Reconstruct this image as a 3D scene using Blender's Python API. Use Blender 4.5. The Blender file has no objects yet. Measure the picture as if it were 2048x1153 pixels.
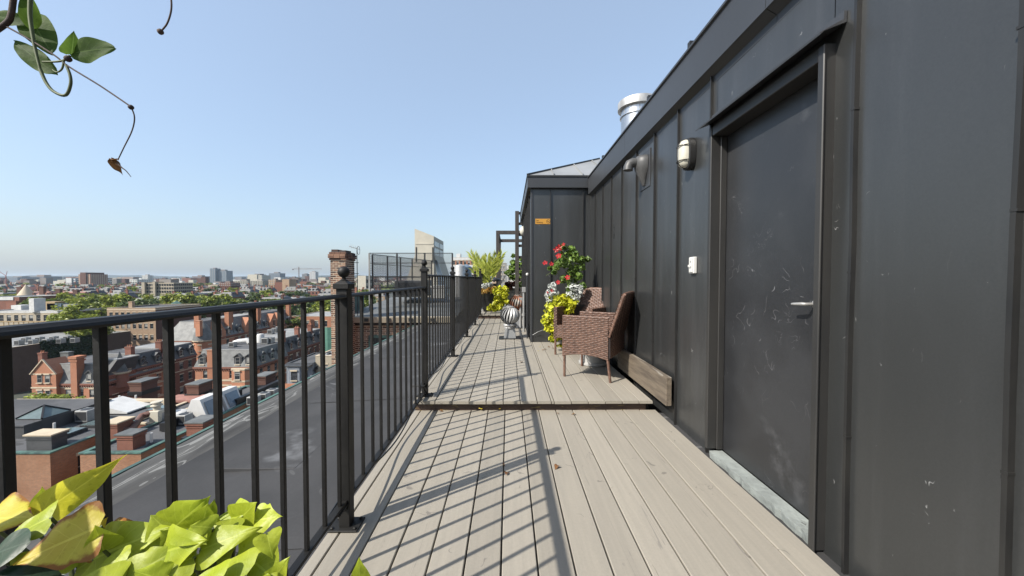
import bpy, bmesh, math, random
from mathutils import Vector, Matrix, Euler
R = math.radians
PI = math.pi
sc = bpy.context.scene
COL = sc.collection

# ------------------------------------------------------------------ camera
F = 740.0                      # focal length in pixels of the 2048 wide photograph
EYE = Vector((0, 0, 1.12))     # the lower deck is z = 0
cd = bpy.data.cameras.new('camera')
cam = bpy.data.objects.new('camera', cd)
COL.objects.link(cam)
cd.sensor_width = 36.0
cd.sensor_fit = 'HORIZONTAL'
cd.lens = F / 2048 * 36.0
cd.clip_start = 0.02
cd.clip_end = 40000
cam.location = EYE
cam.rotation_euler = (R(90 - 1.51), 0, R(-0.54))
sc.camera = cam
RM = Euler(cam.rotation_euler).to_matrix()

# ------------------------------------------------------------------ sky, sun, exposure
SUN_EL, SUN_AZ = 41.8, 234.5            # azimuth clockwise from +Y
w = bpy.data.worlds.new('World')
sc.world = w
w.use_nodes = True
nt = w.node_tree
sky = nt.nodes.new('ShaderNodeTexSky')
sky.sky_type = 'NISHITA'
sky.sun_disc = False
sky.sun_elevation = R(SUN_EL)
sky.sun_rotation = R(SUN_AZ)
sky.altitude = 0
sky.air_density = 1.2
sky.dust_density = 2.2
sky.ozone_density = 4.0
veil = nt.nodes.new('ShaderNodeMix')      # thin even high haze over the whole sky
veil.data_type = 'RGBA'
veil.inputs[0].default_value = 0.5
veil.inputs[7].default_value = (2.15, 2.6, 3.15, 1)
nt.links.new(sky.outputs[0], veil.inputs[6])
nt.links.new(veil.outputs[2], nt.nodes['Background'].inputs[0])
nt.nodes['Background'].inputs[1].default_value = 0.14
sd = bpy.data.lights.new('sun', 'SUN')
sd.energy = 4.4
sd.angle = R(0.55)
sd.color = (1.0, 0.945, 0.86)
sun = bpy.data.objects.new('sun', sd)
COL.objects.link(sun)
sdir = Vector((math.sin(R(SUN_AZ)) * math.cos(R(SUN_EL)), math.cos(R(SUN_AZ)) * math.cos(R(SUN_EL)), math.sin(R(SUN_EL))))
sun.rotation_euler = sdir.to_track_quat('Z', 'Y').to_euler()
sun.location = (-20, -20, 30)
sc.view_settings.view_transform = 'Standard'
sc.view_settings.look = 'None'
sc.view_settings.exposure = 0.86
sc.view_settings.gamma = 1.0
sc.view_settings.use_curve_mapping = False
sc.render.engine = 'CYCLES'
sc.cycles.use_denoising = True
sc.cycles.max_bounces = 8
sc.cycles.diffuse_bounces = 4
sc.cycles.glossy_bounces = 4
sc.cycles.transmission_bounces = 4
sc.cycles.transparent_max_bounces = 12
sc.cycles.volume_bounces = 1
sc.cycles.sample_clamp_indirect = 6

# ------------------------------------------------------------------ helpers
def ray(px, py):
    return RM @ Vector(((px - 1024) / F, -(py - 576.5) / F, -1))
def at(px, py, y):
    r = ray(px, py)
    return EYE + r * (y / r.y)
def atz(px, py, z):
    r = ray(px, py)
    return EYE + r * ((z - EYE.z) / r.z)
def X_at(px, d):
    return at(px, 557, d).x
def Z_at(py, d, px=1017):
    return at(px, py, d).z

class MB:
    """collects faces; build() links them as one mesh object"""
    def __init__(s):
        s.v = []; s.f = []; s.m = []; s.mi = 0; s.uv = None
    def add(s, vs, fs):
        o = len(s.v)
        s.v += [tuple(p) for p in vs]
        s.f += [tuple(i + o for i in f) for f in fs]
        s.m += [s.mi] * len(fs)
        return s
    def box(s, x0, x1, y0, y1, z0, z1):
        return s.add([(x0, y0, z0), (x1, y0, z0), (x1, y1, z0), (x0, y1, z0), (x0, y0, z1), (x1, y0, z1), (x1, y1, z1), (x0, y1, z1)],
                     [(0, 3, 2, 1), (4, 5, 6, 7), (0, 1, 5, 4), (1, 2, 6, 5), (2, 3, 7, 6), (3, 0, 4, 7)])
    def quad(s, *p):
        return s.add(p, [tuple(range(len(p)))])
    def bar(s, p, q, w_, h_, up=(0, 0, 1)):
        p = Vector(p); q = Vector(q); a = (q - p).normalized(); up = Vector(up)
        if abs(a.dot(up)) > .98: up = Vector((1, 0, 0))
        r = a.cross(up).normalized() * (w_ / 2); u = r.cross(a).normalized() * (h_ / 2)
        vs = [p - r - u, p + r - u, p + r + u, p - r + u, q - r - u, q + r - u, q + r + u, q - r + u]
        return s.add(vs, [(3, 2, 1, 0), (4, 5, 6, 7), (0, 1, 5, 4), (1, 2, 6, 5), (2, 3, 7, 6), (3, 0, 4, 7)])
    def tube(s, pts, r, n=8, cap=True):
        pts = [Vector(p) for p in pts]; k = len(pts)
        rs = r if isinstance(r, (list, tuple)) else [r] * k
        vs = []; prev = None
        for i, p in enumerate(pts):
            a = (pts[min(i + 1, k - 1)] - pts[max(i - 1, 0)]).normalized()
            if prev is None:
                t = Vector((0, 0, 1)) if abs(a.z) < .9 else Vector((1, 0, 0))
                x = a.cross(t).normalized()
            else:
                x = (prev - a * prev.dot(a))
                x = x.normalized() if x.length > 1e-6 else a.orthogonal().normalized()
            prev = x; y = a.cross(x)
            for j in range(n):
                t = 2 * PI * j / n
                vs.append(p + (x * math.cos(t) + y * math.sin(t)) * rs[i])
        fs = [(i * n + j, i * n + (j + 1) % n, (i + 1) * n + (j + 1) % n, (i + 1) * n + j) for i in range(k - 1) for j in range(n)]
        if cap: fs += [tuple(range(n - 1, -1, -1)), tuple((k - 1) * n + j for j in range(n))]
        return s.add(vs, fs)
    def lathe(s, c, prof, n=16, sx=1, sy=1):
        c = Vector(c); vs = []
        for r, z in prof:
            for j in range(n):
                t = 2 * PI * j / n
                vs.append((c.x + r * sx * math.cos(t), c.y + r * sy * math.sin(t), c.z + z))
        k = len(prof)
        fs = [(i * n + j, i * n + (j + 1) % n, (i + 1) * n + (j + 1) % n, (i + 1) * n + j) for i in range(k - 1) for j in range(n)]
        fs += [tuple(range(n - 1, -1, -1)), tuple((k - 1) * n + j for j in range(n))]
        return s.add(vs, fs)
    def ball(s, c, r, n=14, m=8, sz=1):
        return s.lathe(c, [(r * math.sin(PI * i / m) + 1e-5, -r * sz * math.cos(PI * i / m)) for i in range(m + 1)], n)
    def prism(s, poly, fn, a, b):
        """poly of 2-D points; fn(u, v, t) -> point; extruded from t=a to t=b"""
        n = len(poly)
        vs = [fn(u, v, a) for u, v in poly] + [fn(u, v, b) for u, v in poly]
        fs = [tuple(range(n)), tuple(range(2 * n - 1, n - 1, -1))]
        fs += [(i, i + n, (i + 1) % n + n, (i + 1) % n) for i in range(n)]
        return s.add(vs, fs)
    def mesh(s, name, mats, smooth=None, bevel=0, off=(0, 0, 0)):
        ox, oy, oz = off
        me = bpy.data.meshes.new(name)
        me.from_pydata([(a - ox, b - oy, c - oz) for a, b, c in s.v], [], s.f)
        mats = mats if isinstance(mats, (list, tuple)) else [mats]
        for m_ in mats: me.materials.append(m_)
        if len(mats) > 1: me.polygons.foreach_set('material_index', s.m)
        if s.uv is not None:
            ul = me.uv_layers.new(name='uv')
            for lp in me.loops: ul.data[lp.index].uv = s.uv[lp.vertex_index]
        bm = bmesh.new(); bm.from_mesh(me)
        if s.uv is None:
            bmesh.ops.recalc_face_normals(bm, faces=bm.faces)
        if bevel:
            es = [e for e in bm.edges if len(e.link_faces) == 2 and e.calc_face_angle(0) > .5]
            bmesh.ops.bevel(bm, geom=es, offset=bevel, segments=1, affect='EDGES', profile=.5, clamp_overlap=True)
        bm.to_mesh(me); bm.free()
        if smooth is not None:
            me.shade_smooth()
            me.set_sharp_from_angle(angle=R(smooth))
        return me
    def build(s, name, mats, parent=None, smooth=None, bevel=0, world=True):
        off = (0, 0, 0)
        if parent is not None and world:
            o = parent; off = Vector((0, 0, 0))
            while o is not None:
                off = off + Vector(o.location); o = o.parent
        me = s.mesh(name, mats, smooth, bevel, off)
        return link(name, me, parent)

def link(name, me, parent=None, loc=None, rz=None):
    o = bpy.data.objects.new(name, me)
    COL.objects.link(o)
    o.parent = parent
    if loc is not None: o.location = loc
    if rz is not None: o.rotation_euler = (0, 0, rz)
    return o
def tag(o, label=None, cat=None, group=None, kind=None):
    if label: o['label'] = label
    if cat: o['category'] = cat
    if group: o['group'] = group
    if kind: o['kind'] = kind
    return o
def thing(name, label, cat, loc=(0, 0, 0), rz=0, group=None):
    o = bpy.data.objects.new(name, None)
    COL.objects.link(o)
    o.empty_display_size = .1
    o.location = loc
    o.rotation_euler = (0, 0, rz)
    return tag(o, label, cat, group)
def struct(name, loc=(0, 0, 0)):
    o = bpy.data.objects.new(name, None)
    COL.objects.link(o)
    o.location = loc
    o['kind'] = 'structure'
    return o
CH = {}
def copy_tree(o, parent=None):
    c = o.copy()
    COL.objects.link(c)
    c.parent = parent
    for ch in [k for k in list(o.children)]:
        copy_tree(ch, c)
    return c

# ------------------------------------------------------------------ materials
def _n(t, kind, **kw):
    n = t.nodes.new('ShaderNode' + kind)
    for k, v in kw.items():
        if k.startswith('i_'):
            n.inputs[k[2:].replace('_', ' ')].default_value = v
        else:
            setattr(n, k, v)
    return n
def col4(c):
    return (c[0], c[1], c[2], 1)
def mathn(t, op, a, b=None, c=None):
    n = t.nodes.new('ShaderNodeMath'); n.operation = op
    for i, v in enumerate((a, b, c)):
        if v is None: continue
        if isinstance(v, (int, float)): n.inputs[i].default_value = v
        else: t.links.new(v, n.inputs[i])
    return n.outputs[0]
def mixc(t, fac, a, b):
    n = t.nodes.new('ShaderNodeMix'); n.data_type = 'RGBA'
    for i, v in ((0, fac), (6, a), (7, b)):
        if isinstance(v, (int, float)): n.inputs[i].default_value = v
        elif isinstance(v, tuple): n.inputs[i].default_value = col4(v)
        else: t.links.new(v, n.inputs[i])
    return n.outputs[2]
def noise(t, vec, scale, detail=4, rough=.55, dist=0):
    n = _n(t, 'TexNoise', i_Scale=scale, i_Detail=detail, i_Roughness=rough, i_Distortion=dist)
    t.links.new(vec, n.inputs['Vector'])
    return n.outputs['Fac']
def ramp(t, v, a, b):
    n = t.nodes.new('ShaderNodeMapRange'); n.interpolation_type = 'SMOOTHSTEP'
    t.links.new(v, n.inputs[0]); n.inputs[1].default_value = a; n.inputs[2].default_value = b
    return n.outputs[0]
def newmat(name):
    m = bpy.data.materials.new(name); m.use_nodes = True
    t = m.node_tree
    return m, t, t.nodes['Principled BSDF']
def posvec(t, stretch=(1, 1, 1), rnd=True, space='pos'):
    if space == 'pos': v = t.nodes.new('ShaderNodeNewGeometry').outputs['Position']
    else: v = t.nodes.new('ShaderNodeTexCoord').outputs['Object']
    mp = t.nodes.new('ShaderNodeMapping'); mp.inputs['Scale'].default_value = stretch
    t.links.new(v, mp.inputs['Vector'])
    if rnd:
        oi = t.nodes.new('ShaderNodeObjectInfo')
        t.links.new(mathn(t, 'MULTIPLY', oi.outputs['Random'], 53.0), mp.inputs['Location'])
    return mp.outputs[0]
KA = .54        # overall scale of the surface colours below
def kk(c):
    return tuple(x * KA for x in c)
def mat(name, c1, c2=None, s=4.0, rough=.6, rv=.1, bump=0, bs=40, metal=0, stretch=(1, 1, 1), spots=None, var=0, scratch=None, spec=.5, rnd=False, lo=.35, hi=.65, space='pos', bd=.02, streak=None, grain=None, scuff=None):
    m, t, p = newmat(name)
    v = posvec(t, stretch, rnd, space)
    c2 = c2 or tuple(x * .8 for x in c1)
    if metal < .5: c1, c2 = kk(c1), kk(c2)
    nz = noise(t, v, s, 6)
    c = mixc(t, ramp(t, nz, lo, hi), c1, c2)
    if spots:
        sc_, ss, th, sw = spots
        c = mixc(t, mathn(t, 'MULTIPLY', ramp(t, noise(t, v, ss, 5, .6), th, th + sw), .8), c, kk(sc_))
    if streak:
        c_, amt, st = streak
        v2 = posvec(t, st, rnd, space)
        c = mixc(t, mathn(t, 'MULTIPLY', ramp(t, noise(t, v2, 1.0, 5, .65), .45, .8), amt), c, kk(c_))
    if grain:
        gs, ga = grain
        gv = t.nodes.new('ShaderNodeNewGeometry').outputs['Position']
        h = t.nodes.new('ShaderNodeHueSaturation'); t.links.new(c, h.inputs['Color'])
        t.links.new(mathn(t, 'MULTIPLY_ADD', noise(t, gv, gs, 3, .7), 2 * ga, 1 - ga), h.inputs['Value'])
        c = h.outputs[0]
    if scuff:
        c_, ss, wd, th, amt = scuff[:5]
        gv = t.nodes.new('ShaderNodeNewGeometry').outputs['Position']
        a = mathn(t, 'LESS_THAN', mathn(t, 'ABSOLUTE', mathn(t, 'SUBTRACT', noise(t, gv, ss, 2, .5, .8), .5)), wd)
        g = ramp(t, noise(t, gv, ss * 1.3, 2), th, th + .06)
        if len(scuff) > 5:      # wear gathers at hand and knee height
            sz = t.nodes.new('ShaderNodeSeparateXYZ'); t.links.new(gv, sz.inputs[0])
            dz = mathn(t, 'ABSOLUTE', mathn(t, 'SUBTRACT', sz.outputs[2], scuff[5]))
            g = mathn(t, 'MULTIPLY', g, mathn(t, 'SUBTRACT', 1.0, ramp(t, dz, .15, scuff[6])))
        c = mixc(t, mathn(t, 'MULTIPLY', mathn(t, 'MULTIPLY', a, g), amt), c, kk(c_))
    if scratch:
        c_, ss, wd, th = scratch
        a = mathn(t, 'ABSOLUTE', mathn(t, 'SUBTRACT', noise(t, v, ss, 3, .5, .6), .5))
        a = mathn(t, 'LESS_THAN', a, wd)
        g = ramp(t, noise(t, v, ss * .45, 3), th, th + .1)
        c = mixc(t, mathn(t, 'MULTIPLY', mathn(t, 'MULTIPLY', a, g), .6), c, kk(c_))
    if var:
        oi = t.nodes.new('ShaderNodeObjectInfo')
        k = mathn(t, 'MULTIPLY_ADD', oi.outputs['Random'], 2 * var, 1 - var)
        h = t.nodes.new('ShaderNodeHueSaturation'); t.links.new(c, h.inputs['Color']); t.links.new(k, h.inputs['Value'])
        c = h.outputs[0]
    t.links.new(c, p.inputs['Base Color'])
    r = mathn(t, 'MULTIPLY_ADD', nz, rv, rough - rv / 2)
    t.links.new(r, p.inputs['Roughness'])
    p.inputs['Metallic'].default_value = metal
    p.inputs['Specular IOR Level'].default_value = spec
    if bump:
        b = _n(t, 'Bump', i_Strength=bump, i_Distance=bd)
        t.links.new(noise(t, v, bs, 4), b.inputs['Height'])
        t.links.new(b.outputs[0], p.inputs['Normal'])
    return m
def brickmat(name, ca, cb, mortar, scale=1.0, bump=.3, dirt=.25, ms=.012):
    m, t, p = newmat(name)
    ca, cb, mortar = kk(ca), kk(cb), kk(mortar)
    g = t.nodes.new('ShaderNodeNewGeometry')
    sp = t.nodes.new('ShaderNodeSeparateXYZ'); t.links.new(g.outputs['Position'], sp.inputs[0])
    cb_ = t.nodes.new('ShaderNodeCombineXYZ')
    t.links.new(mathn(t, 'ADD', sp.outputs[0], sp.outputs[1]), cb_.inputs[0]); t.links.new(sp.outputs[2], cb_.inputs[1])
    b = _n(t, 'TexBrick', i_Scale=scale)
    b.inputs['Color1'].default_value = col4(ca); b.inputs['Color2'].default_value = col4(cb); b.inputs['Mortar'].default_value = col4(mortar)
    b.inputs['Brick Width'].default_value = .215; b.inputs['Row Height'].default_value = .075; b.inputs['Mortar Size'].default_value = ms
    t.links.new(cb_.outputs[0], b.inputs['Vector'])
    nz = noise(t, g.outputs['Position'], .7, 6)
    c = mixc(t, mathn(t, 'MULTIPLY', ramp(t, nz, .4, .75), dirt), b.outputs['Color'], tuple(x * .45 for x in ca))
    oi = t.nodes.new('ShaderNodeObjectInfo')
    h = t.nodes.new('ShaderNodeHueSaturation'); t.links.new(c, h.inputs['Color'])
    t.links.new(mathn(t, 'MULTIPLY_ADD', oi.outputs['Random'], .3, .85), h.inputs['Value'])
    t.links.new(h.outputs[0], p.inputs['Base Color'])
    p.inputs['Roughness'].default_value = .85
    p.inputs['Specular IOR Level'].default_value = .25
    return m
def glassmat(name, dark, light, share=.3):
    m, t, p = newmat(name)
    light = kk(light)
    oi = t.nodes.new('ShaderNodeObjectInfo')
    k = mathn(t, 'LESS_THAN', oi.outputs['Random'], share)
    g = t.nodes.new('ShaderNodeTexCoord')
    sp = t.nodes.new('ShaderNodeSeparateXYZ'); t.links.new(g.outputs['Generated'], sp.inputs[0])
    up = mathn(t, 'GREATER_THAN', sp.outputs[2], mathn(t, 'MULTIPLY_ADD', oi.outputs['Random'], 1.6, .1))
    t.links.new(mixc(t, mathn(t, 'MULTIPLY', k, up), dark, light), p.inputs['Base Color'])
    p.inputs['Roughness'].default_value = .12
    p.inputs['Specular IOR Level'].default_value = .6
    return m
def leafmat(name, c1, c2, trans=.35, rough=.45, var=.25, veins=False, s=14, edge=None):
    m, t, p = newmat(name)
    c1, c2 = kk(c1), kk(c2)
    edge = kk(edge) if edge else None
    v = posvec(t, rnd=False)
    g = t.nodes.new('ShaderNodeNewGeometry')
    f = noise(t, v, s, 3)
    c = mixc(t, ramp(t, f, .3, .7), c1, c2)
    ri = g.outputs['Random Per Island']
    if veins:
        ri = t.nodes.new('ShaderNodeObjectInfo').outputs['Random']
        u = t.nodes.new('ShaderNodeUVMap'); sp = t.nodes.new('ShaderNodeSeparateXYZ'); t.links.new(u.outputs[0], sp.inputs[0])
        au = mathn(t, 'ABSOLUTE', sp.outputs[0])
        mid = mathn(t, 'LESS_THAN', au, .045)
        fr = mathn(t, 'FRACT', mathn(t, 'MULTIPLY', mathn(t, 'SUBTRACT', sp.outputs[1], mathn(t, 'MULTIPLY', au, .33)), 6.0))
        sv = mathn(t, 'MULTIPLY', mathn(t, 'LESS_THAN', fr, .07), .5)
        c = mixc(t, mathn(t, 'MULTIPLY', au, .45), c, tuple(min(1, x * 1.25) for x in c2))
        c = mixc(t, mathn(t, 'MULTIPLY', ramp(t, noise(t, v, 160, 4), .55, .7), .35), c, tuple(x * .62 for x in c1))
        vn = mathn(t, 'MULTIPLY', mathn(t, 'MAXIMUM', mid, sv), .42)
        c = mixc(t, vn, c, tuple(min(1, x * 1.5 + .04) for x in c2))
        if edge:
            ed = mathn(t, 'ADD', mathn(t, 'MULTIPLY', au, .75), mathn(t, 'MULTIPLY', noise(t, v, 55, 4), .8))
            c = mixc(t, ramp(t, ed, .92, 1.12), c, edge)
    h = t.nodes.new('ShaderNodeHueSaturation'); t.links.new(c, h.inputs['Color'])
    t.links.new(mathn(t, 'MULTIPLY_ADD', ri, 2 * var, 1 - var), h.inputs['Value'])
    c = h.outputs[0]
    t.links.new(c, p.inputs['Base Color'])
    p.inputs['Roughness'].default_value = rough
    p.inputs['Specular IOR Level'].default_value = .35
    if veins:
        b = _n(t, 'Bump', i_Strength=.25, i_Distance=.004)
        t.links.new(mathn(t, 'SUBTRACT', noise(t, v, 70, 3), mathn(t, 'MULTIPLY', mathn(t, 'MAXIMUM', mid, sv), .8)), b.inputs['Height']); t.links.new(b.outputs[0], p.inputs['Normal'])
    tr = t.nodes.new('ShaderNodeBsdfTranslucent'); t.links.new(c, tr.inputs['Color'])
    mx = t.nodes.new('ShaderNodeMixShader'); mx.inputs[0].default_value = trans
    t.links.new(p.outputs[0], mx.inputs[1]); t.links.new(tr.outputs[0], mx.inputs[2])
    t.links.new(mx.outputs[0], t.nodes['Material Output'].inputs['Surface'])
    return m

M = {}
M['board'] = mat('deck_board', (.495, .45, .372), (.455, .415, .345), s=3.0, rough=.62, bump=.25, bs=60, stretch=(14, .7, 14), var=.09, rnd=True,
                 scratch=((.24, .22, .20), .9, .004, .55), scuff=((.20, .18, .16), 5.0, .007, .60, .6), grain=(90, .10), spots=((.25, .22, .18), 9, .70, .05), streak=((.40, .365, .31), .2, (9, .9, 9)), bd=.004, spec=.35)
M['board_under'] = mat('deck_joist', (.05, .04, .035), rough=.9)
M['riser'] = mat('riser_wood', (.06, .032, .022), (.10, .055, .035), s=6, rough=.6, stretch=(.6, 4, 4), bump=.3,
                 spots=((.30, .22, .07), 16, .62, .04))
M['iron'] = mat('black_iron', (.011, .0105, .010), (.019, .018, .016), s=9, rough=.58, rv=.25, bump=.2, grain=(120, .35), spec=.35, bs=90, bd=.004, spots=((.10, .095, .085), 60, .72, .03))
M['zinc'] = mat('dark_zinc', (.050, .052, .052), (.039, .041, .041), s=1.3, rough=.33, rv=.15, bump=.45, bs=1.6, bd=.03, stretch=(1, 1, .35), var=.10, streak=((.11, .112, .115), .35, (5, 5, .35)),
                grain=(140, .30), scuff=((.5, .5, .49), 9.0, .005, .66, .6), spots=((.30, .30, .30), 30, .715, .015), scratch=((.30, .30, .30), 7.5, .0026, .66), spec=.75)
M['zinc_seam'] = mat('zinc_seam', (.022, .022, .022), (.034, .033, .031), s=7, rough=.45, stretch=(1, 1, .5), bump=.3, bs=12, bd=.006)
M['zinc_fascia'] = mat('zinc_fascia', (.066, .070, .077), (.056, .059, .064), grain=(140, .2), s=1.0, rough=.42, bump=.2, bs=2, bd=.02)
M['zinc_roof'] = mat('zinc_roof_sky_sheen', (.42, .43, .43), (.34, .35, .35), s=1.5, rough=.5, bump=.2, bs=3)  # grazing sky reflection on the roof is put into this pale base colour
M['door'] = mat('door_paint', (.034, .035, .038), (.052, .054, .058), s=1.8, rough=.38, rv=.2, bump=.1, bs=3, grain=(140, .25), scuff=((.40, .40, .41), 6.0, .0045, .55, .45, .92, .55),
                scratch=((.22, .22, .23), 11, .0035, .57), spots=((.105, .108, .115), 4, .60, .16))
M['door_frame'] = mat('door_frame_paint', (.036, .036, .036), (.05, .048, .045), s=5, rough=.45, stretch=(1, 1, .3), spots=((.25, .23, .19), 40, .73, .03))
M['sill'] = mat('pale_sill', (.46, .50, .47), (.34, .37, .35), s=9, rough=.75, bump=.4, bs=40, spots=((.12, .115, .11), 20, .70, .03))
M['membrane'] = mat('roof_membrane', (.066, .066, .067), (.088, .087, .088), s=.9, rough=.78, rv=.15, spec=.25, bump=.35, bs=1.1, bd=.05,
                    grain=(60, .18), streak=((.14, .14, .142), .5, (1.2, .5, 1)), spots=((.26, .265, .275), .8, .58, .10), scratch=((.24, .24, .24), .8, .0035, .44))
M['membrane_edge'] = mat('roof_membrane_edge', (.12, .117, .108), (.062, .06, .057), s=3.5, rough=.8, stretch=(1.6, .22, 1), bump=.8, bs=4, scratch=((.40, .40, .38), 2.6, .012, .42))
M['copper'] = mat('green_copper', (.13, .27, .22), (.06, .12, .11), s=3, rough=.6, stretch=(1, .4, 1), bump=.2)
M['steel'] = mat('galvanised_steel', (.62, .63, .64), (.45, .46, .47), s=6, rough=.28, rv=.25, metal=.9, bump=.2, bs=8, stretch=(1, 1, .3))
M['steel_dull'] = mat('weathered_steel', (.46, .46, .45), (.30, .295, .285), s=8, rough=.52, rv=.3, metal=.55, stretch=(1, 1, .5))
M['rusty'] = mat('rusty_steel', (.36, .33, .29), (.35, .13, .06), s=7, rough=.6, metal=.35, lo=.38, hi=.52)
M['wicker'] = mat('brown_wicker', (.28, .158, .112), (.155, .088, .063), s=30, rough=.42, rv=.15, var=.08, spec=.4)
M['wicker_dark'] = mat('wicker_core', (.02, .011, .009), rough=.8)
M['white_plastic'] = mat('white_plastic', (.95, .94, .90), (.85, .84, .80), s=6, rough=.4)
M['lamp_glass'] = mat('frosted_lamp_glass', (.92, .89, .76), (.82, .78, .64), s=12, rough=.3)
M['grey_plastic'] = mat('grey_metal_fitting', (.12, .12, .12), (.09, .09, .09), s=12, rough=.5)
M['plank'] = mat('weathered_plank', (.24, .19, .135), (.14, .108, .078), s=7, rough=.8, stretch=(4, .35, 4), bump=.6, bs=20, bd=.006, scratch=((.42, .38, .32), 2.2, .012, .45))
M['pale_drum'] = mat('pale_drum', (.60, .59, .56), (.50, .49, .47), s=6, rough=.5)
M['br_near'] = brickmat('brown_red_brick', (.70, .31, .155), (.48, .20, .10), (.42, .31, .22), dirt=.45, ms=.016)
M['black_pot'] = mat('black_planter', (.018, .018, .019), (.028, .028, .029), s=8, rough=.45)
M['soil'] = mat('potting_soil', (.03, .02, .014), rough=.95, bump=.8, bs=60)
M['orange_sign'] = mat('orange_sign_face', (.80, .40, .055), (.75, .37, .05), s=5, rough=.4)
M['print'] = mat('brown_print', (.09, .04, .012), rough=.5)
M['print_dark'] = mat('dark_stencil_paint', (.012, .012, .012), rough=.6)
M['pergola'] = mat('dark_stained_timber', (.05, .043, .038), (.075, .064, .054), s=6, rough=.7, stretch=(2, 2, .3), bump=.4)
M['box_wood'] = mat('grey_tan_planter_wood', (.40, .36, .30), (.31, .28, .23), s=5, rough=.7, stretch=(.4, 3, 3))
M['pvc'] = mat('grey_pipe', (.48, .48, .47), (.40, .40, .39), s=4, rough=.45)
M['cable'] = mat('black_cable', (.012, .012, .012), rough=.4)
M['stem'] = mat('green_stem', (.16, .20, .06), (.10, .13, .04), s=30, rough=.6)
M['twig'] = mat('brown_twig', (.11, .065, .045), (.06, .035, .028), s=60, rough=.8, bump=.5, bs=200, bd=.001)
M['bark'] = mat('tree_bark', (.09, .07, .055), (.05, .04, .032), s=6, rough=.9)
M['dryleaf'] = leafmat('dry_leaf', (.34, .17, .06), (.22, .10, .045), trans=.2, var=.3)
M['lime'] = leafmat('lime_leaf', (.47, .60, .035), (.64, .72, .055), trans=.35, veins=True, var=.14)
M['lime_yellow'] = leafmat('yellowing_leaf', (.95, .70, .07), (.98, .88, .10), trans=.35, veins=True, var=.1, edge=(.50, .20, .03))
M['lime2'] = leafmat('lemon_leaf', (.80, .76, .045), (.95, .88, .07), trans=.35, veins=True, var=.1)
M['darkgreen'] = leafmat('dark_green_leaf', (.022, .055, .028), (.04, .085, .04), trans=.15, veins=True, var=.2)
M['vine'] = leafmat('vine_leaf', (.07, .14, .025), (.18, .30, .045), trans=.6, rough=.65, veins=True, var=.2)
M['lime_s'] = leafmat('lime_foliage', (.72, .80, .05), (1.0, .95, .06), trans=.35, var=.42)
M['green_s'] = leafmat('mandevilla_foliage', (.14, .26, .05), (.30, .44, .08), trans=.3, var=.5)
M['silver_s'] = leafmat('silver_foliage', (.80, .84, .78), (.95, .97, .92), trans=.15, var=.2)
M['orange_s'] = leafmat('coleus_foliage', (.75, .36, .09), (.9, .65, .15), trans=.25, var=.3)
M['purple_s'] = leafmat('dark_coleus_foliage', (.07, .022, .022), (.13, .05, .03), trans=.2, var=.4)
M['palm_s'] = leafmat('palm_foliage', (.55, .66, .09), (.80, .82, .15), trans=.35, var=.3)
M['red'] = leafmat('red_petal', (.70, .035, .045), (.80, .07, .07), trans=.3, var=.2)
# trees in the city
M['tree_a'] = leafmat('tree_leaves_mid', (.17, .23, .04), (.27, .34, .055), trans=.3, var=.45, s=.6)
M['tree_b'] = leafmat('tree_leaves_bright', (.32, .40, .05), (.46, .50, .07), trans=.3, var=.4, s=.6)
M['tree_c'] = leafmat('tree_leaves_dark', (.09, .14, .04), (.16, .22, .05), trans=.25, var=.45, s=.6)
# city
M['br_orange'] = brickmat('orange_brick', (.80, .32, .165), (.66, .25, .125), (.50, .33, .24))
M['br_red'] = brickmat('red_brick', (.46, .175, .112), (.37, .14, .09), (.24, .16, .13))
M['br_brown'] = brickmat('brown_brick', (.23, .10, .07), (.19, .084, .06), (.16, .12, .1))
M['br_tan'] = brickmat('tan_brick', (.82, .56, .36), (.70, .47, .30), (.38, .3, .22))
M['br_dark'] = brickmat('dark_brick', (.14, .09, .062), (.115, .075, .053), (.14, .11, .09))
M['stone'] = mat('sandstone_trim', (.85, .70, .50), (.72, .60, .43), s=2, rough=.8)
M['cream'] = mat('cream_render', (.58, .50, .37), (.50, .43, .32), s=.5, rough=.8)
M['white'] = mat('white_paint', (.95, .94, .90), (.82, .81, .78), s=1.0, rough=.6)
M['wood'] = mat('raw_timber', (.56, .40, .20), (.46, .32, .16), s=3, rough=.7)
M['slate'] = mat('grey_slate', (.22, .225, .215), (.15, .155, .15), s=1.2, rough=.6, bump=.4, bs=6, var=.12)
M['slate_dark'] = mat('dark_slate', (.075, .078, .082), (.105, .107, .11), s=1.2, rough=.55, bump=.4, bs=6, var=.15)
M['slate_pink'] = mat('pink_slate', (.55, .26, .20), (.44, .21, .165), s=1.2, rough=.7)
M['flatroof'] = mat('flat_roof_membrane', (.12, .122, .128), (.17, .172, .178), s=.35, rough=.85, spec=.25, var=.15, spots=((.19, .19, .195), .5, .62, .1), scratch=((.06, .06, .06), .25, .006, .4))
M['flatroof_dark'] = mat('dark_roof_membrane', (.065, .067, .072), (.095, .097, .10), s=.5, rough=.6, var=.1)
M['flatroof_light'] = mat('pale_roof_membrane', (.42, .42, .41), (.32, .32, .31), s=.4, rough=.75, var=.2)
M['parapet_black'] = mat('black_parapet_flashing', (.02, .02, .022), rough=.5)
M['ac'] = mat('grey_ac_casing', (.50, .50, .48), (.40, .40, .38), s=3, rough=.5, var=.12)
M['ac_dark'] = mat('dark_grille', (.06, .062, .065), rough=.5)
M['frame'] = mat('window_frame', (.50, .49, .45), (.42, .41, .38), s=3, rough=.6, var=.3)
M['frame_dark'] = mat('dark_window_frame', (.05, .05, .05), (.08, .08, .075), s=3, rough=.5)
M['pane'] = glassmat('window_pane', (.02, .024, .028), (.50, .49, .45), .45)
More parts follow.
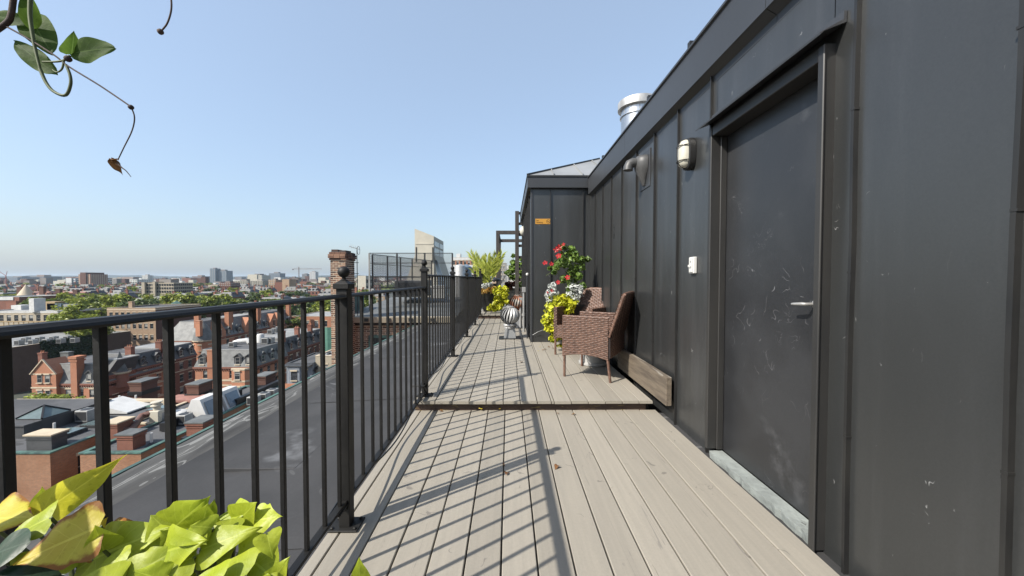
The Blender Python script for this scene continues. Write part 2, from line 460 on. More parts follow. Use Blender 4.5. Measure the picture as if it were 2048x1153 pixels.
M['skylight'] = mat('skylight_glass', (.20, .27, .27), (.14, .19, .19), s=.8, rough=.15)
M['concrete'] = mat('beige_concrete', (.80, .74, .60), (.70, .65, .53), s=.4, rough=.8)
M['blueglass'] = mat('blue_grey_glass', (.22, .30, .38), (.15, .21, .28), s=.8, rough=.15)
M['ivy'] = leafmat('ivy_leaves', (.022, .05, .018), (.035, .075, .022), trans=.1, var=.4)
M['grey_paint'] = mat('grey_paint', (.33, .36, .40), (.28, .31, .35), s=1, rough=.6)
M['duct'] = mat('rust_duct', (.22, .10, .07), (.15, .08, .06), s=1.5, rough=.6)
M["hill"] = mat("wooded_hill", (.035, .05, .03), (.05, .065, .035), s=.004, rough=.9)
M['ground'] = mat('city_ground', (.09, .088, .08), (.05, .062, .035), s=.02, rough=.9)
M['netting'] = mat('green_netting', (.12, .30, .22), (.09, .24, .18), s=1, rough=.7)
M['red_steel'] = mat('red_crane_steel', (.42, .10, .07), rough=.6)
M['far_wall'] = mat('far_walls', (.36, .33, .30), (.24, .15, .12), s=.012, rough=.8, var=.3)
M['mesh_wire'] = mat('dark_mesh_wire', (.02, .021, .023), rough=.5)

# ================================================================== THE DECK AND ITS ROOF
UP = .09          # upper deck level
TOP3 = .19        # third deck level
WX = 1.31         # penthouse wall plane
BX, BY = .37, 5.95  # corner of the projecting bulkhead
rng = random.Random(7)

def board(parent, x0, x1, y0, y1, z, th=.024):
    g = .0032
    b = .003
    x0 += g; x1 -= g
    mb = MB()
    prof = [(x0, z - th), (x1, z - th), (x1, z - b), (x1 - b, z), (x0 + b, z), (x0, z - b)]
    mb.prism(prof, lambda u, v, t: (u, t, v), y0, y1)
    return mb.build('board', M['board'], parent)

deck = struct('deck', (0, 1.5, 0))
edges = [-.80] + [.114 + .143 * k for k in range(-6, 9)]
edges[-1] = 1.255
for i in range(len(edges) - 1):
    board(deck, edges[i], edges[i + 1], -1.2, 3.115, rng.uniform(-.0012, .0012))
MB().box(-.79, 1.25, -1.2, 3.14, -.16, -.030).build('joist_frame', M['board_under'], deck)

deck2 = struct('upper_deck', (0, 5, UP))
e2 = [-.80] + [.098 + .143 * k for k in range(-6, 9)]
e2[-1] = 1.215
for i in range(len(e2) - 1):
    a, b = e2[i], e2[i + 1]
    zz = UP + rng.uniform(-.001, .001)
    y1 = 9.43 if b < BX - .02 else (BY - .005)
    if a < BX - .02 and b >= BX - .02:
        board(deck2, a, BX - .01, 3.075 + rng.uniform(-.004, .004), 9.43, zz)
        board(deck2, BX - .01, b, 3.075, BY - .005, zz)
        continue
    board(deck2, a, b, 3.075 + rng.uniform(-.004, .004), y1, zz)
MB().box(-.79, 1.21, 3.16, 9.44, -.12, UP - .030).build('joist_frame', M['board_under'], deck2)
MB().box(-.79, 1.17, 3.115, 3.155, -.015, UP - .026).build('riser', M['riser'], deck2, bevel=.002)
deck3 = struct('far_deck', (0, 12, TOP3))
for i in range(len(e2) - 1):
    a, b = e2[i], min(e2[i + 1], 1.2)
    board(deck3, a, b, 9.42, 15.5, TOP3)
MB().box(-.79, 1.2, 9.48, 15.5, -.1, TOP3 - .030).build('joist_frame', M['board_under'], deck3)
MB().box(-.79, .36, 9.445, 9.475, UP - .02, TOP3 - .026).build('riser', M['riser'], deck3)

# flashing strip between deck and wall
roof = struct('roof', (-2, 7, -.7))
EX, EZ = -3.64, -.70
def roof_z(x):
    return -.56 + (x + .8) / (EX + .8) * (EZ + .56) if x < -.8 else -.56
mb = MB()
rr = random.Random(3)
xs = [2.6, -.8, -1.2, -1.6, -2.0, -2.4, -2.8, -3.12, -3.2, -3.3, -3.45, EX]
ys = [-4 + .5 * i for i in range(44)]
for y in ys:
    for x in xs:
        z = roof_z(x)
        if -3.0 > x > EX + .01: z += rr.uniform(-.012, .018) + (.03 if abs(x + 3.3) < .12 else 0)
        elif x < -.9 and x > EX + .01: z += rr.uniform(-.006, .006)
        mb.v.append((x, y, z))
nx = len(xs)
for j in range(len(ys) - 1):
    for i in range(nx - 1):
        mb.f.append((j * nx + i, j * nx + i + 1, (j + 1) * nx + i + 1, (j + 1) * nx + i))
        mb.m.append(1 if xs[i + 1] < -3.15 else 0)
mb.build('membrane', [M['membrane'], M['membrane_edge']], roof, smooth=60)
mb = MB()
mb.prism([(EX + .03, EZ + .012), (EX - .015, EZ + .012), (EX - .022, EZ - .06), (EX - .012, EZ - .06), (EX + .03, EZ - .005)], lambda u, v, t: (u, t, v), -4, 17.5)
mb.build('drip_edge', M['copper'], roof)
for k, y in enumerate((-.6, 2.35, 5.3, 8.25, 11.2, 14.1)):
    mb = MB()
    rr2 = random.Random(k)
    n = 14
    for i in range(n):
        xa_ = -.82 + (-3.05 + .82) * i / n; xb_ = -.82 + (-3.05 + .82) * (i + 1) / n
        w0 = .055 + rr2.uniform(-.004, .004)
        mb.quad((xa_, y - w0, roof_z(xa_) + .004), (xb_, y - w0, roof_z(xb_) + .004), (xb_, y + w0, roof_z(xb_) + .012), (xa_, y + w0, roof_z(xa_) + .012))
        mb.quad((xa_, y + w0, roof_z(xa_) + .012), (xb_, y + w0, roof_z(xb_) + .012), (xb_, y + w0 + .003, roof_z(xb_) - .01), (xa_, y + w0 + .003, roof_z(xa_) - .01))
    mb.build('lap_seam', M['membrane'], roof)
for x_, y_, a_, b_ in ((-1.7, 1.9, .28, .2), (-2.3, 3.6, .35, .25), (-1.3, 6.1, .22, .3)):
    MB().box(x_ - a_, x_ + a_, y_ - b_, y_ + b_, roof_z(x_) - .02, roof_z(x_) + .02).build('patch', M['membrane'], roof, bevel=.004)
mb = MB()
mb.lathe((-2.2, 1.35, roof_z(-2.2)), [(.12, 0), (.10, .012), (.05, .016)], 14)
mb.build('roof_drain', M['grey_plastic'], roof)
MB().box(EX + .04, 3.2, -4, 17.5, -31, EZ - .08).build('outer_wall', M['br_red'], roof)
MB().box(-.77, -.72, -1.2, 15.4, -.7, -.035).build('deck_beam', M['board_under'], roof)
MB().box(1.2, 1.42, -1.2, 3.1, -.2, -.022).build('flashing', M['membrane'], roof)

# ================================================================== RAILING
RX = -.733
rail = thing('railing', 'black iron railing with square balusters and ball finials along the deck', 'railing', (RX, 4, 0))
posts = [(.078, 0, 1.05, 1.05), (1.654, 0, 1.05, 1.05), (3.23, UP, 1.155, 1.155), (4.86, UP, 1.155, 1.155), (6.49, UP, 1.155, 1.155), (8.12, UP, 1.155, 1.155), (9.56, TOP3, 1.25, 1.25), (11.2, TOP3, 1.25, 1.25), (12.8, TOP3, 1.25, 1.25), (14.4, TOP3, 1.25, 1.25)]
def railprofile(z):
    w2 = .021
    return [(-w2, z - .016), (w2, z - .016), (w2 + .003, z - .011), (w2, z - .006), (w2 - .003, z - .004), (w2 - .008, z), (-w2 + .008, z), (-w2 + .003, z - .004), (-w2, z - .006), (-w2 - .003, z - .011)]
def top_rail(y0, y1, z):
    MB().prism(railprofile(z), lambda u, v, t: (RX + u, t, v), y0, y1).build('top_rail', M['iron'], rail)
    for a, b, dz in ((y0, y1, 0),):
        pass
for (ya, da, za, _), (yb, db, zb, _) in zip(posts[:-1], posts[1:]):
    z = za
    base = da
    if ya < 1: ya_ = -1.6
    else: ya_ = ya + .025
    top_rail(ya_ if ya > 1 else -1.6, yb - .025, z)
    MB().box(RX - .016, RX + .016, ya_, yb - .025, base + .118, base + .132).build('bottom_rail', M['iron'], rail, bevel=.002)
    n = 12
    for k in range(-12 if ya < 1 else 0, n):
        y = ya + (yb - ya) * (k + .5) / n + rng.uniform(-.002, .002)
        h = .0073
        lo = base + (.131 if da == db else .131)
        MB().box(RX - h, RX + h, y - h, y + h, lo, z - .0155).build('baluster', M['iron'], rail, bevel=.0015)
for i, (y, base, z, _) in enumerate(posts):
    h = .025
    top = z + .035
    p = MB().box(RX - h, RX + h, y - h, y + h, base + .008, top).build('post', M['iron'], rail, bevel=.003)
    mb = MB()
    mb.box(RX - .034, RX + .034, y - .034, y + .034, top - .012, top + .012)
    mb.add([(RX - .03, y - .03, top + .012), (RX + .03, y - .03, top + .012), (RX + .03, y + .03, top + .012), (RX - .03, y + .03, top + .012), (RX - .012, y - .012, top + .026), (RX + .012, y - .012, top + .026), (RX + .012, y + .012, top + .026), (RX - .012, y + .012, top + .026)],
           [(0, 1, 5, 4), (1, 2, 6, 5), (2, 3, 7, 6), (3, 0, 4, 7), (4, 5, 6, 7)])
    mb.build('post_cap', M['iron'], p, bevel=.002)
    mb = MB()
    mb.lathe((RX, y, top + .022), [(.017, 0), (.017, .005), (.009, .009), (.008, .016), (.011, .020)], 12)
    mb.ball((RX, y, top + .022 + .041), .0255, 20, 12)
    mb.build('finial', M['iron'], p, smooth=50)
    MB().box(RX - .065, RX + .065, y - .05, y + .05, base + .001, base + .009).build('base_plate', M['iron'], p, bevel=.0015)
    mb = MB()
    mb.bar((RX, y - .025, base + .09), (RX, y - .055, base + .125), .03, .006)
    mb.box(RX - .02, RX + .02, y - .11, y - .026, base + .110, base + .117)
    mb.build('bracket', M['iron'], p)
    mb = MB()
    for sx in (-.05, .05):
        mb.lathe((RX + sx, y - .035, base + .009), [(.008, 0), (.008, .005), (.004, .008)], 6)
        mb.lathe((RX + sx, y + .035, base + .009), [(.008, 0), (.008, .005), (.004, .008)], 6)
    mb.build('bolt', M['iron'], p)
# cable sagging along the foot of the railing
cab = MB()
pts = []
for (ya, da, za, _), (yb, db, zb, _) in zip(posts[:6], posts[1:7]):
    n = 14
    for k in range(n):
        u = k / n
        sag = .075 * 4 * u * (1 - u)
        pts.append((RX - .026 + .012 * math.sin(u * PI), ya + (yb - ya) * u, da + (db - da) * (1 if u > .93 else 0) + .128 - sag + .012 * math.sin(u * 9)))
cab.tube(pts, .0055, 6)
tag(cab.build('cable', M['cable'], None, smooth=60), 'thin black cable sagging along the foot of the railing', 'cable')

# ================================================================== PENTHOUSE (dark standing-seam wall with the door)
pent = thing('penthouse', 'dark grey standing seam metal penthouse with a door beside the deck', 'building', (WX, 2, 0))
ZB, ZT = -.02, 2.47
DY0, DY1, DZ = 1.52, 2.315, 2.0       # door opening
def panel(parent, y0, y1, z0, z1, th=.012):
    mb = MB()
    y0 += .002; y1 -= .002
    ny, nz = 8, 18
    ph = [rng.uniform(0, 6.28) for _ in range(5)]
    am = min(.0042, (y1 - y0) * .010)
    for j in range(nz + 1):
        for i in range(ny + 1):
            y = y0 + (y1 - y0) * i / ny; z = z0 + (z1 - z0) * j / nz
            e = math.sin(PI * i / ny)
            dx = am * e * (math.sin(z * 2.6 + ph[0]) * .5 + math.sin(z * 5.3 + ph[1] + i * .5) * .3 + math.sin(z * 9.1 + ph[2]) * .15 - .4)
            mb.v.append((WX + dx, y, z))
    for j in range(nz):
        for i in range(ny):
            a = j * (ny + 1) + i
            mb.f.append((a, a + 1, a + ny + 2, a + ny + 1)); mb.m.append(0)
    o = len(mb.v)
    mb.add([(WX + th, y0, z0), (WX + th, y1, z0), (WX + th, y1, z1), (WX + th, y0, z1)], [(0, 1, 2, 3)])
    mb.build('wall_panel', M['zinc'], parent, smooth=50)
seams = [-.93, -.46, 0.0, .47, .936, 1.39, 2.385, 2.846, 3.306, 3.77, 4.257, 4.69, 5.117, 5.56, BY]
for a, b in zip(seams[:-1], seams[1:]):
    if a == 1.39:
        panel(pent, a, DY0 - .02, ZB, ZT); panel(pent, DY1 + .02, b, ZB, ZT); panel(pent, DY0 - .02, DY1 + .02, DZ + .03, ZT)
    else:
        panel(pent, a, b, ZB, ZT)
for k, y in enumerate(seams[:-1]):
    mb = MB()
    w1 = rng.uniform(-.004, .004)
    zs = [ZB, .3, .62, .9, 1.25, 1.6, 1.9, 2.2, ZT - .02]
    pr = [(y + rng.uniform(-.003, .003)) for _ in zs]
    for i in range(len(zs) - 1):
        ya, yb = pr[i], pr[i + 1]
        d_ = .019
        mb.add([(WX + .005, ya - .004, zs[i]), (WX - d_, ya - .004, zs[i]), (WX - d_, ya + .008, zs[i]), (WX + .005, ya + .008, zs[i]),
                (WX + .005, yb - .004, zs[i + 1]), (WX - d_, yb - .004, zs[i + 1]), (WX - d_, yb + .008, zs[i + 1]), (WX + .005, yb + .008, zs[i + 1])],
               [(0, 1, 5, 4), (1, 2, 6, 5), (2, 3, 7, 6), (3, 0, 4, 7), (4, 5, 6, 7), (0, 3, 2, 1)])
    for z in (.55 + w1 * 20, 1.2 + w1 * 30, 1.75):
        mb.box(WX - .0205, WX - .001, y - .0055, y + .0095, z, z + .008)
    mb.build('standing_seam', M['zinc_seam'], pent)
# body behind the sheet metal
MB().box(WX + .10, 4.4, -1.5, BY + .5, -.5, ZT).build('core_wall', M['board_under'], pent)
MB().box(WX + .013, WX + .099, -1.5, DY0 - .05, -.5, ZT).build('core_wall', M['board_under'], pent)
MB().box(WX + .013, WX + .099, DY1 + .05, BY + .5, -.5, ZT).build('core_wall', M['board_under'], pent)
# fascia in three lengths, with soffit
for a, b in ((-1.6, 1.82), (1.824, 4.0), (4.004, 5.82)):
    fx = 1.25
    mb = MB().prism([(fx, 2.43), (fx - .004, 2.68), (fx - .018, 2.685), (fx - .018, 2.70), (fx + .03, 2.705), (WX + .06, 2.70), (WX + .06, 2.36), (WX - .002, 2.36), (WX - .004, 2.40), (fx + .012, 2.425)],
               lambda u, v, t: (u, t, v), a, b)
    mb.build('fascia', M['zinc_fascia'], pent)
MB().quad((WX + .05, -1.6, 2.702), (WX + .05, 5.9, 2.702), (4.5, 5.9, 3.35), (4.5, -1.6, 3.35)).build('roof_sheet', M['zinc_roof'], pent)
mb = MB()
for y in (1.2, 2.55, 3.3, 4.9):
    MB().box(1.235, 1.30, y, y + .035, 2.70, 2.738).build('roof_clip', M['zinc_seam'], pent)

# ---- the door
dr = MB().box(WX + .05, WX + .09, DY0 - .03, DY1 + .03, .03, DZ + .03).build('door', M['door'], pent, bevel=.002)
mb = MB()
mb.lathe((0, 0, 0), [(.022, 0), (.022, .008), (.016, .012)], 16)
mb.v = [(WX + .05 - z, DY0 + .10 + x * .8, 1.005 + y * .8) for x, y, z in mb.v]
mb.tube([(WX + .045, DY0 + .10, 1.005), (WX + .002, DY0 + .10, 1.005), (WX - .006, DY0 + .108, 1.006), (WX - .008, DY0 + .165, 1.002)], [.0075, .0075, .008, .0055], 8)
mb.build('handle', M['steel_dull'], dr, smooth=50)
fr = MB()
def jamb(y0, y1, x0, x1, z0, z1, name='door_frame', m='door_frame', bevel=.003):
    return MB().box(x0, x1, y0, y1, z0, z1).build(name, M[m], pent, bevel=bevel)
jamb(DY1, DY1 + .028, 1.262, WX + .049, .035, DZ + .06)
jamb(DY1 + .0285, DY1 + .055, 1.285, WX - .001, .03, DZ + .04)
jamb(DY1 - .012, DY1 - .0005, 1.318, WX + .048, .035, DZ)
jamb(DY0 - .028, DY0, 1.262, WX + .049, -.01, DZ + .06)
jamb(DY0 - .040, DY0 - .010, 1.252, 1.2615, -.01, DZ + .05)
jamb(DY0 + .0005, DY1 - .0125, 1.262, WX + .049, DZ, DZ + .058)
# drip cap above the door: a folded sheet with a sloping top and a lip
mb = MB().prism([(1.205, 2.072), (1.207, 2.064), (1.222, 2.078), (WX - .002, 2.112), (WX - .002, 2.155), (WX - .012, 2.155), (WX - .014, 2.122)], lambda u, v, t: (u, t, v), DY0 - .075, DY1 + .085)
mb.build('drip_cap', M['zinc_fascia'], pent)
# sill with an uneven outer edge
mb = MB()
n = 26
inn = [(WX + .05, DY0 + (DY1 - DY0) * i / n) for i in range(n + 1)]
out = [(1.277 + rng.uniform(-.005, .007), y) for _, y in inn]
for z in (.024, -.02):
    mb.v += [(x, y, z) for x, y in inn] + [(x + .004 * (z < 0), y, z) for x, y in out]
k = n + 1
for i in range(n):
    mb.add([], []) if False else None
    mb.f += [(i, i + 1, k + i + 1, k + i), (k + i, k + i + 1, 3 * k + i + 1, 3 * k + i)]
    mb.m += [0, 0]
mb.build('sill', M['sill'], pent)

# ================================================================== BULKHEAD (projecting box with the orange sign)
bulk = thing('stair_bulkhead', 'dark metal clad bulkhead with pale hipped roof at the end of the wall', 'building', (BX, BY, UP))
BZ = 2.58
fsm = [BX, BX + .30, WX - .06]
mb = MB()
for a, b in ((BX + .012, .668), (.676, 1.19), (1.198, WX)):
    MB().box(a, b, BY, BY + .012, UP - .02, BZ).build('wall_panel', M['zinc'], bulk)
for x in (.672, 1.194):
    MB().box(x - .005, x + .005, BY - .028, BY + .002, UP - .02, BZ).build('standing_seam', M['zinc_seam'], bulk)
MB().box(BX - .016, BX + .016, BY - .016, BY + .016, UP, BZ).build('corner_trim', M['pvc'] if False else M['zinc_fascia'], bulk, bevel=.003)
ly = [BY + .018, 6.42, 6.87, 7.32, 7.77, 8.22, 8.67, 9.12, 9.6]
for a, b in zip(ly[:-1], ly[1:]):
    MB().box(BX, BX + .012, a, b - .003, UP - .02, BZ).build('wall_panel', M['zinc'], bulk)
    MB().box(BX - .028, BX + .002, b - .006, b + .004, UP - .02, BZ - .05).build('standing_seam', M['zinc_seam'], bulk)
MB().box(BX + .013, 4.4, BY + .013, 9.6, -.2, BZ).build('core_wall', M['board_under'], bulk)
ov = .07
mb = MB()
mb.prism([(BX - ov, BY - ov), (WX - .035, BY - ov), (WX - .035, BY + .05), (BX + .05, BY + .05), (BX + .05, 9.65), (BX - ov, 9.65)], lambda u, v, t: (u, v, t), BZ - .03, BZ + .14)
mb.build('fascia', M['zinc_fascia'], bulk, bevel=.004)
mb = MB()
mb.prism([(BX - ov - .012, BY - ov - .012), (WX - .037, BY - ov - .012), (WX - .037, BY + .05), (BX + .05, BY + .05), (BX + .05, 9.65), (BX - ov - .012, 9.65)], lambda u, v, t: (u, v, t), BZ + .1405, BZ + .165)
mb.build('drip_edge', M['zinc_seam'], bulk)
z0 = BZ + .167; a = BX - ov; t = 1.5
mb = MB()
mb.quad((a, BY - ov, z0), (4.0, BY - ov, z0), (4.0, BY - ov + t, z0 + .49 * t), (a + t, BY - ov + t, z0 + .49 * t))
mb.quad((a, BY - ov, z0), (a + t, BY - ov + t, z0 + .49 * t), (a + t, 9.65, z0 + .49 * t), (a, 9.65, z0))
mb.build('roof_sheet', M['zinc_roof'], bulk)
mb = MB()
mb.bar((a, BY - ov, z0 + .01), (a + t, BY - ov + t, z0 + .49 * t + .01), .03, .03)
mb.build('hip_cap', M['zinc_seam'], bulk)
for x in (.72, 1.18, 1.6):
    u = min(t, max(.05, x - a)) * .98
    MB().bar((x, BY - ov + .01, z0 + .015), (x, BY - ov + u, z0 + .49 * u + .01), .012, .028).build('roof_seam', M['zinc_roof'], bulk)

# ================================================================== FITTINGS ON THE WALL
def P_wall(px, py, x=WX):
    r = ray(px, py)
    return EYE + r * (x / r.x)
# caged bulkhead lamp
c = P_wall(1376, 309, WX - .03)
lamp = thing('wall_lamp', 'oval bulkhead lamp with wire cage on the wall beside the door', 'lamp', (WX, c.y, c.z))
def oval(ry, rz, x, n=28, p=3.0):
    out = []
    for i in range(n):
        t_ = 2 * PI * i / n
        cy, cz = math.cos(t_), math.sin(t_)
        out.append((x, c.y + ry * math.copysign(abs(cy) ** (2 / p), cy), c.z + rz * math.copysign(abs(cz) ** (2 / p), cz)))
    return out
def ovalsolid(rings, n=28):
    mb = MB()
    for ry, rz, x in rings: mb.v += oval(ry, rz, x, n)
    for i in range(len(rings) - 1):
        for j in range(n):
            mb.f.append((i * n + j, i * n + (j + 1) % n, (i + 1) * n + (j + 1) % n, (i + 1) * n + j)); mb.m.append(0)
    mb.f.append(tuple(range(n))); mb.f.append(tuple((len(rings) - 1) * n + j for j in range(n))); mb.m += [0, 0]
    return mb
ovalsolid([(.062, .108, WX - .001), (.065, .112, WX - .008), (.063, .110, WX - .045), (.056, .102, WX - .050)]).build('housing', M['zinc_seam'], lamp, smooth=40)
ovalsolid([(.052, .098, WX - .046), (.051, .097, WX - .062), (.044, .088, WX - .082), (.030, .068, WX - .093), (.010, .03, WX - .097)]).build('glass', M['lamp_glass'], lamp, smooth=60)
for k in (-1, 0, 1):
    q = []
    for i in range(13):
        u = -1 + 2 * i / 12
        if k == 0: q.append((WX - .052 - .056 * (1 - u ** 4), c.y, c.z + u * .104))
        else: q.append((WX - .052 - .050 * (1 - u ** 4), c.y + u * .058, c.z + k * .052))
    MB().tube(q, .0034, 6).build('cage_wire', M['iron'], lamp, smooth=60)
# exhaust hood
c = P_wall(1291, 345)
hood = thing('exhaust_hood', 'grey metal exhaust hood with bent spout high on the wall', 'vent', (WX, c.y, c.z))
MB().box(WX - .008, WX - .001, c.y - .13, c.y + .13, c.z - .16, c.z + .19).build('back_plate', M['zinc_fascia'], hood, bevel=.002)
mb = MB().lathe((WX - .012, c.y, c.z), [(.018, -.13), (.05, -.06), (.088, .02), (.10, .075), (.096, .115), (.075, .145), (.03, .155)], 20)
mb.v = [(min(x, WX - .009), y, z) for x, y, z in mb.v]
mb.build('cone', M['grey_plastic'], hood, smooth=50)
mb = MB()
mb.tube([(WX - .08, c.y - .005, c.z + .085), (WX - .125, c.y - .005, c.z + .088), (WX - .155, c.y - .005, c.z + .075), (WX - .168, c.y - .005, c.z + .045), (WX - .17, c.y - .005, c.z + .015)], [.045, .045, .044, .043, .045], 14)
mb.build('spout', M['grey_plastic'], hood, smooth=50)
# white outlet box
c = P_wall(1384, 531, WX - .02)
ob = thing('outlet_box', 'small white outlet box on the wall left of the door', 'outlet', (WX, c.y, c.z))
MB().box(WX - .026, WX - .001, c.y - .034, c.y + .034, c.z - .058, c.z + .058).build('casing', M['white_plastic'], ob, bevel=.004)
mb = MB()
mb.box(WX - .031, WX - .0265, c.y - .024, c.y + .024, c.z - .05, c.z + .05)
mb.build('cover', M['white_plastic'], ob, bevel=.002)
MB().box(WX - .035, WX - .0315, c.y + .018, c.y + .03, c.z - .012, c.z + .004).build('latch', M['white_plastic'], ob)
mb = MB()
for dy, dz in ((-.008, -.012), (.006, -.018), (.0, .025)):
    mb.box(WX - .0325, WX - .0312, c.y + dy - .002, c.y + dy + .003, c.z + dz - .006, c.z + dz + .006)
mb.build('slot', M['print_dark'], ob)
# stencilled mark on a far panel (faint vertical scribble of small strokes)
c = P_wall(1228, 466, WX - .002)
mb = MB()
glyph = ["111", "101", "111", "101", "111", "000", "010", "000", "100", "000", "110", "010", "000", "001"]
for i, row in enumerate(glyph):
    for j, ch in enumerate(row):
        if ch == '1':
            zz = c.z - .07 + i * .0125
            mb.box(WX - .0035, WX - .001, c.y - .012 + j * .011 - .006 * i / 14, c.y - .004 + j * .011, zz, zz + .008)
o = mb.build('stencil_mark', M['print_dark'], None)
tag(o, 'faint dark stencilled mark on a wall panel near the hood', 'marking')

# orange no smoking sign
sy = BY - .001
c = at(1086, 443.5, BY)
sign = thing('no_smoking_sign', 'orange no smoking sign on the front of the dark bulkhead', 'sign', (c.x, BY, c.z))
MB().box(c.x - .122, c.x + .122, BY - .005, sy, c.z - .043, c.z + .043).build('plate', M['orange_sign'], sign, bevel=.002)
def text3d(body, size, loc, parent, m, name='lettering', rot=(PI / 2, 0, 0)):
    cu = bpy.data.curves.new(name, 'FONT'); cu.body = body; cu.size = size; cu.extrude = .0004; cu.resolution_u = 3
    tmp = bpy.data.objects.new(name, cu); COL.objects.link(tmp)
    dg = bpy.context.evaluated_depsgraph_get(); dg.update()
    me = bpy.data.meshes.new_from_object(tmp.evaluated_get(dg))
    bpy.data.objects.remove(tmp)
    me.materials.clear(); me.materials.append(m)
    o = link(name, me, parent)
    o.location = Vector(loc) - Vector(parent.location)
    o.rotation_euler = rot
    return o
text3d('No', .030, (c.x - .108, BY - .0065, c.z + .006), sign, M['print'])
text3d('Smoking', .030, (c.x - .108, BY - .0065, c.z - .024), sign, M['print'])
mb = MB()
n = 24; cx_, cz_ = c.x + .083, c.z
for r0, r1 in ((.026, .0305),):
    for i in range(n):
        a0, a1 = 2 * PI * i / n, 2 * PI * (i + 1) / n
        mb.quad(*[(cx_ + r_ * math.cos(a_), BY - .0068, cz_ + r_ * math.sin(a_)) for r_, a_ in ((r0, a0), (r1, a0), (r1, a1), (r0, a1))])
mb.bar((cx_ - .019, BY - .0068, cz_ + .019), (cx_ + .019, BY - .0068, cz_ - .019), .004, .0012, up=(0, 1, 0))
mb.box(cx_ - .018, cx_ + .014, BY - .0064, BY - .0056, cz_ - .004, cz_ + .002)
mb.build('symbol', M['print'], sign)

# timber plank leaning along the foot of the wall
mb = MB().box(1.232, 1.278, 2.86, 4.15, .118, .345)
tag(mb.build('timber_plank', M['plank'], None, bevel=.004), 'weathered timber plank on edge along the foot of the wall', 'plank')

# steel roof stack
c = at(1276, 240, 4.55)
st = thing('roof_stack', 'round shiny steel exhaust stack with wide cap above the roof edge', 'vent', (c.x, c.y, 2.8))
MB().lathe((c.x, c.y, 2.51), [(.20, 0), (.20, .56), (.215, .565), (.215, .585), (.20, .59), (.2, .66)], 32).build('stack', M['steel'], st, smooth=40)
MB().lathe((c.x, c.y, 3.18), [(.24, -.01), (.24, .07), (.235, .08), (.20, .095), (.05, .115), (.001, .116)], 32).build('cap', M['steel_dull'], st, smooth=40)
for k in range(6):
    t_ = k * PI / 3 + .3
    MB().box(c.x + .19 * math.cos(t_) - .01, c.x + .19 * math.cos(t_) + .01, c.y + .19 * math.sin(t_) - .01, c.y + .19 * math.sin(t_) + .01, 3.1, 3.26).build('bracket', M['steel_dull'], st)

# pipes on the bulkhead flank
for px, yy, z0_, z1_, r_, lab in ((1047.5, 7.1, UP, .85, .022, 'pale grey conduit pipe at the bulkhead flank, the taller one'), (1041, 7.6, UP, .62, .024, 'short grey conduit pipe beside the turbine vents')):
    x = X_at(px, yy)
    cp = thing('conduit_pipe', lab, 'pipe', (x, yy, UP))
    MB().tube([(x, yy, z0_), (x, yy, z1_)], r_, 10).build('pipe', M['pvc'], cp, smooth=50)
    MB().lathe((x, yy, z0_ + .3), [(r_ + .006, 0), (r_ + .006, .06)], 10).build('coupling', M['pvc'], cp, smooth=40)
    MB().box(x - r_ - .01, x + r_ + .015, yy - .03, yy + .03, z1_, z1_ + .10).build('junction_box', M['pvc'], cp, bevel=.004)
x = X_at(1054.5, 6.3)
cp = thing('vent_pipe', 'thin grey vent pipe with white cap by the bulkhead corner', 'pipe', (x, 6.3, UP))
MB().tube([(x, 6.3, UP), (x, 6.3, 1.18)], .012, 8).build('pipe', M['zinc_fascia'], cp, smooth=50)
MB().lathe((x, 6.3, 1.17), [(.02, 0), (.024, .02), (.02, .035), (.006, .042)], 10).build('cap', M['white_plastic'], cp, smooth=50)
c = at(1046, 462, 8.6)
fl = thing('flank_lamp', 'small white wall light high on the bulkhead flank', 'lamp', (BX, c.y, c.z))
MB().box(BX - .03, BX - .002, c.y - .07, c.y + .07, c.z - .13, c.z + .13).build('housing', M['zinc_seam'], fl, bevel=.01)
MB().ball((BX - .04, c.y, c.z), .07, 14, 8, 1.5).build('glass', M['lamp_glass'], fl, smooth=60)
mb = MB()
p0, p1 = at(1069, 670, BY - .02), at(1098, 656, BY - .3)
mb.tube([(BX + .02, BY - .03, UP + .12), (BX + .1, BY - .04, UP + .17), p1], .004, 6)
tag(mb.build('cord', M['pvc'], None), 'thin grey cord strung from the bulkhead corner to the flower planter', 'cord')

# ================================================================== WICKER CHAIRS (built facing -Y at the origin)
def weave(mb, P, rows, stakes, amp=.0035, seg=4, fill=.86):
    """over-under strands on a patch P(u, v)"""
    def N(u, v):
        e = 1e-3
        a = P(min(1, u + e), v) - P(max(0, u - e), v); b = P(u, min(1, v + e)) - P(u, max(0, v - e))
        return a.cross(b).normalized()
    for r in range(rows):
        v0 = (r + .5 - fill / 2) / rows; v1 = (r + .5 + fill / 2) / rows; vm = (r + .5) / rows
        n = stakes * seg
        vs = []
        for i in range(n + 1):
            u = i / n
            s_ = math.sin(PI * (u * stakes) + PI * r)
            o = amp * s_
            nn = N(u, vm)
            vs += [P(u, v0) + nn * (o - amp * .3), P(u, vm) + nn * (o + amp * .75), P(u, v1) + nn * (o - amp * .3)]
        fs = []
        for i in range(n):
            a = i * 3
            fs += [(a, a + 3, a + 4, a + 1), (a + 1, a + 4, a + 5, a + 2)]
        mb.add(vs, fs)
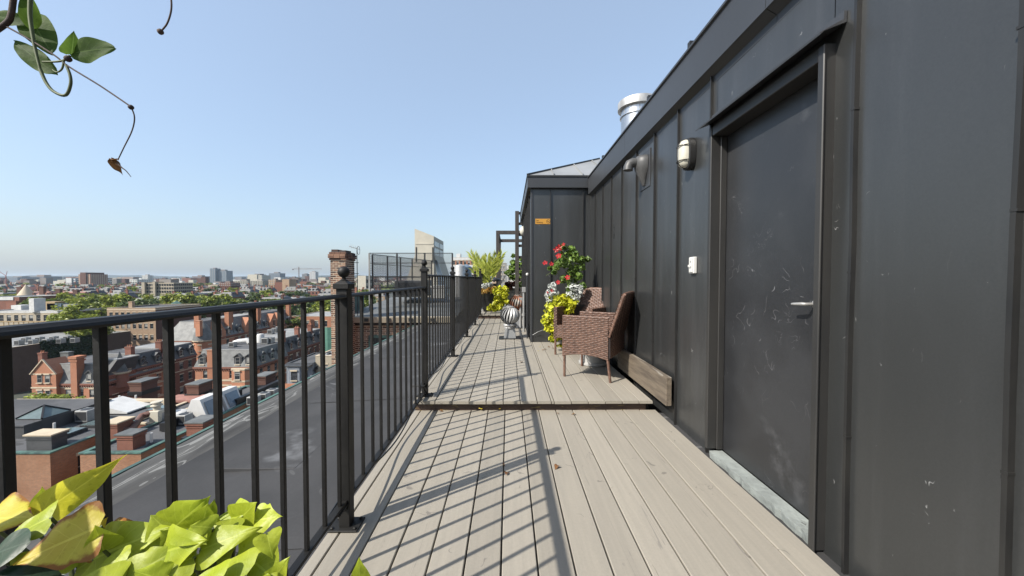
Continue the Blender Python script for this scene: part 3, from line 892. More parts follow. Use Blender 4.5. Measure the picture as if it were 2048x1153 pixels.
def make_chair():
    root = thing('wicker_chair', 'x', 'chair')
    W2, D2 = .28, .25
    zb, za, zs = .215, .64, .40
    wk = M['wicker']; dk = M['wicker_dark']
    def backy(z): return D2 - .03 + max(0, (z - .42)) * .34
    arch = lambda u: zb + .035 * 4 * u * (1 - u)
    for s in (-1, 1):
        xo, xi = s * W2, s * (W2 - .048)
        # solid core of the side panel
        mb = MB()
        n = 8
        poly = [(-D2, za - .004)] + [(-D2 + 2 * D2 * k / n * .96, arch(k / n)) for k in range(n + 1)] + [(D2 - .03, za - .004)]
        mb.prism(poly, lambda u, v, t: (t, u, v), s * (W2 - .006), s * (W2 - .042))
        arm = mb.build('arm', dk, root, world=False)
        mb = MB()
        def Po(u, v, x=xo): 
            uu = u if s > 0 else 1 - u
            y = -D2 + uu * (2 * D2 - .02); z0 = arch(uu) ; return Vector((x, y, z0 + (za - z0) * v))
        weave(mb, Po, 22, 14)
        def Pi(u, v, x=xi):
            uu = 1 - u if s > 0 else u
            y = -D2 + uu * (2 * D2 - .03); return Vector((x, y, zs + (za - zs) * v))
        weave(mb, Pi, 12, 13)
        def Pt(u, v):
            return Vector((-s * 0 + (xi + (xo - xi) * (v if s > 0 else 1 - v)) , (-D2 + u * (2 * D2 - .04)), za)) if s > 0 else Vector((xo + (xi - xo) * v, -D2 + u * (2 * D2 - .04), za))
        weave(mb, Pt, 3, 14)
        def Pf(u, v):
            x0, x1 = min(xo, xi), max(xo, xi)
            return Vector((x0 + (x1 - x0) * u, -D2 - .001, zb + (za - zb) * v))
        weave(mb, Pf, 22, 2)
        tag(mb.build('weave', wk, arm, smooth=80, world=False), kind='stuff')
        mb = MB()
        for x in (xo - s * .004, xi + s * .004):
            mb.tube([(x, -D2, za - .002), (x, D2 - .02, za - .002)], .0065, 6)
        mb.tube([(xo - s * .004, -D2 + .002, zb), (xo - s * .004, -D2 + .002, za)], .0065, 6)
        mb.build('rim', wk, arm, smooth=70, world=False)
    # back
    zt = .875
    mb = MB()
    prof = [(backy(.24) - .012, .24), (backy(.42) - .012, .42), (backy(zt) - .012, zt - .01), (backy(zt) + .02, zt - .004), (backy(.42) + .03, .42), (backy(.24) + .03, .24)]
    mb.prism(prof, lambda u, v, t: (t, u, v), -(W2 - .01), W2 - .01)
    back = mb.build('backrest', dk, root, world=False)
    mb = MB()
    curve = lambda u: .012 * math.sin(PI * u)
    weave(mb, lambda u, v: Vector((-W2 + 2 * W2 * u, backy(.41 + (zt - .41) * v) - .016 , .41 + (zt - .41 + curve(u)) * v)), 25, 17)
    weave(mb, lambda u, v: Vector((W2 - 2 * W2 * u, backy(.24 + (zt - .24) * v) + .034 - .010 * v, .24 + (zt - .24 + curve(u)) * v)), 34, 17)
    for s in (-1, 1):
        weave(mb, lambda u, v: Vector((s * W2, (backy(.5 + (zt - .5) * v) + (-.012 + .04 * (u if s > 0 else 1 - u))), .5 + (zt - .5) * v)), 20, 2)
    tag(mb.build('weave', wk, back, smooth=80, world=False), kind='stuff')
    mb = MB()
    top = [(-W2 + 2 * W2 * i / 10, backy(zt) + .008, zt + curve(i / 10) - .004) for i in range(11)]
    mb.tube(top, .016, 8)
    mb.tube([(-W2, backy(.45) + .012, .45), (-W2, backy(zt) + .008, zt - .006)], .013, 8)
    mb.tube([(W2, backy(.45) + .012, .45), (W2, backy(zt) + .008, zt - .006)], .013, 8)
    mb.build('rim', wk, back, smooth=70, world=False)
    # seat
    seat = MB().box(-W2 + .05, W2 - .05, -D2 + .004, D2 - .045, zs - .10, zs - .008).build('seat', dk, root, world=False)
    mb = MB()
    weave(mb, lambda u, v: Vector((-W2 + .05 + (2 * W2 - .1) * u, -D2 + (2 * D2 - .05) * v, zs)), 22, 15)
    weave(mb, lambda u, v: Vector((-W2 + .05 + (2 * W2 - .1) * u, -D2 - .002, zb + .02 + (zs - zb - .02) * v)), 10, 15)
    tag(mb.build('weave', wk, seat, smooth=80, world=False), kind='stuff')
    # legs, wrapped
    for sx in (-1, 1):
        for sy in (-1, 1):
            mb = MB()
            x, y = sx * (W2 - .016), -D2 + .016 if sy < 0 else D2 - .03
            sp = .03 if sy > 0 else .0
            pts = [(x, y + sp * (1 - z / .25), z) for z in [i * .0155 for i in range(17)]]
            mb.tube(pts, [.0135 + .0016 * (i % 2) for i in range(17)], 6)
            mb.build('leg', wk, root, smooth=40, world=False)
    return root
ch1 = make_chair()
ch2 = copy_tree(ch1)
ch1.location = (.925, 3.965, UP + .001)
ch1.rotation_euler = (0, 0, math.atan2(-.855, -.518) + 0 if False else 0)
def face(o, dx, dy):
    o.rotation_euler = (0, 0, math.atan2(dx, -dy))   # local -Y points along (dx, dy)
face(ch1, -.855, .518)
ch2.location = (.985, 4.985, UP + .001)
face(ch2, -.62, -.785)
ch1['label'] = 'brown wicker armchair seen from behind, nearest on the deck'
ch2['label'] = 'brown wicker armchair facing the camera, behind the nearer chair'
for o in (ch1, ch2): o['group'] = 'wicker armchairs on the upper deck'

# low white drum between the chairs
dr_ = thing('drum_table', 'low white round drum standing under the wicker armchairs', 'side table', (1.02, 4.42, UP))
MB().lathe((1.02, 4.42, UP), [(.165, 0), (.175, .01), (.175, .03), (.158, .04), (.15, .20), (.16, .215)], 28).build('body', M['pale_drum'], dr_, smooth=40)
MB().lathe((1.02, 4.42, UP + .216), [(.17, 0), (.17, .014), (.16, .018)], 28).build('top', M['pale_drum'], dr_, smooth=40)

# ================================================================== TURBINE VENTS
def turbine(label, x, y, z, r, m, n=18, bh=.17):
    root = thing('turbine_vent', label, 'vent', (x, y, z), group='turbine vents on the deck')
    bz = z + bh
    mb = MB()
    b0, b1 = .105, .085
    mb.add([(x - b0, y - b0, z), (x + b0, y - b0, z), (x + b0, y + b0, z), (x - b0, y + b0, z), (x - b1, y - b1, bz), (x + b1, y - b1, bz), (x + b1, y + b1, bz), (x - b1, y + b1, bz)],
           [(0, 3, 2, 1), (4, 5, 6, 7), (0, 1, 5, 4), (1, 2, 6, 5), (2, 3, 7, 6), (3, 0, 4, 7)])
    mb.build('base', M['zinc_roof'], root, bevel=.004)
    MB().box(x - .19, x + .19, y - .15, y + .15, z, z + .014).build('flange', M['parapet_black'], root, bevel=.003)
    MB().lathe((x, y, bz), [(.10, 0), (.105, .015), (.1, .03), (.115, .05), (.118, .06), (.11, .075)], 24).build('collar', m, root, smooth=40)
    cz = bz + .075 + r * .88
    mb = MB()
    core = MB().lathe((x, y, cz), [(r * .58 * math.sin(PI * i / 8) + 1e-4, -r * .85 * math.cos(PI * i / 8)) for i in range(9)], 12).build('core', M['zinc_seam'], root, smooth=60)
    for k in range(n):
        t0 = 2 * PI * k / n
        vs = []
        m_ = 12
        for i in range(m_ + 1):
            a = PI * (.10 + .80 * i / m_)
            rr_ = r * math.sin(a); zz = cz - r * .92 * math.cos(a)
            tw = t0 + .55 * (i / m_ - .5)
            wd = (2 * PI / n) * .92
            for q, kr in ((0, .74), (.5, .97), (1, 1.03)):
                vs.append((x + rr_ * kr * math.cos(tw + wd * q), y + rr_ * kr * math.sin(tw + wd * q), zz))
        fs = []
        for i in range(m_):
            a = i * 3
            fs += [(a, a + 1, a + 4, a + 3), (a + 1, a + 2, a + 5, a + 4)]
        MB().add(vs, fs).build('vane', m, root, smooth=70)
    MB().lathe((x, y, cz + r * .84), [(r * .42, 0), (r * .42, .012), (r * .3, .022), (.01, .03)], 20).build('top_cap', m, root, smooth=40)
    mb = MB()
    mb.tube([(x - r * .45, y - r * .3, cz + r * .8), (x - r * .2, y - r * .15, cz + r * 1.08), (x, y, cz + r * 1.1)], .006, 6)
    mb.build('brace', m, root)
turbine('silver turbine vent with curved vanes, nearest on the deck', X_at(1020, 6.35), 6.35, UP, .165, M['steel_dull'])
turbine('rust stained turbine vent partly hidden behind the silver one', X_at(1034, 8.0), 7.7, UP, .165, M['rusty'], bh=.30)

# ================================================================== LEAVES
def leafmesh(name, prof, m, curl=.15, fold=.12, wave_=.03, sweep=.25, rows=22, seed=0):
    """unit leaf along +Y, base at the origin, normal +Z; prof(t) -> half width"""
    r_ = random.Random(seed)
    cols = [-1, -.8, -.55, -.3, -.1, 0, .1, .3, .55, .8, 1]
    mb = MB(); mb.uv = []
    ph = r_.uniform(0, 6)
    for i in range(rows + 1):
        t = i / rows
        wd = prof(t)
        for u in cols:
            x = u * wd
            y = t - sweep * abs(u) ** 1.6 * (1 - t) * wd * 1.3
            z = -curl * t * t + fold * (math.sqrt(x * x + .004) - .063) * (1 - .35 * abs(u)) + wave_ * math.sin(ph + t * 9 + u * 2) * abs(u) - .025 * abs(math.sin(t * 12 + abs(u) * 2.5)) * abs(u) * wd - .25 * curl * u * u * wd
            mb.v.append((x, y, z)); mb.uv.append((u, t))
    n = len(cols)
    for i in range(rows):
        for j in range(n - 1):
            mb.f.append((i * n + j, i * n + j + 1, (i + 1) * n + j + 1, (i + 1) * n + j)); mb.m.append(0)
    return mb.mesh(name, m, smooth=80)
def lerp_prof(tab):
    def f(t):
        for (a, x), (b, y) in zip(tab[:-1], tab[1:]):
            if a <= t <= b:
                k = (t - a) / (b - a); i = tab.index((a, x))
                p0 = tab[max(0, i - 1)][1] if i else x; p3 = tab[min(len(tab) - 1, i + 2)][1]
                return max(.003, .5 * (2 * x + (y - p0) * k + (2 * p0 - 5 * x + 4 * y - p3) * k * k + (3 * x - p0 - 3 * y + p3) * k ** 3))
        return tab[-1][1]
    return f
heart = lerp_prof([(0, .20), (.10, .46), (.26, .52), (.45, .42), (.62, .30), (.8, .14), (1, .004)])
lobed = lerp_prof([(0, .16), (.12, .42), (.26, .46), (.40, .385), (.52, .40), (.66, .25), (.82, .11), (1, .004)])
pointy = lerp_prof([(0, .03), (.1, .10), (.3, .17), (.5, .16), (.7, .11), (.9, .03), (1, .003)])
ovalp = lerp_prof([(0, .02), (.12, .17), (.35, .30), (.6, .31), (.82, .2), (.94, .1), (1, .01)])
def place_leaf(me, parent, base, tip, wide=1.0, roll=0, name='leaf', face_up=.5):
    base = Vector(base); tip = Vector(tip)
    ya = tip - base; L = ya.length; ya.normalize()
    cen = (base + tip) / 2
    nrm = ((EYE - cen).normalized() * (1 - face_up) + Vector((-.2, -.1, 1)) * face_up)
    nrm = nrm - ya * nrm.dot(ya)
    nrm.normalize()
    xa = ya.cross(nrm)
    m = Matrix((xa, ya, nrm)).transposed()
    m = m @ Matrix.Rotation(roll, 3, 'Y')
    o = link(name, me, parent)
    pl = Vector(parent.location) if parent else Vector((0, 0, 0))
    o.matrix_local = Matrix.Translation(base - pl) @ m.to_4x4() @ Matrix.Diagonal((L * wide, L, L, 1))
    return o

# ---- sweet potato vine in front of the camera
sp_ = thing('sweet_potato_vine', 'chartreuse sweet potato vine with large leaves, nearest at lower left', 'plant', (-.45, .45, .66))
LM = {}
for k, (p, m_) in enumerate([('heart', 'lime'), ('lobed', 'lime'), ('heart', 'lime_yellow'), ('lobed', 'lime_yellow'), ('pointy', 'lime2'), ('pointy', 'lime'), ('heart', 'darkgreen'), ('ovalp', 'darkgreen')]):
    for sd_ in range(3):
        LM[(p, m_, sd_)] = leafmesh('leaf', {'heart': heart, 'lobed': lobed, 'pointy': pointy, 'ovalp': ovalp}[p], M[m_], curl=.10 + .08 * sd_, fold=.05 + .09 * sd_, wave_=.022 + .012 * sd_, seed=k * 3 + sd_)
fg = [  # shape, material, base px, tip px, depth base, depth tip, width factor, face_up, roll
    ('pointy', 'lime2', (52, 1035), (221, 920), .50, .46, .66, .12, .25),
    ('pointy', 'lime', (76, 1010), (87, 966), .50, .50, 1.6, .2, .4),
    ('heart', 'lime', (112, 1018), (-20, 1075), .46, .44, .80, .4, .2),
    ('lobed', 'lime_yellow', (200, 1040), (15, 1120), .44, .40, .95, .35, -.1),
    ('heart', 'lime_yellow', (150, 1085), (200, 1032), .46, .46, 1.1, .3, .1),
    ('heart', 'lime_yellow', (-30, 1030), (48, 1012), .48, .47, 1.0, .4, 0),
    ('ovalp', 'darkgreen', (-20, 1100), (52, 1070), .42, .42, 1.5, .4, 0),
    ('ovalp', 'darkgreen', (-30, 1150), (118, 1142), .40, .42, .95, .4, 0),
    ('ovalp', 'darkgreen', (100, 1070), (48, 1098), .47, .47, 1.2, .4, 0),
    ('heart', 'lime', (25, 1130), (80, 1090), .42, .43, 1.2, .3, 0),
    ('heart', 'lime', (150, 1130), (190, 1102), .46, .46, 1.2, .5, .2),
    ('heart', 'lime', (175, 1112), (320, 1040), .45, .46, .85, .45, .2),
    ('heart', 'lime_yellow', (210, 1075), (275, 1040), .50, .49, .9, .4, .2),
    ('heart', 'lime', (262, 1105), (160, 1152), .43, .41, .95, .45, 0),
    ('lobed', 'lime', (250, 1150), (360, 1077), .42, .44, .85, .4, .15),
    ('heart', 'lime', (345, 1060), (302, 1018), .48, .48, 1.3, .3, .1),
    ('lobed', 'lime', (340, 1050), (406, 994), .49, .48, 1.0, .25, .5),
    ('heart', 'lime', (385, 1095), (345, 1035), .46, .47, 1.25, .3, .1),
    ('heart', 'lime', (400, 1060), (412, 1002), .48, .47, 1.2, .2, -.2),
    ('pointy', 'lime', (408, 1040), (428, 993), .49, .49, 1.6, .2, .3),
    ('heart', 'lime', (470, 1030), (430, 1022), .50, .50, 1.3, .3, 0),
    ('heart', 'lime', (470, 1035), (508, 998), .50, .49, 1.1, .3, .4),
    ('heart', 'lime', (455, 1020), (500, 1000), .51, .50, 1.0, .5, 0),
    ('lobed', 'lime', (505, 1030), (552, 1020), .50, .49, 1.2, .5, .3),
    ('heart', 'lime', (468, 1062), (405, 1040), .47, .47, 1.1, .35, .1),
    ('heart', 'lime', (392, 1092), (512, 1040), .45, .46, .65, .5, .2),
    ('heart', 'lime', (470, 1098), (536, 1080), .46, .46, 1.25, .4, .2),
    ('heart', 'lime', (500, 1140), (385, 1150), .42, .42, 1.0, .45, 0),
    ('heart', 'lime', (500, 1105), (552, 1148), .45, .43, 1.2, .35, 0),
    ('heart', 'lime', (530, 1165), (573, 1116), .44, .44, .9, .2, .5),
    ('heart', 'lime', (395, 1100), (310, 1130), .44, .42, 1.1, .4, .1),
    ('lobed', 'lime', (330, 1150), (268, 1128), .41, .40, 1.2, .4, 0),
    ('heart', 'lime', (440, 1160), (352, 1165), .40, .40, 1.2, .5, 0),
    ('heart', 'lime', (718, 1175), (719, 1108), .46, .46, .75, .15, .1),
    ('heart', 'lime', (230, 1165), (110, 1165), .40, .39, 1.1, .5, 0),
    ('heart', 'lime', (300, 1090), (235, 1065), .49, .49, 1.2, .3, 0),
    ('heart', 'lime', (430, 1110), (470, 1080), .48, .48, 1.2, .3, 0),
    ('heart', 'lime', (280, 1120), (330, 1090), .48, .48, 1.3, .3, 0),
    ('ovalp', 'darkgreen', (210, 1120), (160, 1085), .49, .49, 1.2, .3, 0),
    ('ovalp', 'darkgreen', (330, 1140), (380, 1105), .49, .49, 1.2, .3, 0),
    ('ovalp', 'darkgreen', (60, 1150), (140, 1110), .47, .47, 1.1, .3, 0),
]
stem_o = at(300, 1260, .48)
r2 = random.Random(5)
big = list(fg)
fg = []
for (p, m_, b_, t_, db_, dt_, wd, fu, rl) in big:
    if p != 'pointy' and m_ == 'lime':      # keep the tip, pull the base in: the photo's leaves are short
        b_ = (t_[0] + (b_[0] - t_[0]) * .92, t_[1] + (b_[1] - t_[1]) * .92)
    b_ = (b_[0], b_[1] + 13); t_ = (t_[0], t_[1] + 11)
    fg.append((p, m_, b_, t_, db_, dt_, wd, fu, rl))
for _ in range(14):
    x = r2.uniform(150, 545); top = 1030 + .9 * abs(x - 420) * .35
    y = r2.uniform(top, 1165)
    a = r2.uniform(0, 2 * PI); L = r2.uniform(38, 66)
    d = .47 + r2.uniform(-.03, .05)
    fg.append((r2.choice(('heart',)), 'lime', (x, y), (x + L * math.cos(a), y - L * math.sin(a) * .8), d, d - .015, r2.uniform(.9, 1.25), r2.uniform(.2, .55), r2.uniform(-.4, .4)))
for i, (p, m_, b_, t_, db_, dt_, wd, fu, rl) in enumerate(fg):
    k = .88
    B_ = at(b_[0], b_[1], db_ * k + .06); T_ = at(t_[0], t_[1], dt_ * k + .06)
    lf = place_leaf(LM[(p, m_, i % 3)], sp_, B_, T_, wd, rl, face_up=fu)
mb = MB()
for i, (p, m_, b_, t_, db_, dt_, wd, fu, rl) in enumerate(fg):
    B_ = at(b_[0], b_[1], db_ * .88 + .06)
    so = at(min(560, max(-60, b_[0] * .6 + 130)), 1300, .50)
    mid = (B_ + so) / 2 + Vector((0, .02, .02))
    mb.tube([so, mid, B_], [.0035, .003, .0018], 6)
tag(mb.build('stems', M['stem'], sp_, smooth=60), kind='stuff')
# planter that carries it, below the frame
pl = thing('vine_planter', 'black planter under the chartreuse sweet potato vine at lower left', 'planter', (-.42, .44, 0))
mb = MB()
mb.add([(-.64, .25, 0), (-.36, .25, 0), (-.36, .52, 0), (-.64, .52, 0), (-.68, .20, .50), (-.32, .20, .50), (-.32, .56, .50), (-.68, .56, .50)], [(0, 3, 2, 1), (0, 1, 5, 4), (1, 2, 6, 5), (2, 3, 7, 6), (3, 0, 4, 7)])
mb.build('pot', M['black_pot'], pl)
MB().quad((-.675, .21, .48), (-.325, .21, .48), (-.325, .55, .48), (-.675, .55, .48)).build('soil', M['soil'], pl)

# ---- climbing vine hanging into the top left corner
vn = thing('hanging_vine', 'twining vine with dangling stem and round leaves in the top left corner', 'vine', at(60, -40, .34))
V5 = lambda x, y, d=.55: at(x, y, d * .62)
VS = .62
def vstem(pts, r0, r1, m='twig', n=7, name='stem'):
    P3 = [V5(*p) for p in pts]
    # smooth by Catmull-Rom
    out = []
    for i in range(len(P3) - 1):
        p0, p1, p2, p3 = P3[max(0, i - 1)], P3[i], P3[i + 1], P3[min(len(P3) - 1, i + 2)]
        for k in range(5):
            t = k / 5
            out.append(.5 * ((2 * p1) + (p2 - p0) * t + (2 * p0 - 5 * p1 + 4 * p2 - p3) * t * t + (3 * p1 - p0 - 3 * p2 + p3) * t ** 3))
    out.append(P3[-1])
    rs = [VS * .68 * (r0 + (r1 - r0) * i / (len(out) - 1)) for i in range(len(out))]
    MB().tube(out, rs, n).build(name, M[m], vn, smooth=60)
vstem([(30, -30), (26, 5), (22, 30), (14, 46), (-20, 70)], .0050, .0052)
vstem([(10, 52), (60, 80), (110, 112), (138, 134), (200, 172), (262, 214)], .0018, .0016)
vstem([(262, 214), (269, 235), (264, 262), (248, 295), (236, 320)], .0014, .0010)
vstem([(62, -20), (60, 30), (66, 75), (72, 105), (80, 138)], .0042, .0024, 'stem')
vstem([(80, 138), (92, 165), (108, 184), (131, 191), (141, 170), (140, 150), (132, 130)], .0032, .0026, 'stem')
vstem([(85, 124), (110, 124), (128, 121), (140, 112)], .0016, .0026, 'stem')
vstem([(128, 121), (124, 138), (114, 145), (105, 140)], .0020, .0012, 'stem')
vstem([(340, -20), (343, 8), (341, 28), (334, 48), (325, 60), (321, 66)], .0018, .0016)
mb = MB()
mb.ball(V5(262, 215), .0022, 8, 6); mb.ball(V5(321, 64), .0025, 8, 6); mb.ball(V5(318, 62), .0016, 8, 6); mb.ball(V5(136, 118), .0028, 8, 6)
mb.build('node', M['twig'], vn, smooth=60)
for (p, b_, t_, db_, dt_, wd, fu, rl, m_) in [
        ('ovalp', (60, 48), (-45, 20), .57, .55, .95, .25, .2, 'vine'), ('ovalp', (52, 20), (92, 95), .58, .56, 1.0, .2, .3, 'vine'), ('ovalp', (112, 150), (16, 74), .56, .55, .80, .15, -.2, 'vine'),
        ('heart', (143, 110), (150, 64), .56, .55, 1.0, .1, .3, 'vine'), ('ovalp', (143, 108), (214, 90), .56, .54, .95, .3, .2, 'vine'), ('pointy', (64, 60), (52, -25), .57, .55, 1.6, .1, 0, 'vine')]:
    me_ = leafmesh('leaf', {'ovalp': ovalp, 'heart': heart, 'pointy': pointy}[p], M[m_], curl=.12, fold=.2, wave_=.03, seed=int(b_[0]))
    place_leaf(me_, vn, V5(b_[0], b_[1], db_), V5(t_[0], t_[1], dt_), wd * .72, rl, face_up=fu)
me_ = leafmesh('leaf', pointy, M['dryleaf'], curl=.5, fold=.9, wave_=.12, seed=5)
place_leaf(me_, vn, V5(236, 320), V5(216, 314), 1.8, .5)
place_leaf(me_, vn, V5(222, 318), V5(240, 342), 1.6, .2)
vstem([(234, 326), (244, 336), (252, 342), (262, 354)], .0016, .0006)

# ================================================================== SMALL-LEAF FOLIAGE
def leaves(mb, pts, size, r_, out=None, up=.3, jit=.6, long=1.7):
    for p in pts:
        p = Vector(p)
        d = Vector((r_.gauss(0, 1), r_.gauss(0, 1), r_.gauss(0, 1)))
        if out is not None: d = d * jit + (p - Vector(out)).normalized()
        d.z += up
        n = d.normalized()
        a = n.orthogonal().normalized()
        a = Matrix.Rotation(r_.uniform(0, 6.28), 3, n) @ a
        b = n.cross(a)
        s = size * r_.uniform(.6, 1.3)
        a = a * s * long / 2; b = b * s / 2
        m_ = n * s * .18
        mb.add([p - a, p + b * .95 - a * .1 + m_, p + a, p - b * .95 - a * .1 + m_], [(0, 1, 2), (0, 2, 3)])
def blob_pts(c, r3, n, r_, shell=.5):
    out = []
    for _ in range(n):
        d = Vector((r_.gauss(0, 1), r_.gauss(0, 1), r_.gauss(0, 1))).normalized()
        k = shell + (1 - shell) * r_.random() ** .6
        out.append(Vector(c) + Vector((d.x * r3[0], d.y * r3[1], d.z * r3[2])) * k)
    return out
def clumps(mb, cs, n, size, r_, up=.3, shell=.4, long=1.7):
    for c_, r3 in cs:
        leaves(mb, blob_pts(c_, r3 if isinstance(r3, tuple) else (r3, r3, r3), n, r_, shell), size, r_, c_, up, long=long)

# ---- flower planter by the bulkhead
r_ = random.Random(11)
d_ = 5.45
fx = X_at(1140, d_)
fp = thing('flower_planter', 'tall black planter in the corner behind the wicker chairs', 'planter', (fx, d_, UP))
mb = MB()
a0, a1 = .13, .19
mb.add([(fx - a0, d_ - a0, UP), (fx + a0, d_ - a0, UP), (fx + a0, d_ + a0, UP), (fx - a0, d_ + a0, UP), (fx - a1, d_ - a1, .74), (fx + a1, d_ - a1, .74), (fx + a1, d_ + a1, .74), (fx - a1, d_ + a1, .74)], [(0, 3, 2, 1), (0, 1, 5, 4), (1, 2, 6, 5), (2, 3, 7, 6), (3, 0, 4, 7)])
mb.build('pot', M['black_pot'], fp)
MB().box(fx - a1 - .01, fx + a1 + .01, d_ - a1 - .01, d_ + a1 + .01, .72, .742).build('rim', M['black_pot'], fp)
Pq = lambda x, y, d=d_ - .15: at(x, y, d)
# mandevilla
mv = thing('mandevilla', 'red flowering mandevilla climbing above the flower planter', 'plant', (fx, d_, .74))
mb = MB()
cs = []
for (x, y, r) in [(1140, 500, .085), (1128, 512, .09), (1150, 517, .10), (1135, 528, .10), (1162, 520, .07), (1120, 527, .08), (1150, 540, .09), (1140, 548, .08), (1157, 553, .07), (1160, 534, .07), (1112, 536, .05), (1175, 519, .035), (1145, 565, .08), (1128, 560, .06), (1108, 545, .03), (1100, 537, .025), (1141, 579, .07), (1165, 572, .05), (1125, 495, .05), (1147, 509, .08)]:
    cs.append((Pq(x, y, d_ - r_.uniform(.0, .25)), (r, r, r * .85)))
clumps(mb, cs, 52, .040, r_, up=.2, shell=.2)
tag(mb.build('foliage', M['green_s'], mv), kind='stuff')
mb = MB()
for (x0, y0, x1, y1) in [(1140, 600, 1138, 500), (1142, 600, 1160, 520), (1138, 590, 1110, 540), (1110, 540, 1092, 552), (1150, 525, 1179, 516), (1128, 510, 1124, 490)]:
    p, q = Pq(x0, y0, d_ - .1), Pq(x1, y1, d_ - .14)
    mb.tube([p, (p + q) / 2 + Vector((.02, 0, .01)), q], .004, 5)
tag(mb.build('stems', M['stem'], mv), kind='stuff')
for (x, y, s_) in [(1118, 496, .055), (1127, 489, .03), (1117, 512, .05), (1090, 526, .042), (1103, 528, .036), (1135, 555, .045), (1116, 565, .038), (1104, 582, .03), (1095, 585, .022), (1112, 500, .045)]:
    c_ = Pq(x, y, d_ - .30)
    mb = MB()
    nrm = (EYE - c_).normalized() + Vector((r_.uniform(-.4, .4), 0, r_.uniform(-.1, .6))); nrm.normalize()
    u = nrm.orthogonal().normalized(); v = nrm.cross(u)
    for k in range(5):
        t_ = 2 * PI * k / 5 + r_.random() * .3
        dd = u * math.cos(t_) + v * math.sin(t_); ee = -u * math.sin(t_) + v * math.cos(t_)
        mb.add([c_ - nrm * s_ * .25, c_ + dd * s_ * .55 - ee * s_ * .28, c_ + dd * s_ * .95 + ee * .1 * s_ - nrm * s_ * .12, c_ + dd * s_ * .6 + ee * s_ * .42], [(0, 1, 2, 3)])
    mb.tube([c_ - nrm * s_ * .2, c_ - nrm * s_ * 1.1], [s_ * .12, s_ * .05], 6)
    mb.build('flower', M['red'], mv)
# dusty miller
dm = thing('dusty_miller', 'silvery white dusty miller in the flower planter behind the chairs', 'plant', (fx, d_, .74))
mb = MB()
cs = [(Pq(x, y, d_ - .26), (r, r, r)) for (x, y, r) in [(1105, 575, .065), (1098, 590, .065), (1110, 588, .055), (1100, 602, .05), (1145, 578, .08), (1155, 588, .075), (1140, 592, .07), (1150, 600, .07), (1160, 577, .05)]]
clumps(mb, cs, 110, .03, r_, up=.25, shell=.3, long=2.2)
tag(mb.build('foliage', M['silver_s'], dm), kind='stuff')
# sweet potato vine spilling down
sv = thing('trailing_vine', 'bright yellow green trailing vine spilling from the flower planter', 'plant', (fx, d_, .74))
mb = MB()
cs = [(Pq(x, y, d_ - .30), (r * 1.2, r, r)) for (x, y, r) in [(1110, 603, .075), (1125, 601, .08), (1140, 606, .075), (1107, 618, .085), (1120, 615, .08), (1134, 618, .07), (1098, 634, .06), (1112, 633, .075), (1125, 632, .06), (1093, 645, .045), (1104, 648, .06), (1098, 657, .035), (1108, 662, .05), (1112, 675, .04), (1104, 676, .02), (1122, 650, .06), (1120, 668, .05)]]
cs = [(c_, (a * 1.35, b * 1.35, c2_ * 1.2)) for c_, (a, b, c2_) in cs]
clumps(mb, cs, 62, .055, r_, up=.25, shell=.35, long=1.3)
cs = [(Pq(x, y, d_ - .25), (r * 1.3, r, r * .5)) for (x, y, r) in [(1107, 683, .03), (1120, 692, .04)]]
clumps(mb, cs, 25, .04, r_, up=.5, long=1.3)
tag(mb.build('foliage', M['lime_s'], sv), kind='stuff')

# ---- far planters on the third deck
d3 = 10.4
gx = X_at(976, d3)
tp = thing('tapered_planter', 'black tapered planter holding the palm at the far step', 'planter', (gx, d3, TOP3))
mb = MB()
a0, a1 = .12, .20
mb.add([(gx - a0, d3 - a0, TOP3), (gx + a0 + .05, d3 - a0, TOP3), (gx + a0 + .05, d3 + a0, TOP3), (gx - a0, d3 + a0, TOP3), (gx - a1, d3 - a1, .74), (gx + a1 + .06, d3 - a1, .74), (gx + a1 + .06, d3 + a1, .74), (gx - a1, d3 + a1, .74)], [(0, 3, 2, 1), (0, 1, 5, 4), (1, 2, 6, 5), (2, 3, 7, 6), (3, 0, 4, 7), (4, 5, 6, 7)])
mb.build('pot', M['black_pot'], tp, bevel=.006)
pm = thing('potted_palm', 'feathery yellow green palm in the black planter at the far end', 'plant', (gx, d3, .74))
base = Vector((gx, d3, .74))
for k, (x, y, ln) in enumerate([(941, 508, 1), (950, 512, 1), (962, 520, 1), (975, 514, 1), (985, 522, 1), (993, 512, 1), (1004, 510, 1), (955, 535, .8), (968, 528, .9), (980, 535, .8), (990, 535, .8), (946, 540, .8), (1000, 525, .9), (972, 545, .7), (960, 550, .7)]):
    tip = at(x, y, d3 + r_.uniform(-.3, .4))
    mid = (base + tip) / 2 + Vector((0, 0, .06)) - (tip - base).cross(Vector((0, 1, 0))) * .06 * (1 if x < 975 else -1)
    mb = MB()
    sp3 = []
    for i in range(13):
        t = i / 12
        sp3.append(base * (1 - t) ** 2 + mid * 2 * t * (1 - t) + tip * t * t)
    mb.tube(sp3, [.008 - .006 * i / 12 for i in range(13)], 5)
    ax = (tip - base).normalized()
    for i in range(5, 13):
        for sgn in (-1, 1):
            for q in (0, .33, .67):
                p = sp3[i] if q == 0 or i == 12 else sp3[i] * (1 - q) + sp3[i + 1] * q
                sd_ = ax.cross(Vector((r_.uniform(-.5, .5), 1, r_.uniform(-.3, .3)))).normalized() * sgn
                dd = (ax * .95 + sd_ * .62 + Vector((0, r_.uniform(-.3, .3), .0))).normalized()
                L = .26 * ln * (1 - .5 * abs(i - 8) / 6) * r_.uniform(.8, 1.2)
                wv = dd.cross(Vector((0, 1, 0))).normalized() * .0115
                e = p + dd * L + Vector((0, 0, -.05 * L))
                mdl = p + dd * L * .5
                mb.add([p, mdl + wv, e, mdl - wv], [(0, 1, 2, 3)])
    mb.build('frond', M['palm_s'], pm)
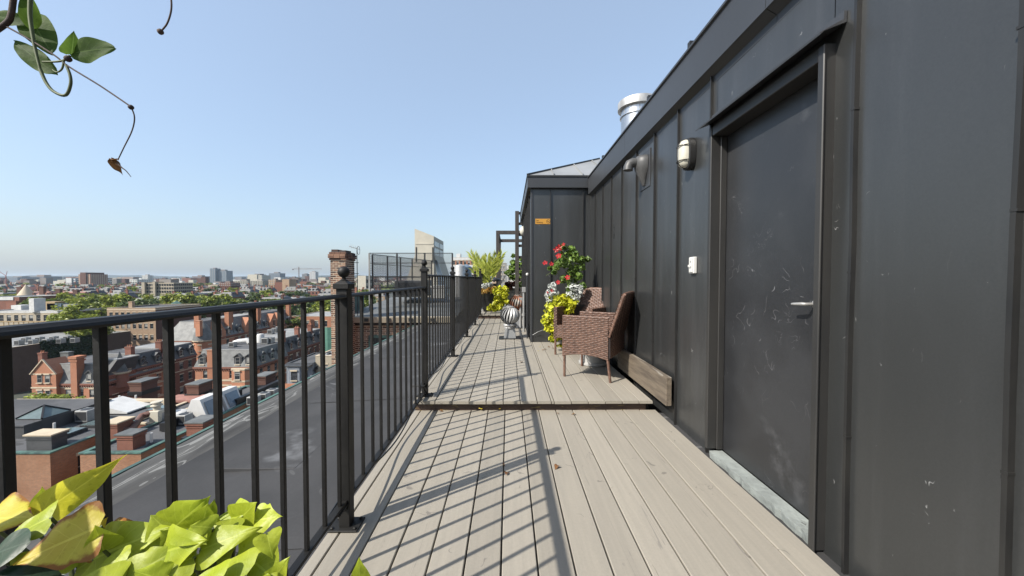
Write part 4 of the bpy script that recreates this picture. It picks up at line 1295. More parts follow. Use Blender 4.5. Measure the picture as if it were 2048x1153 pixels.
def smallplant(name, label, spots, m, n, size, d, rr, up=.3, long=1.5):
    c0 = at(spots[0][0], spots[0][1], d)
    t_ = thing(name, label, 'plant', c0)
    mb = MB()
    clumps(mb, [(at(x, y, d - r_.uniform(0, .15)), (r, r, r * .85)) for x, y, r in spots], n, size, r_, up=up, long=long)
    tag(mb.build('foliage', m, t_), kind='stuff')
    mb = MB()
    for x, y, r in spots[:4]:
        p = at(x, y, d); mb.tube([p - Vector((0, -.05, .18)), p], .006, 5)
    tag(mb.build('stems', M['stem'], t_), kind='stuff')
smallplant('silver_plant', 'small silvery plant at the foot of the potted palm', [(968, 573, .09), (975, 571, .08), (981, 569, .06)], M['silver_s'], 60, .05, d3 - .25, r_)
smallplant('coleus', 'orange and yellow coleus on the rim of the palm planter', [(966, 581, .06), (972, 583, .07), (980, 580, .09), (988, 577, .06), (964, 586, .04)], M['orange_s'], 50, .05, d3 - .3, r_)
smallplant('spilling_vine', 'bright yellow vine spilling over the far step below the palm', [(992, 582, .10), (1002, 578, .12), (1010, 580, .10), (998, 588, .12), (1008, 590, .12), (1005, 600, .12), (996, 597, .11), (1012, 603, .08), (992, 608, .09), (986, 614, .09), (996, 616, .09), (979, 617, .07), (990, 619, .06), (1003, 609, .07)], M['lime_s'], 60, .075, d3 - .45, r_, long=1.3)
# timber planter box with dark coleus and a climber
bxx = X_at(1024, 11.2)
wb = thing('timber_planter', 'pale timber planter box beyond the turbine vents', 'planter', (bxx, 11.2, TOP3))
for k in range(5):
    z = TOP3 + .02 + k * .125
    MB().box(bxx - .19, bxx + .28, 10.98, 11.02, z, z + .117).build('slat', M['box_wood'], wb, bevel=.004)
    MB().box(bxx - .19, bxx - .16, 11.021, 11.40, z, z + .117).build('slat', M['box_wood'], wb, bevel=.004)
MB().box(bxx - .155, bxx + .27, 11.025, 11.38, TOP3, TOP3 + .60).build('liner', M['soil'], wb)
smallplant('dark_coleus', 'dark red coleus in the pale timber planter', [(1016, 568, .09), (1024, 570, .10), (1020, 576, .07), (1030, 568, .08), (1013, 573, .06)], M['purple_s'], 60, .07, 11.0, r_)
smallplant('climber', 'green climber growing up the trellis at the far end', [(1027, 512, .06), (1026, 525, .09), (1024, 535, .10), (1020, 543, .10), (1028, 540, .10), (1024, 552, .12), (1030, 556, .10), (1017, 548, .07), (1012, 546, .04), (1028, 528, .09), (1042, 530, .12), (1044, 545, .12), (1042, 558, .12), (1044, 520, .08), (1040, 570, .10)], M['green_s'], 70, .06, 11.1, r_)

# ---- pergola and trellis
pg = thing('pergola', 'dark timber pergola frame over the far deck', 'pergola', (-.35, 12.5, TOP3))
px1 = X_at(995.5, 12.5)
ztp = Z_at(462, 12.5)
for (x, y) in ((px1, 12.5), (px1, 15.2)):
    MB().box(x - .055, x + .055, y - .055, y + .055, TOP3, ztp - .121).build('post', M['pergola'], pg, bevel=.004)
for y in (12.5, 15.2):
    MB().box(px1 - .055, 1.3, y - .05, y + .05, ztp - .12, ztp).build('beam', M['pergola'], pg, bevel=.004)
MB().box(px1 - .05, px1 + .05, 12.552, 15.148, ztp - .118, ztp - .002).build('beam', M['pergola'], pg, bevel=.004)
tr_ = thing('trellis', 'dark timber trellis post with short rungs against the bulkhead', 'trellis', (.2, 9.9, TOP3))
px2 = X_at(1034, 9.85)
zt2 = Z_at(423, 9.85)
MB().box(px2 - .05, px2 + .05, 9.80, 9.90, TOP3, zt2).build('post', M['pergola'], tr_, bevel=.004)
MB().box(px2 + .19, px2 + .26, 9.82, 9.88, TOP3, zt2 - .06).build('post', M['pergola'], tr_, bevel=.004)
for py in (427, 448, 470, 492, 515, 538, 560, 580):
    z = Z_at(py, 9.85)
    MB().box(px2 + .051, px2 + .189, 9.83, 9.87, z - .035, z + .035).build('rung', M['pergola'], tr_, bevel=.003)

# ---- black patio heater / grill and chair clutter on the far deck
gxx = X_at(990, 12.0)
gr = thing('barbecue', 'black barbecue cabinet with lid standing behind the palm', 'barbecue', (gxx, 12, TOP3))
MB().box(gxx - .16, gxx + .10, 11.85, 12.2, TOP3 + .05, .95).build('cabinet', M['black_pot'], gr, bevel=.01)
MB().lathe((gxx - .02, 12.0, 1.02), [(.21, 0), (.22, .04), (.20, .08), (.06, .12), (.01, .125)], 16).build('lid', M['black_pot'], gr, smooth=40)
for sx in (-.12, .07):
    MB().box(gxx + sx - .015, gxx + sx + .015, 11.87, 11.90, .95, 1.03).build('lid_post', M['black_pot'], gr)
cx2 = X_at(1004, 12.6)
dc = thing('deck_chair', 'grey reclining deck chair with pale cushion at the far end', 'chair', (cx2, 12.6, TOP3))
MB().bar((cx2 - .22, 12.5, TOP3 + .42), (cx2 + .12, 12.5, TOP3 + 1.02), .05, .03).build('back_frame', M['grey_plastic'], dc)
MB().bar((cx2 - .1, 12.75, TOP3 + .40), (cx2 + .35, 12.75, TOP3 + .62), .5, .10).build('cushion', M['white_plastic'], dc, bevel=.02)
for sx in (-.2, .3):
    MB().bar((cx2 + sx, 12.6, TOP3), (cx2 + sx + .04, 12.6, TOP3 + .42), .03, .03).build('leg', M['grey_plastic'], dc)

# ---- fallen leaves on the boards
for i, (px, py, z, m_) in enumerate([(1116, 828, 0, 'dryleaf'), (1150, 829, 0, 'dryleaf'), (1115, 932, 0, 'dryleaf'), (1005, 929, 0, 'dryleaf'), (1010, 948, 0, 'dryleaf'), (1043, 725, UP, 'dryleaf'), (1081, 694, UP, 'lime_yellow'), (1086, 700, UP, 'dryleaf'), (1096, 694, UP, 'dryleaf'), (1076, 702, UP, 'lime_yellow'), (1106, 697, UP, 'dryleaf'), (1092, 699, UP, 'dryleaf'), (1140, 692, UP, 'lime_yellow'), (880, 822, 0, 'dryleaf'), (960, 818, .012, 'lime_yellow'), (1000, 820, .01, 'lime_yellow')]):
    p = atz(px, py, z + .006)
    if i >= 13: p.y = 3.09
    me_ = leafmesh('leaf', heart, M[m_], curl=.5, fold=.5, wave_=.1, seed=i)
    o = link('fallen_leaf', me_, None)
    s_ = .020 + .008 * ((i * 7) % 3)
    o.matrix_local = Matrix.Translation(p + Vector((0, 0, .004))) @ Euler((.2, .1, i * 1.3)).to_matrix().to_4x4() @ Matrix.Diagonal((s_, s_, s_, 1))
    tag(o, ('dry brown' if m_ == 'dryleaf' else 'yellow') + ' fallen leaf ' + ['left of two against the step', 'right of two against the step', 'on the lower deck beside the railing shadow', 'in the stripes of railing shadow, upper of two', 'in the stripes of railing shadow, lower of two', 'at the edge of the shadow on the upper deck', 'nearest the bulkhead corner', 'in the middle of the litter by the planter', 'furthest back in the litter by the planter', 'at the front of the litter by the planter', 'beside the far chair leg', 'between others in the litter by the planter', 'under the seat of the near chair', 'at the left end of the step', 'on the step riser left of centre', 'on the step riser at centre'][i], 'leaf', 'fallen leaves on the deck')

# ================================================================== CITY BELOW THE ROOF
GZ = -31.0
ground = struct('ground', (0, 0, GZ))
mb = MB()
n = 40
mb.v = [(0, 0, GZ)] + [(r0 * math.sin(2 * PI * i / n), r0 * math.cos(2 * PI * i / n), GZ) for r0 in (3000, 12000) for i in range(n)]
mb.f = [(0, 1 + i, 1 + (i + 1) % n) for i in range(n)] + [(1 + i, 1 + n + i, 1 + n + (i + 1) % n, 1 + (i + 1) % n) for i in range(n)]
mb.m = [0] * len(mb.f)
mb.build('terrain', M['ground'], ground)
for x0, x1 in ((-83, -65), (-27, -6)):
    MB().box(x0 + 5, x1 - 4, -20, 420, GZ, GZ + .06).build('road', M['flatroof_dark'], ground)
MB().box(-400, -6, 48, 62, GZ, GZ + .05).build('road', M['flatroof_dark'], ground)

WIN = {}
def window_mesh(w_, h_, style):
    key = (round(w_, 2), round(h_, 2), style)
    if key not in WIN:
        mb = MB(); f = .07 if style != 'far' else .1
        mb.mi = 0
        for b in ((0, f, 0, h_), (w_ - f, w_, 0, h_), (f, w_ - f, h_ - f, h_), (f, w_ - f, 0, f), (f, w_ - f, h_ * .5 - f * .4, h_ * .5 + f * .4)):
            mb.box(b[0], b[1], .10, .18, b[2], b[3])
        mb.mi = 1
        mb.box(-.08, w_ + .08, -.08, .12, -.14, -.002)
        if style != 'plain': mb.box(-.10, w_ + .10, -.05, .06, h_ + .002, h_ + .26)
        fr_ = mb.mesh('window', [M['frame_dark' if style == 'dark' else 'frame'], M['stone']])
        pn = MB().quad((f * .5, .15, f * .5), (w_ - f * .5, .15, f * .5), (w_ - f * .5, .15, h_ - f * .5), (f * .5, .15, h_ - f * .5)).mesh('pane', M['pane'])
        WIN[key] = (fr_, pn)
    return WIN[key]
def add_window(parent, loc, rz, w_, h_, style):
    f, p = window_mesh(w_, h_, style)
    o = link('window', f, parent, loc, rz)
    link('pane', p, o)
def wallface(mb, root, o, ang, width, z0, z1, cols, rows, style='trim', skip=()):
    """a wall from o along direction ang (front normal to its right-hand side), with real openings"""
    u = Vector((math.cos(ang), math.sin(ang), 0)); nrm = Vector((math.sin(ang), -math.cos(ang), 0))
    o = Vector(o)
    xs = sorted({0.0, width, *[a for c in cols for a in c]}); zs = sorted({z0, z1, *[a for r in rows for a in r]})
    P = lambda x, z, d=0: (o.x + u.x * x - nrm.x * d, o.y + u.y * x - nrm.y * d, z)
    for i in range(len(xs) - 1):
        for j in range(len(zs) - 1):
            c = [k for k, (a, b) in enumerate(cols) if abs(a - xs[i]) < 1e-6]; r = [k for k, (a, b) in enumerate(rows) if abs(a - zs[j]) < 1e-6]
            a, b, lo, hi = xs[i], xs[i + 1], zs[j], zs[j + 1]
            if c and r and (c[0], r[0]) not in skip:
                d = .2
                mb.quad(P(a, lo), P(b, lo), P(b, lo, d), P(a, lo, d)); mb.quad(P(a, hi), P(b, hi), P(b, hi, d), P(a, hi, d))
                mb.quad(P(a, lo), P(a, hi), P(a, hi, d), P(a, lo, d)); mb.quad(P(b, lo), P(b, hi), P(b, hi, d), P(b, lo, d))
                mb.quad(P(a, lo, d), P(b, lo, d), P(b, hi, d), P(a, hi, d))
                add_window(root, P(a, lo), ang, b - a, hi - lo, style)
            else:
                mb.quad(P(a, lo), P(b, lo), P(b, hi), P(a, hi))
def evenly(width, n, w_, m0=None):
    if n == 0: return []
    g = (width - n * w_) / (n + 1) if m0 is None else (width - 2 * m0 - n * w_) / max(1, n - 1)
    s = g if m0 is None else m0
    return [(round(s + k * (w_ + g), 3), round(s + k * (w_ + g) + w_, 3)) for k in range(n)]
def house(name, label, x0, x1, y0, y1, zt, wall, S=(0, 1, []), E=(0, 1, []), style='trim', roofm='flatroof', cat='building', parapet=.35, group=None, bands=(), bandm='stone', cap='stone'):
    """box building in world axes; S = front facing the deck side (-Y), E = flank facing +X: (number of windows across, width, rows)"""
    root = thing(name, label, cat, ((x0 + x1) / 2, (y0 + y1) / 2, GZ), group=group)
    L = root.location
    a0, a1, b0, b1 = x0 - L.x, x1 - L.x, y0 - L.y, y1 - L.y
    zt_ = zt - GZ
    mb = MB()
    wallface(mb, root, (a0, b0, 0), 0, a1 - a0, 0, zt_, evenly(a1 - a0, S[0], S[1]), [(p - GZ, q - GZ) for p, q in S[2]], style)
    wallface(mb, root, (a1, b0, 0), PI / 2, b1 - b0, 0, zt_, evenly(b1 - b0, E[0], E[1]), [(p - GZ, q - GZ) for p, q in E[2]], style)
    mb.quad((a1, b1, 0), (a0, b1, 0), (a0, b1, zt_), (a1, b1, zt_))
    mb.quad((a0, b1, 0), (a0, b0, 0), (a0, b0, zt_), (a0, b1, zt_))
    mb.build('wall', M[wall], root, world=False)
    if roofm:
        t = .3
        mb = MB().quad((a0 + t, b0 + t, zt_ - parapet), (a1 - t, b0 + t, zt_ - parapet), (a1 - t, b1 - t, zt_ - parapet), (a0 + t, b1 - t, zt_ - parapet))
        for q in (((a0 + t, b0 + t), (a1 - t, b0 + t)), ((a1 - t, b0 + t), (a1 - t, b1 - t)), ((a1 - t, b1 - t), (a0 + t, b1 - t)), ((a0 + t, b1 - t), (a0 + t, b0 + t))):
            mb.quad((*q[0], zt_ - parapet), (*q[1], zt_ - parapet), (*q[1], zt_), (*q[0], zt_))
        mb.build('roof', M[roofm], root, world=False)
        mb = MB(); o_ = .06
        mb.box(a0 - o_, a1 + o_, b0 - o_, b0 + t, zt_ + .002, zt_ + .10); mb.box(a0 - o_, a1 + o_, b1 - t, b1 + o_, zt_ + .002, zt_ + .10)
        mb.box(a0 - o_, a0 + t, b0 + t + .002, b1 - t - .002, zt_ + .002, zt_ + .10); mb.box(a1 - t, a1 + o_, b0 + t + .002, b1 - t - .002, zt_ + .002, zt_ + .10)
        mb.build('coping', M[cap], root, world=False)
    for z, h in bands:
        z -= GZ
        mb = MB(); o_ = .05
        mb.box(a0 - o_, a1 + o_, b0 - o_, b0 - .001, z, z + h); mb.box(a1 + .001, a1 + o_, b0 + .001, b1, z, z + h)
        mb.build('band', M[bandm], root, world=False)
    root['_b'] = (a0, a1, b0, b1, zt_)
    return root
def child_box(root, name, m, x0, x1, y0, y1, z0, z1, bevel=0):
    return MB().box(x0, x1, y0, y1, z0, z1).build(name, M[m], root, bevel=bevel)
def chimney(root, x, y, z, w_=.9, d_=.7, h=2.2, m='br_red', pots=2, capm=None):
    mb = MB(); mb.box(x - w_ / 2, x + w_ / 2, y - d_ / 2, y + d_ / 2, z - 1.5, z + h)
    mb.box(x - w_ / 2 - .08, x + w_ / 2 + .08, y - d_ / 2 - .08, y + d_ / 2 + .08, z + h + .001, z + h + .18)
    mb.box(x - w_ / 2 - .05, x + w_ / 2 + .05, y - d_ / 2 - .05, y + d_ / 2 + .05, z + h * .82, z + h * .9)
    c = mb.build('chimney', M[m], root)
    if capm: MB().box(x - w_ / 2 - .12, x + w_ / 2 + .12, y - d_ / 2 - .12, y + d_ / 2 + .12, z + h + .182, z + h + .28).build('chimney_cap', M[capm], c)
    for k in range(pots):
        MB().lathe((x - w_ / 2 + (k + .5) * w_ / pots, y, z + h + .181), [(.13, 0), (.1, .35), (.13, .4)], 8).build('chimney_pot', M['br_orange'], c)
def mansard(root, x0, x1, y0, y1, z0, z1, inset, m='slate', dS=(), dE=(), dw=1.3, flat='flatroof', dm='slate_dark'):
    mb = MB(); i = inset
    A = [(x0 - .15, y0 - .15, z0), (x1 + .15, y0 - .15, z0), (x1 + .15, y1, z0), (x0 - .15, y1, z0)]
    B_ = [(x0 + i, y0 + i, z1), (x1 - i, y0 + i, z1), (x1 - i, y1 - .2, z1), (x0 + i, y1 - .2, z1)]
    mb.add(A + B_, [(0, 1, 5, 4), (1, 2, 6, 5), (2, 3, 7, 6), (3, 0, 4, 7), (0, 3, 2, 1)])
    ro = mb.build('mansard_roof', M[m], root)
    MB().add([(a, b, c + .003) for a, b, c in B_], [(0, 1, 2, 3)]).build('roof', M[flat], root)
    mb = MB()
    for p, q in ((0, 1), (1, 2), (2, 3), (3, 0)): mb.bar(B_[p], B_[q], .16, .22)
    mb.build('roof_curb', M['ac'], root)
    mb = MB()
    mb.box(x0 - .3, x1 + .3, y0 - .3, y0 - .001, z0 - .35, z0 - .01); mb.box(x1 + .001, x1 + .3, y0 + .001, y1, z0 - .35, z0 - .01)
    k = 0
    while x0 + k * .45 < x1 - .2:
        mb.box(x0 + k * .45, x0 + k * .45 + .2, y0 - .2, y0 - .001, z0 - .72, z0 - .352); k += 1
    k = 0
    while y0 + k * .45 < y1 - .2:
        mb.box(x1 + .001, x1 + .2, y0 + k * .45, y0 + k * .45 + .2, z0 - .72, z0 - .352); k += 1
    mb.build('cornice', M['br_red'], root)
    h = (z1 - z0); dh = min(1.7, h * .68)
    L = Vector(root.location)
    for face_, lst in (('S', dS), ('E', dE)):
        for c in lst:
            hw = dw / 2; zb = z0 + .35
            if face_ == 'S': T = lambda a, b, z: (c + a, y0 + .05 + b, z)
            else: T = lambda a, b, z: (x1 - .05 - b, c + a, z)
            mb = MB()
            V = [T(-hw, 0, zb), T(hw, 0, zb), T(hw, 0, zb + dh), T(-hw, 0, zb + dh), T(0, 0, zb + dh + .55), T(-hw, 1.6, zb), T(hw, 1.6, zb), T(hw, 1.6, zb + dh), T(-hw, 1.6, zb + dh), T(0, 1.6, zb + dh + .55)]
            mb.add(V, [(0, 1, 2, 4, 3), (1, 6, 7, 2), (0, 3, 8, 5)])
            dmr = mb.build('dormer', M[dm], root)
            mb = MB(); e = .15
            R1 = [T(-hw - e, -.2, zb + dh - .08), T(0, -.2, zb + dh + .62), T(hw + e, -.2, zb + dh - .08), T(-hw - e, 1.6, zb + dh - .08), T(0, 1.6, zb + dh + .62), T(hw + e, 1.6, zb + dh - .08)]
            R2 = [(a, b, z - .12) for a, b, z in R1]
            mb.add(R1 + R2, [(0, 1, 4, 3), (1, 2, 5, 4), (0, 6, 7, 1), (1, 7, 8, 2), (6, 9, 10, 7), (7, 10, 11, 8)])
            mb.build('dormer_roof', M[m], dmr)
            ww = dw * .62
            loc = T(-ww / 2, -.16 if face_ == 'S' else -.16, zb + .12)
            f, p = window_mesh(ww, dh - .3, 'plain')
            o = link('window', f, dmr, Vector(loc) - L, 0 if face_ == 'S' else PI / 2)
            link('pane', p, o)
def ac_unit(label, x, y, z, s=1.0, group='air conditioning units on the roofs'):
    t = thing('air_conditioner', label, 'air conditioner', (x, y, z), group=group)
    MB().box(x - .5 * s, x + .5 * s, y - .45 * s, y + .45 * s, z + .1, z + .95 * s).build('casing', M['ac'], t, bevel=.03)
    MB().lathe((x, y, z + .95 * s), [(.36 * s, .001), (.36 * s, .03), (.1, .035)], 12).build('fan_grille', M['ac_dark'], t)
    MB().box(x - .42 * s, x + .42 * s, y - .45 * s - .015, y - .45 * s - .001, z + .22, z + .85 * s).build('side_grille', M['ac_dark'], t)
    MB().box(x - .6 * s, x + .6 * s, y - .5 * s, y + .5 * s, z, z + .1).build('curb', M['ac_dark'], t)
def skylight(label, x0, x1, y0, y1, z, h=.25, pyramid=False):
    t = thing('skylight', label, 'skylight', ((x0 + x1) / 2, (y0 + y1) / 2, z), group='skylights on the flat roofs')
    MB().box(x0, x1, y0, y1, z, z + h).build('curb', M['ac_dark'], t)
    if pyramid:
        cx, cy = (x0 + x1) / 2, (y0 + y1) / 2; hh = h + (x1 - x0) * .36
        c4 = [(x0, y0), (x1, y0), (x1, y1), (x0, y1)]
        for k in range(4):
            a, b = c4[k], c4[(k + 1) % 4]
            MB().quad((*a, z + h + .002), (*b, z + h + .002), (cx, cy, z + hh)).build('pane', M['skylight'], t)
            MB().bar((*a, z + h + .03), (cx, cy, z + hh + .03), .12, .12).build('rib', M['parapet_black'], t)
    else:
        MB().box(x0 + .06, x1 - .06, y0 + .06, y1 - .06, z + h + .001, z + h + .06).build('pane', M['skylight'], t)

# ---------------------------------------------------------------- near block of flat roofs (about 13 m lower)
ZR = 1.12 - 13.0
def gx(px, py, z=ZR): return atz(px, py, z)
c1 = gx(100, 908); c1b = gx(31, 801)
A0, A1 = -52.0, c1.x
r1 = [(ZR - 2.9, ZR - 1.0), (ZR - 6.2, ZR - 4.3), (ZR - 9.5, ZR - 7.6), (ZR - 12.8, ZR - 10.9)]
nb1 = house('brick_rowhouse', 'red brick house with flat grey roof at lower left, nearest below', A0, A1, c1.y, 37.6, ZR, 'br_near', S=(4, 1.1, r1), E=(3, 1.1, r1), parapet=.12, roofm='flatroof', cap='copper')
x0 = gx(276, 910).x
nb2 = house('brick_rowhouse', 'red brick house with dark flat roof next to the membrane roof edge', A1 + 2.2, x0, 27.4, 44.6, ZR - .02, 'br_near', S=(1, 1.0, [(a - 1, b - 1) for a, b in r1]), E=(5, 1.0, r1), parapet=.10, roofm='flatroof', cap='copper')
house('brick_link', 'narrow brick link between the two flat roofed houses', A1 + .02, A1 + 2.19, 33, 43.5, ZR - .03, 'br_red', S=(1, .9, r1), parapet=.08)
# raised strip with black parapets and the step in the roof
p = gx(50, 850); q = gx(200, 806)
rs = thing('roof_monitor', 'long raised roof strip with dark flashing on the nearer flat roof', 'roof', (A0 + 4, 34, ZR))
MB().box(A0 + .5, -39.6, 30.3, 36.8, ZR - .3, ZR + .9).build('upstand', M['flatroof_dark'], rs)
MB().box(A0 + .4, -39.5, 30.2, 36.9, ZR + .9, ZR + 1.0).build('deck_sheet', M['flatroof'], rs)
# stone balustrade on the far edge
ZB_ = ZR - .62
bl = thing('stone_balustrade', 'sandstone balustrade along the far edge of the flat roof', 'balustrade', (-45, 38.2, ZR))
bx0, bx1 = X_at(20, 38.2), X_at(330, 38.2)
MB().box(bx0, bx1, 38.0, 38.4, ZB_ - .1, ZB_ + .15).build('plinth', M['stone'], bl)
MB().box(bx0, bx1, 37.95, 38.45, ZB_ + .95, ZB_ + 1.15).build('rail', M['stone'], bl)
prof = [(.07, 0), (.12, .08), (.15, .25), (.08, .5), (.07, .62), (.12, .70), (.12, .78)]
bme = MB().lathe((0, 0, 0), prof, 8).mesh('baluster', M['stone'], smooth=50)
k = 0; x = bx0 + .4
while x < bx1:
    if k % 9 == 0:
        MB().box(x - .3, x + .3, 37.94, 38.46, ZB_ + .151, ZB_ + .949).build('pier', M['stone'], bl)
    else:
        link('baluster', bme, bl, Vector((x, 38.2, ZB_ + .151)) - Vector(bl.location))
    x += .42; k += 1
MB().box(bx0, bx1, 37.7, 38.6, GZ, ZB_ - .12).build('wall', M['br_red'], bl)
# chimneys at the near edge of the two houses
cc = gx(75, 900)
chimney(nb1, cc.x, cc.y + .6, ZR, 1.9, 1.0, .85, 'slate_dark', 0, 'stone')
cc = gx(250, 898)
chimney(nb2, cc.x, cc.y + .5, ZR, 1.2, 1.0, .85, 'br_red', 0, 'slate')
cc = gx(196, 878)
chimney(nb2, cc.x + .6, cc.y + 1.0, ZR, 1.2, 1.3, .9, 'br_red', 0, 'stone')
skylight('pyramid skylight with black ribs on the raised roof strip', X_at(28, 31.6), X_at(80, 31.6), 31.4, 33.5, ZR + 1.0, .1, True)
p = gx(118, 872); skylight('flat glass skylight in the middle of the grey flat roof', p.x - .9, p.x + .9, p.y - .5, p.y + 1.3, ZR - .1, .25)
p = gx(188, 850); skylight('flat glass skylight behind the nearest baluster, beside a brick chimney', p.x - .7, p.x + .7, p.y - .5, p.y + 1.1, ZR - .1, .22)
p = gx(310, 826); skylight('small flat skylight behind the rusty duct', p.x - .9, p.x + .7, p.y, p.y + 1.5, ZR - .1, .3)
p = gx(240, 822); mb = MB()
wsk = thing('roof_hatch', 'white sloping roof hatch on the flat roof', 'hatch', (p.x, p.y, ZR))
mb.add([(p.x - 1.6, p.y - .8, ZR), (p.x + 1.5, p.y - .8, ZR), (p.x + 1.5, p.y + 1.8, ZR), (p.x - 1.6, p.y + 1.8, ZR), (p.x - 1.6, p.y - .8, ZR + .9), (p.x - 1.6, p.y + 1.8, ZR + .9), (p.x + 1.5, p.y - .8, ZR + .12), (p.x + 1.5, p.y + 1.8, ZR + .12)], [(0, 1, 6, 4), (1, 2, 7, 6), (2, 3, 5, 7), (3, 0, 4, 5), (4, 6, 7, 5)])
mb.build('hatch_cover', M['white'], wsk)
p = gx(175, 840); ac_unit('grey air conditioner on the near flat roof, alone beside the raised strip', p.x, p.y, ZR - .1, 1.15)
for px, py, lab in ((322, 840, 'air conditioner beside the rusty duct on the dark roof'), (368, 846, 'air conditioner in front of the white light monitor'), (508, 808, 'air conditioner close to the copper roof edge, left of a pair'), (528, 801, 'air conditioner close to the copper roof edge, middle one'), (545, 793, 'air conditioner close to the copper roof edge, right one')):
    p = gx(px, py); ac_unit(lab, p.x, p.y, ZR - .1, .95)
# vent pipes
for px, py, lab in ((112, 849, 'white vent pipe on the near grey roof'), (109, 865, 'short white vent pipe stub on the near grey roof'), (239, 807, 'white vent pipe near the balustrade'), (272, 806, 'thin dark vent pipe beside the brick stack'), (303, 886, 'thin vent pipe beside the pale roof hatch')):
    p = gx(px, py)
    t = thing('vent_pipe', lab, 'pipe', (p.x, p.y, ZR))
    MB().tube([(p.x, p.y, ZR - .2), (p.x, p.y, ZR + .8)], .09, 8).build('pipe', M['white'], t)
    MB().lathe((p.x, p.y, ZR - .1), [(.25, 0), (.12, .15)], 8).build('flashing', M['ac_dark'], t)
# rusty duct and fan
p = gx(262, 868); q = gx(295, 848)
t = thing('roof_duct', 'rusty red duct rising to a beige roof fan', 'duct', (p.x, p.y, ZR))
MB().tube([(p.x - 1.6, p.y - .2, ZR + .2), (p.x, p.y + .1, ZR + .32), (q.x - .5, q.y, ZR + .7), (q.x + .1, q.y + .5, ZR + .85)], .27, 10).build('duct', M['duct'], t, smooth=50)
MB().box(q.x - .1, q.x + .8, q.y + .2, q.y + 1.1, ZR, ZR + 1.05).build('fan_box', M['concrete'], t, bevel=.05)
MB().lathe((q.x + .25, q.y + .65, ZR + 1.05), [(.28, 0), (.28, .35), (.45, .37), (.45, .43), (.26, .45), (.26, .68), (.44, .70), (.40, .76)], 12).build('fan_stack', M['concrete'], t, smooth=40)
# white saw-tooth light monitor
p = gx(385, 838); q = gx(425, 812)
t = thing('light_monitor', 'white light monitor with two sloped glass faces on the dark roof', 'skylight', (p.x, p.y, ZR))
for k in range(2):
    y = p.y + k * 2.4
    x = p.x + k * .1
    mb = MB()
    prof = [(x - .8, ZR - .1), (x + 1.4, ZR - .1), (x + .7, ZR + 1.75), (x - .1, ZR + 1.75)]
    mb.prism(prof, lambda u, v, t_: (u, t_, v), y, y + 2.1)
    mb.build('casing', M['white'], t)
    MB().quad((x + 1.40, y + .25, ZR + .12), (x + 1.40, y + 1.85, ZR + .12), (x + .88, y + 1.85, ZR + 1.45), (x + .88, y + .25, ZR + 1.45)).build('pane', M['blueglass'], t)
for px, py, lab in ((288, 770, 'brick chimney stack on the flat roof behind the second baluster'), (400, 775, 'weathered brick chimney stack beside the white light monitor'), (531, 757, 'brick chimney stack at the far end of the flat roof'), (405, 858, 'low brick chimney stack beside the copper edge')):
    p = gx(px, py + 14)
    t = thing('chimney_stack', lab, 'chimney', (p.x, p.y, ZR))
    chimney(t, p.x, p.y, ZR, 1.3, 1.5 if py > 800 else 1.9, 1.15, 'br_brown' if py < 800 else 'br_red', 0, 'slate')
    MB().box(p.x - .8, p.x + .8, p.y - 1.1, p.y + 1.1, ZR - .1, ZR + .3).build('flashing', M['parapet_black'], t)
p = gx(345, 806)
for (pa, pb, lab) in (((325, 862), (480, 790), 'black flashed parapet dividing the two flat roofs'), ((470, 812), (560, 770), 'black flashed parapet beyond the light monitor')):
    a, b = gx(*pa), gx(*pb)
    o = MB().bar((a.x, a.y, ZR + .3), (b.x, b.y, ZR + .3), .5, .7).build('parapet', M['parapet_black'], None)
    tag(o, lab, 'parapet')
p = gx(363, 800)
t = thing('copper_tray', 'orange copper clad roof patch near the brick stack', 'roof patch', (p.x, p.y, ZR))
MB().box(p.x - 1.4, p.x + 2.0, p.y - .8, p.y + 1.2, ZR - .05, ZR + .2).build('tray', M['slate_pink'], t)
p = gx(358, 835)
t = thing('roof_dome', 'white domed skylight behind a baluster', 'skylight', (p.x, p.y, ZR))
MB().lathe((p.x, p.y, ZR - .1), [(1.0, 0), (1.0, .3), (.8, .6), (.4, .75), (.01, .8)], 16).build('dome', M['white'], t, smooth=50)
p = gx(455, 803)
t = thing('roof_dome', 'small white dome vent right of the light monitor', 'vent', (p.x, p.y, ZR))
MB().lathe((p.x, p.y, ZR - .1), [(.6, 0), (.65, .25), (.45, .5), (.2, .6), (.01, .62)], 14).build('dome', M['white'], t, smooth=50)

# ---------------------------------------------------------------- mansard row at about 75 m
GM = dict(group='brick houses with slate mansard roofs')
D = 75.0
ze = Z_at(765, D); zm = Z_at(729, D)
xa, xb = X_at(62, D), X_at(196, D)
rows = [(ze - 2.9, ze - 1.2), (ze - 6.2, ze - 4.4), (ze - 9.4, ze - 7.6)]
m1 = house('mansard_house', 'orange brick house with gable, slate mansard and tall facade chimney', xa, xb, D, 90, ze, 'br_orange', S=(5, 1.2, rows), E=(4, 1.2, rows), roofm=None, bands=((ze - .95, .25), (ze - 3.4, .25), (ze - 6.7, .25)), cat='house')
mansard(m1, xa, xb, D, 90, ze + .01, zm, 1.2, 'slate', dS=(X_at(172, D),), dE=(79, 84, 88))
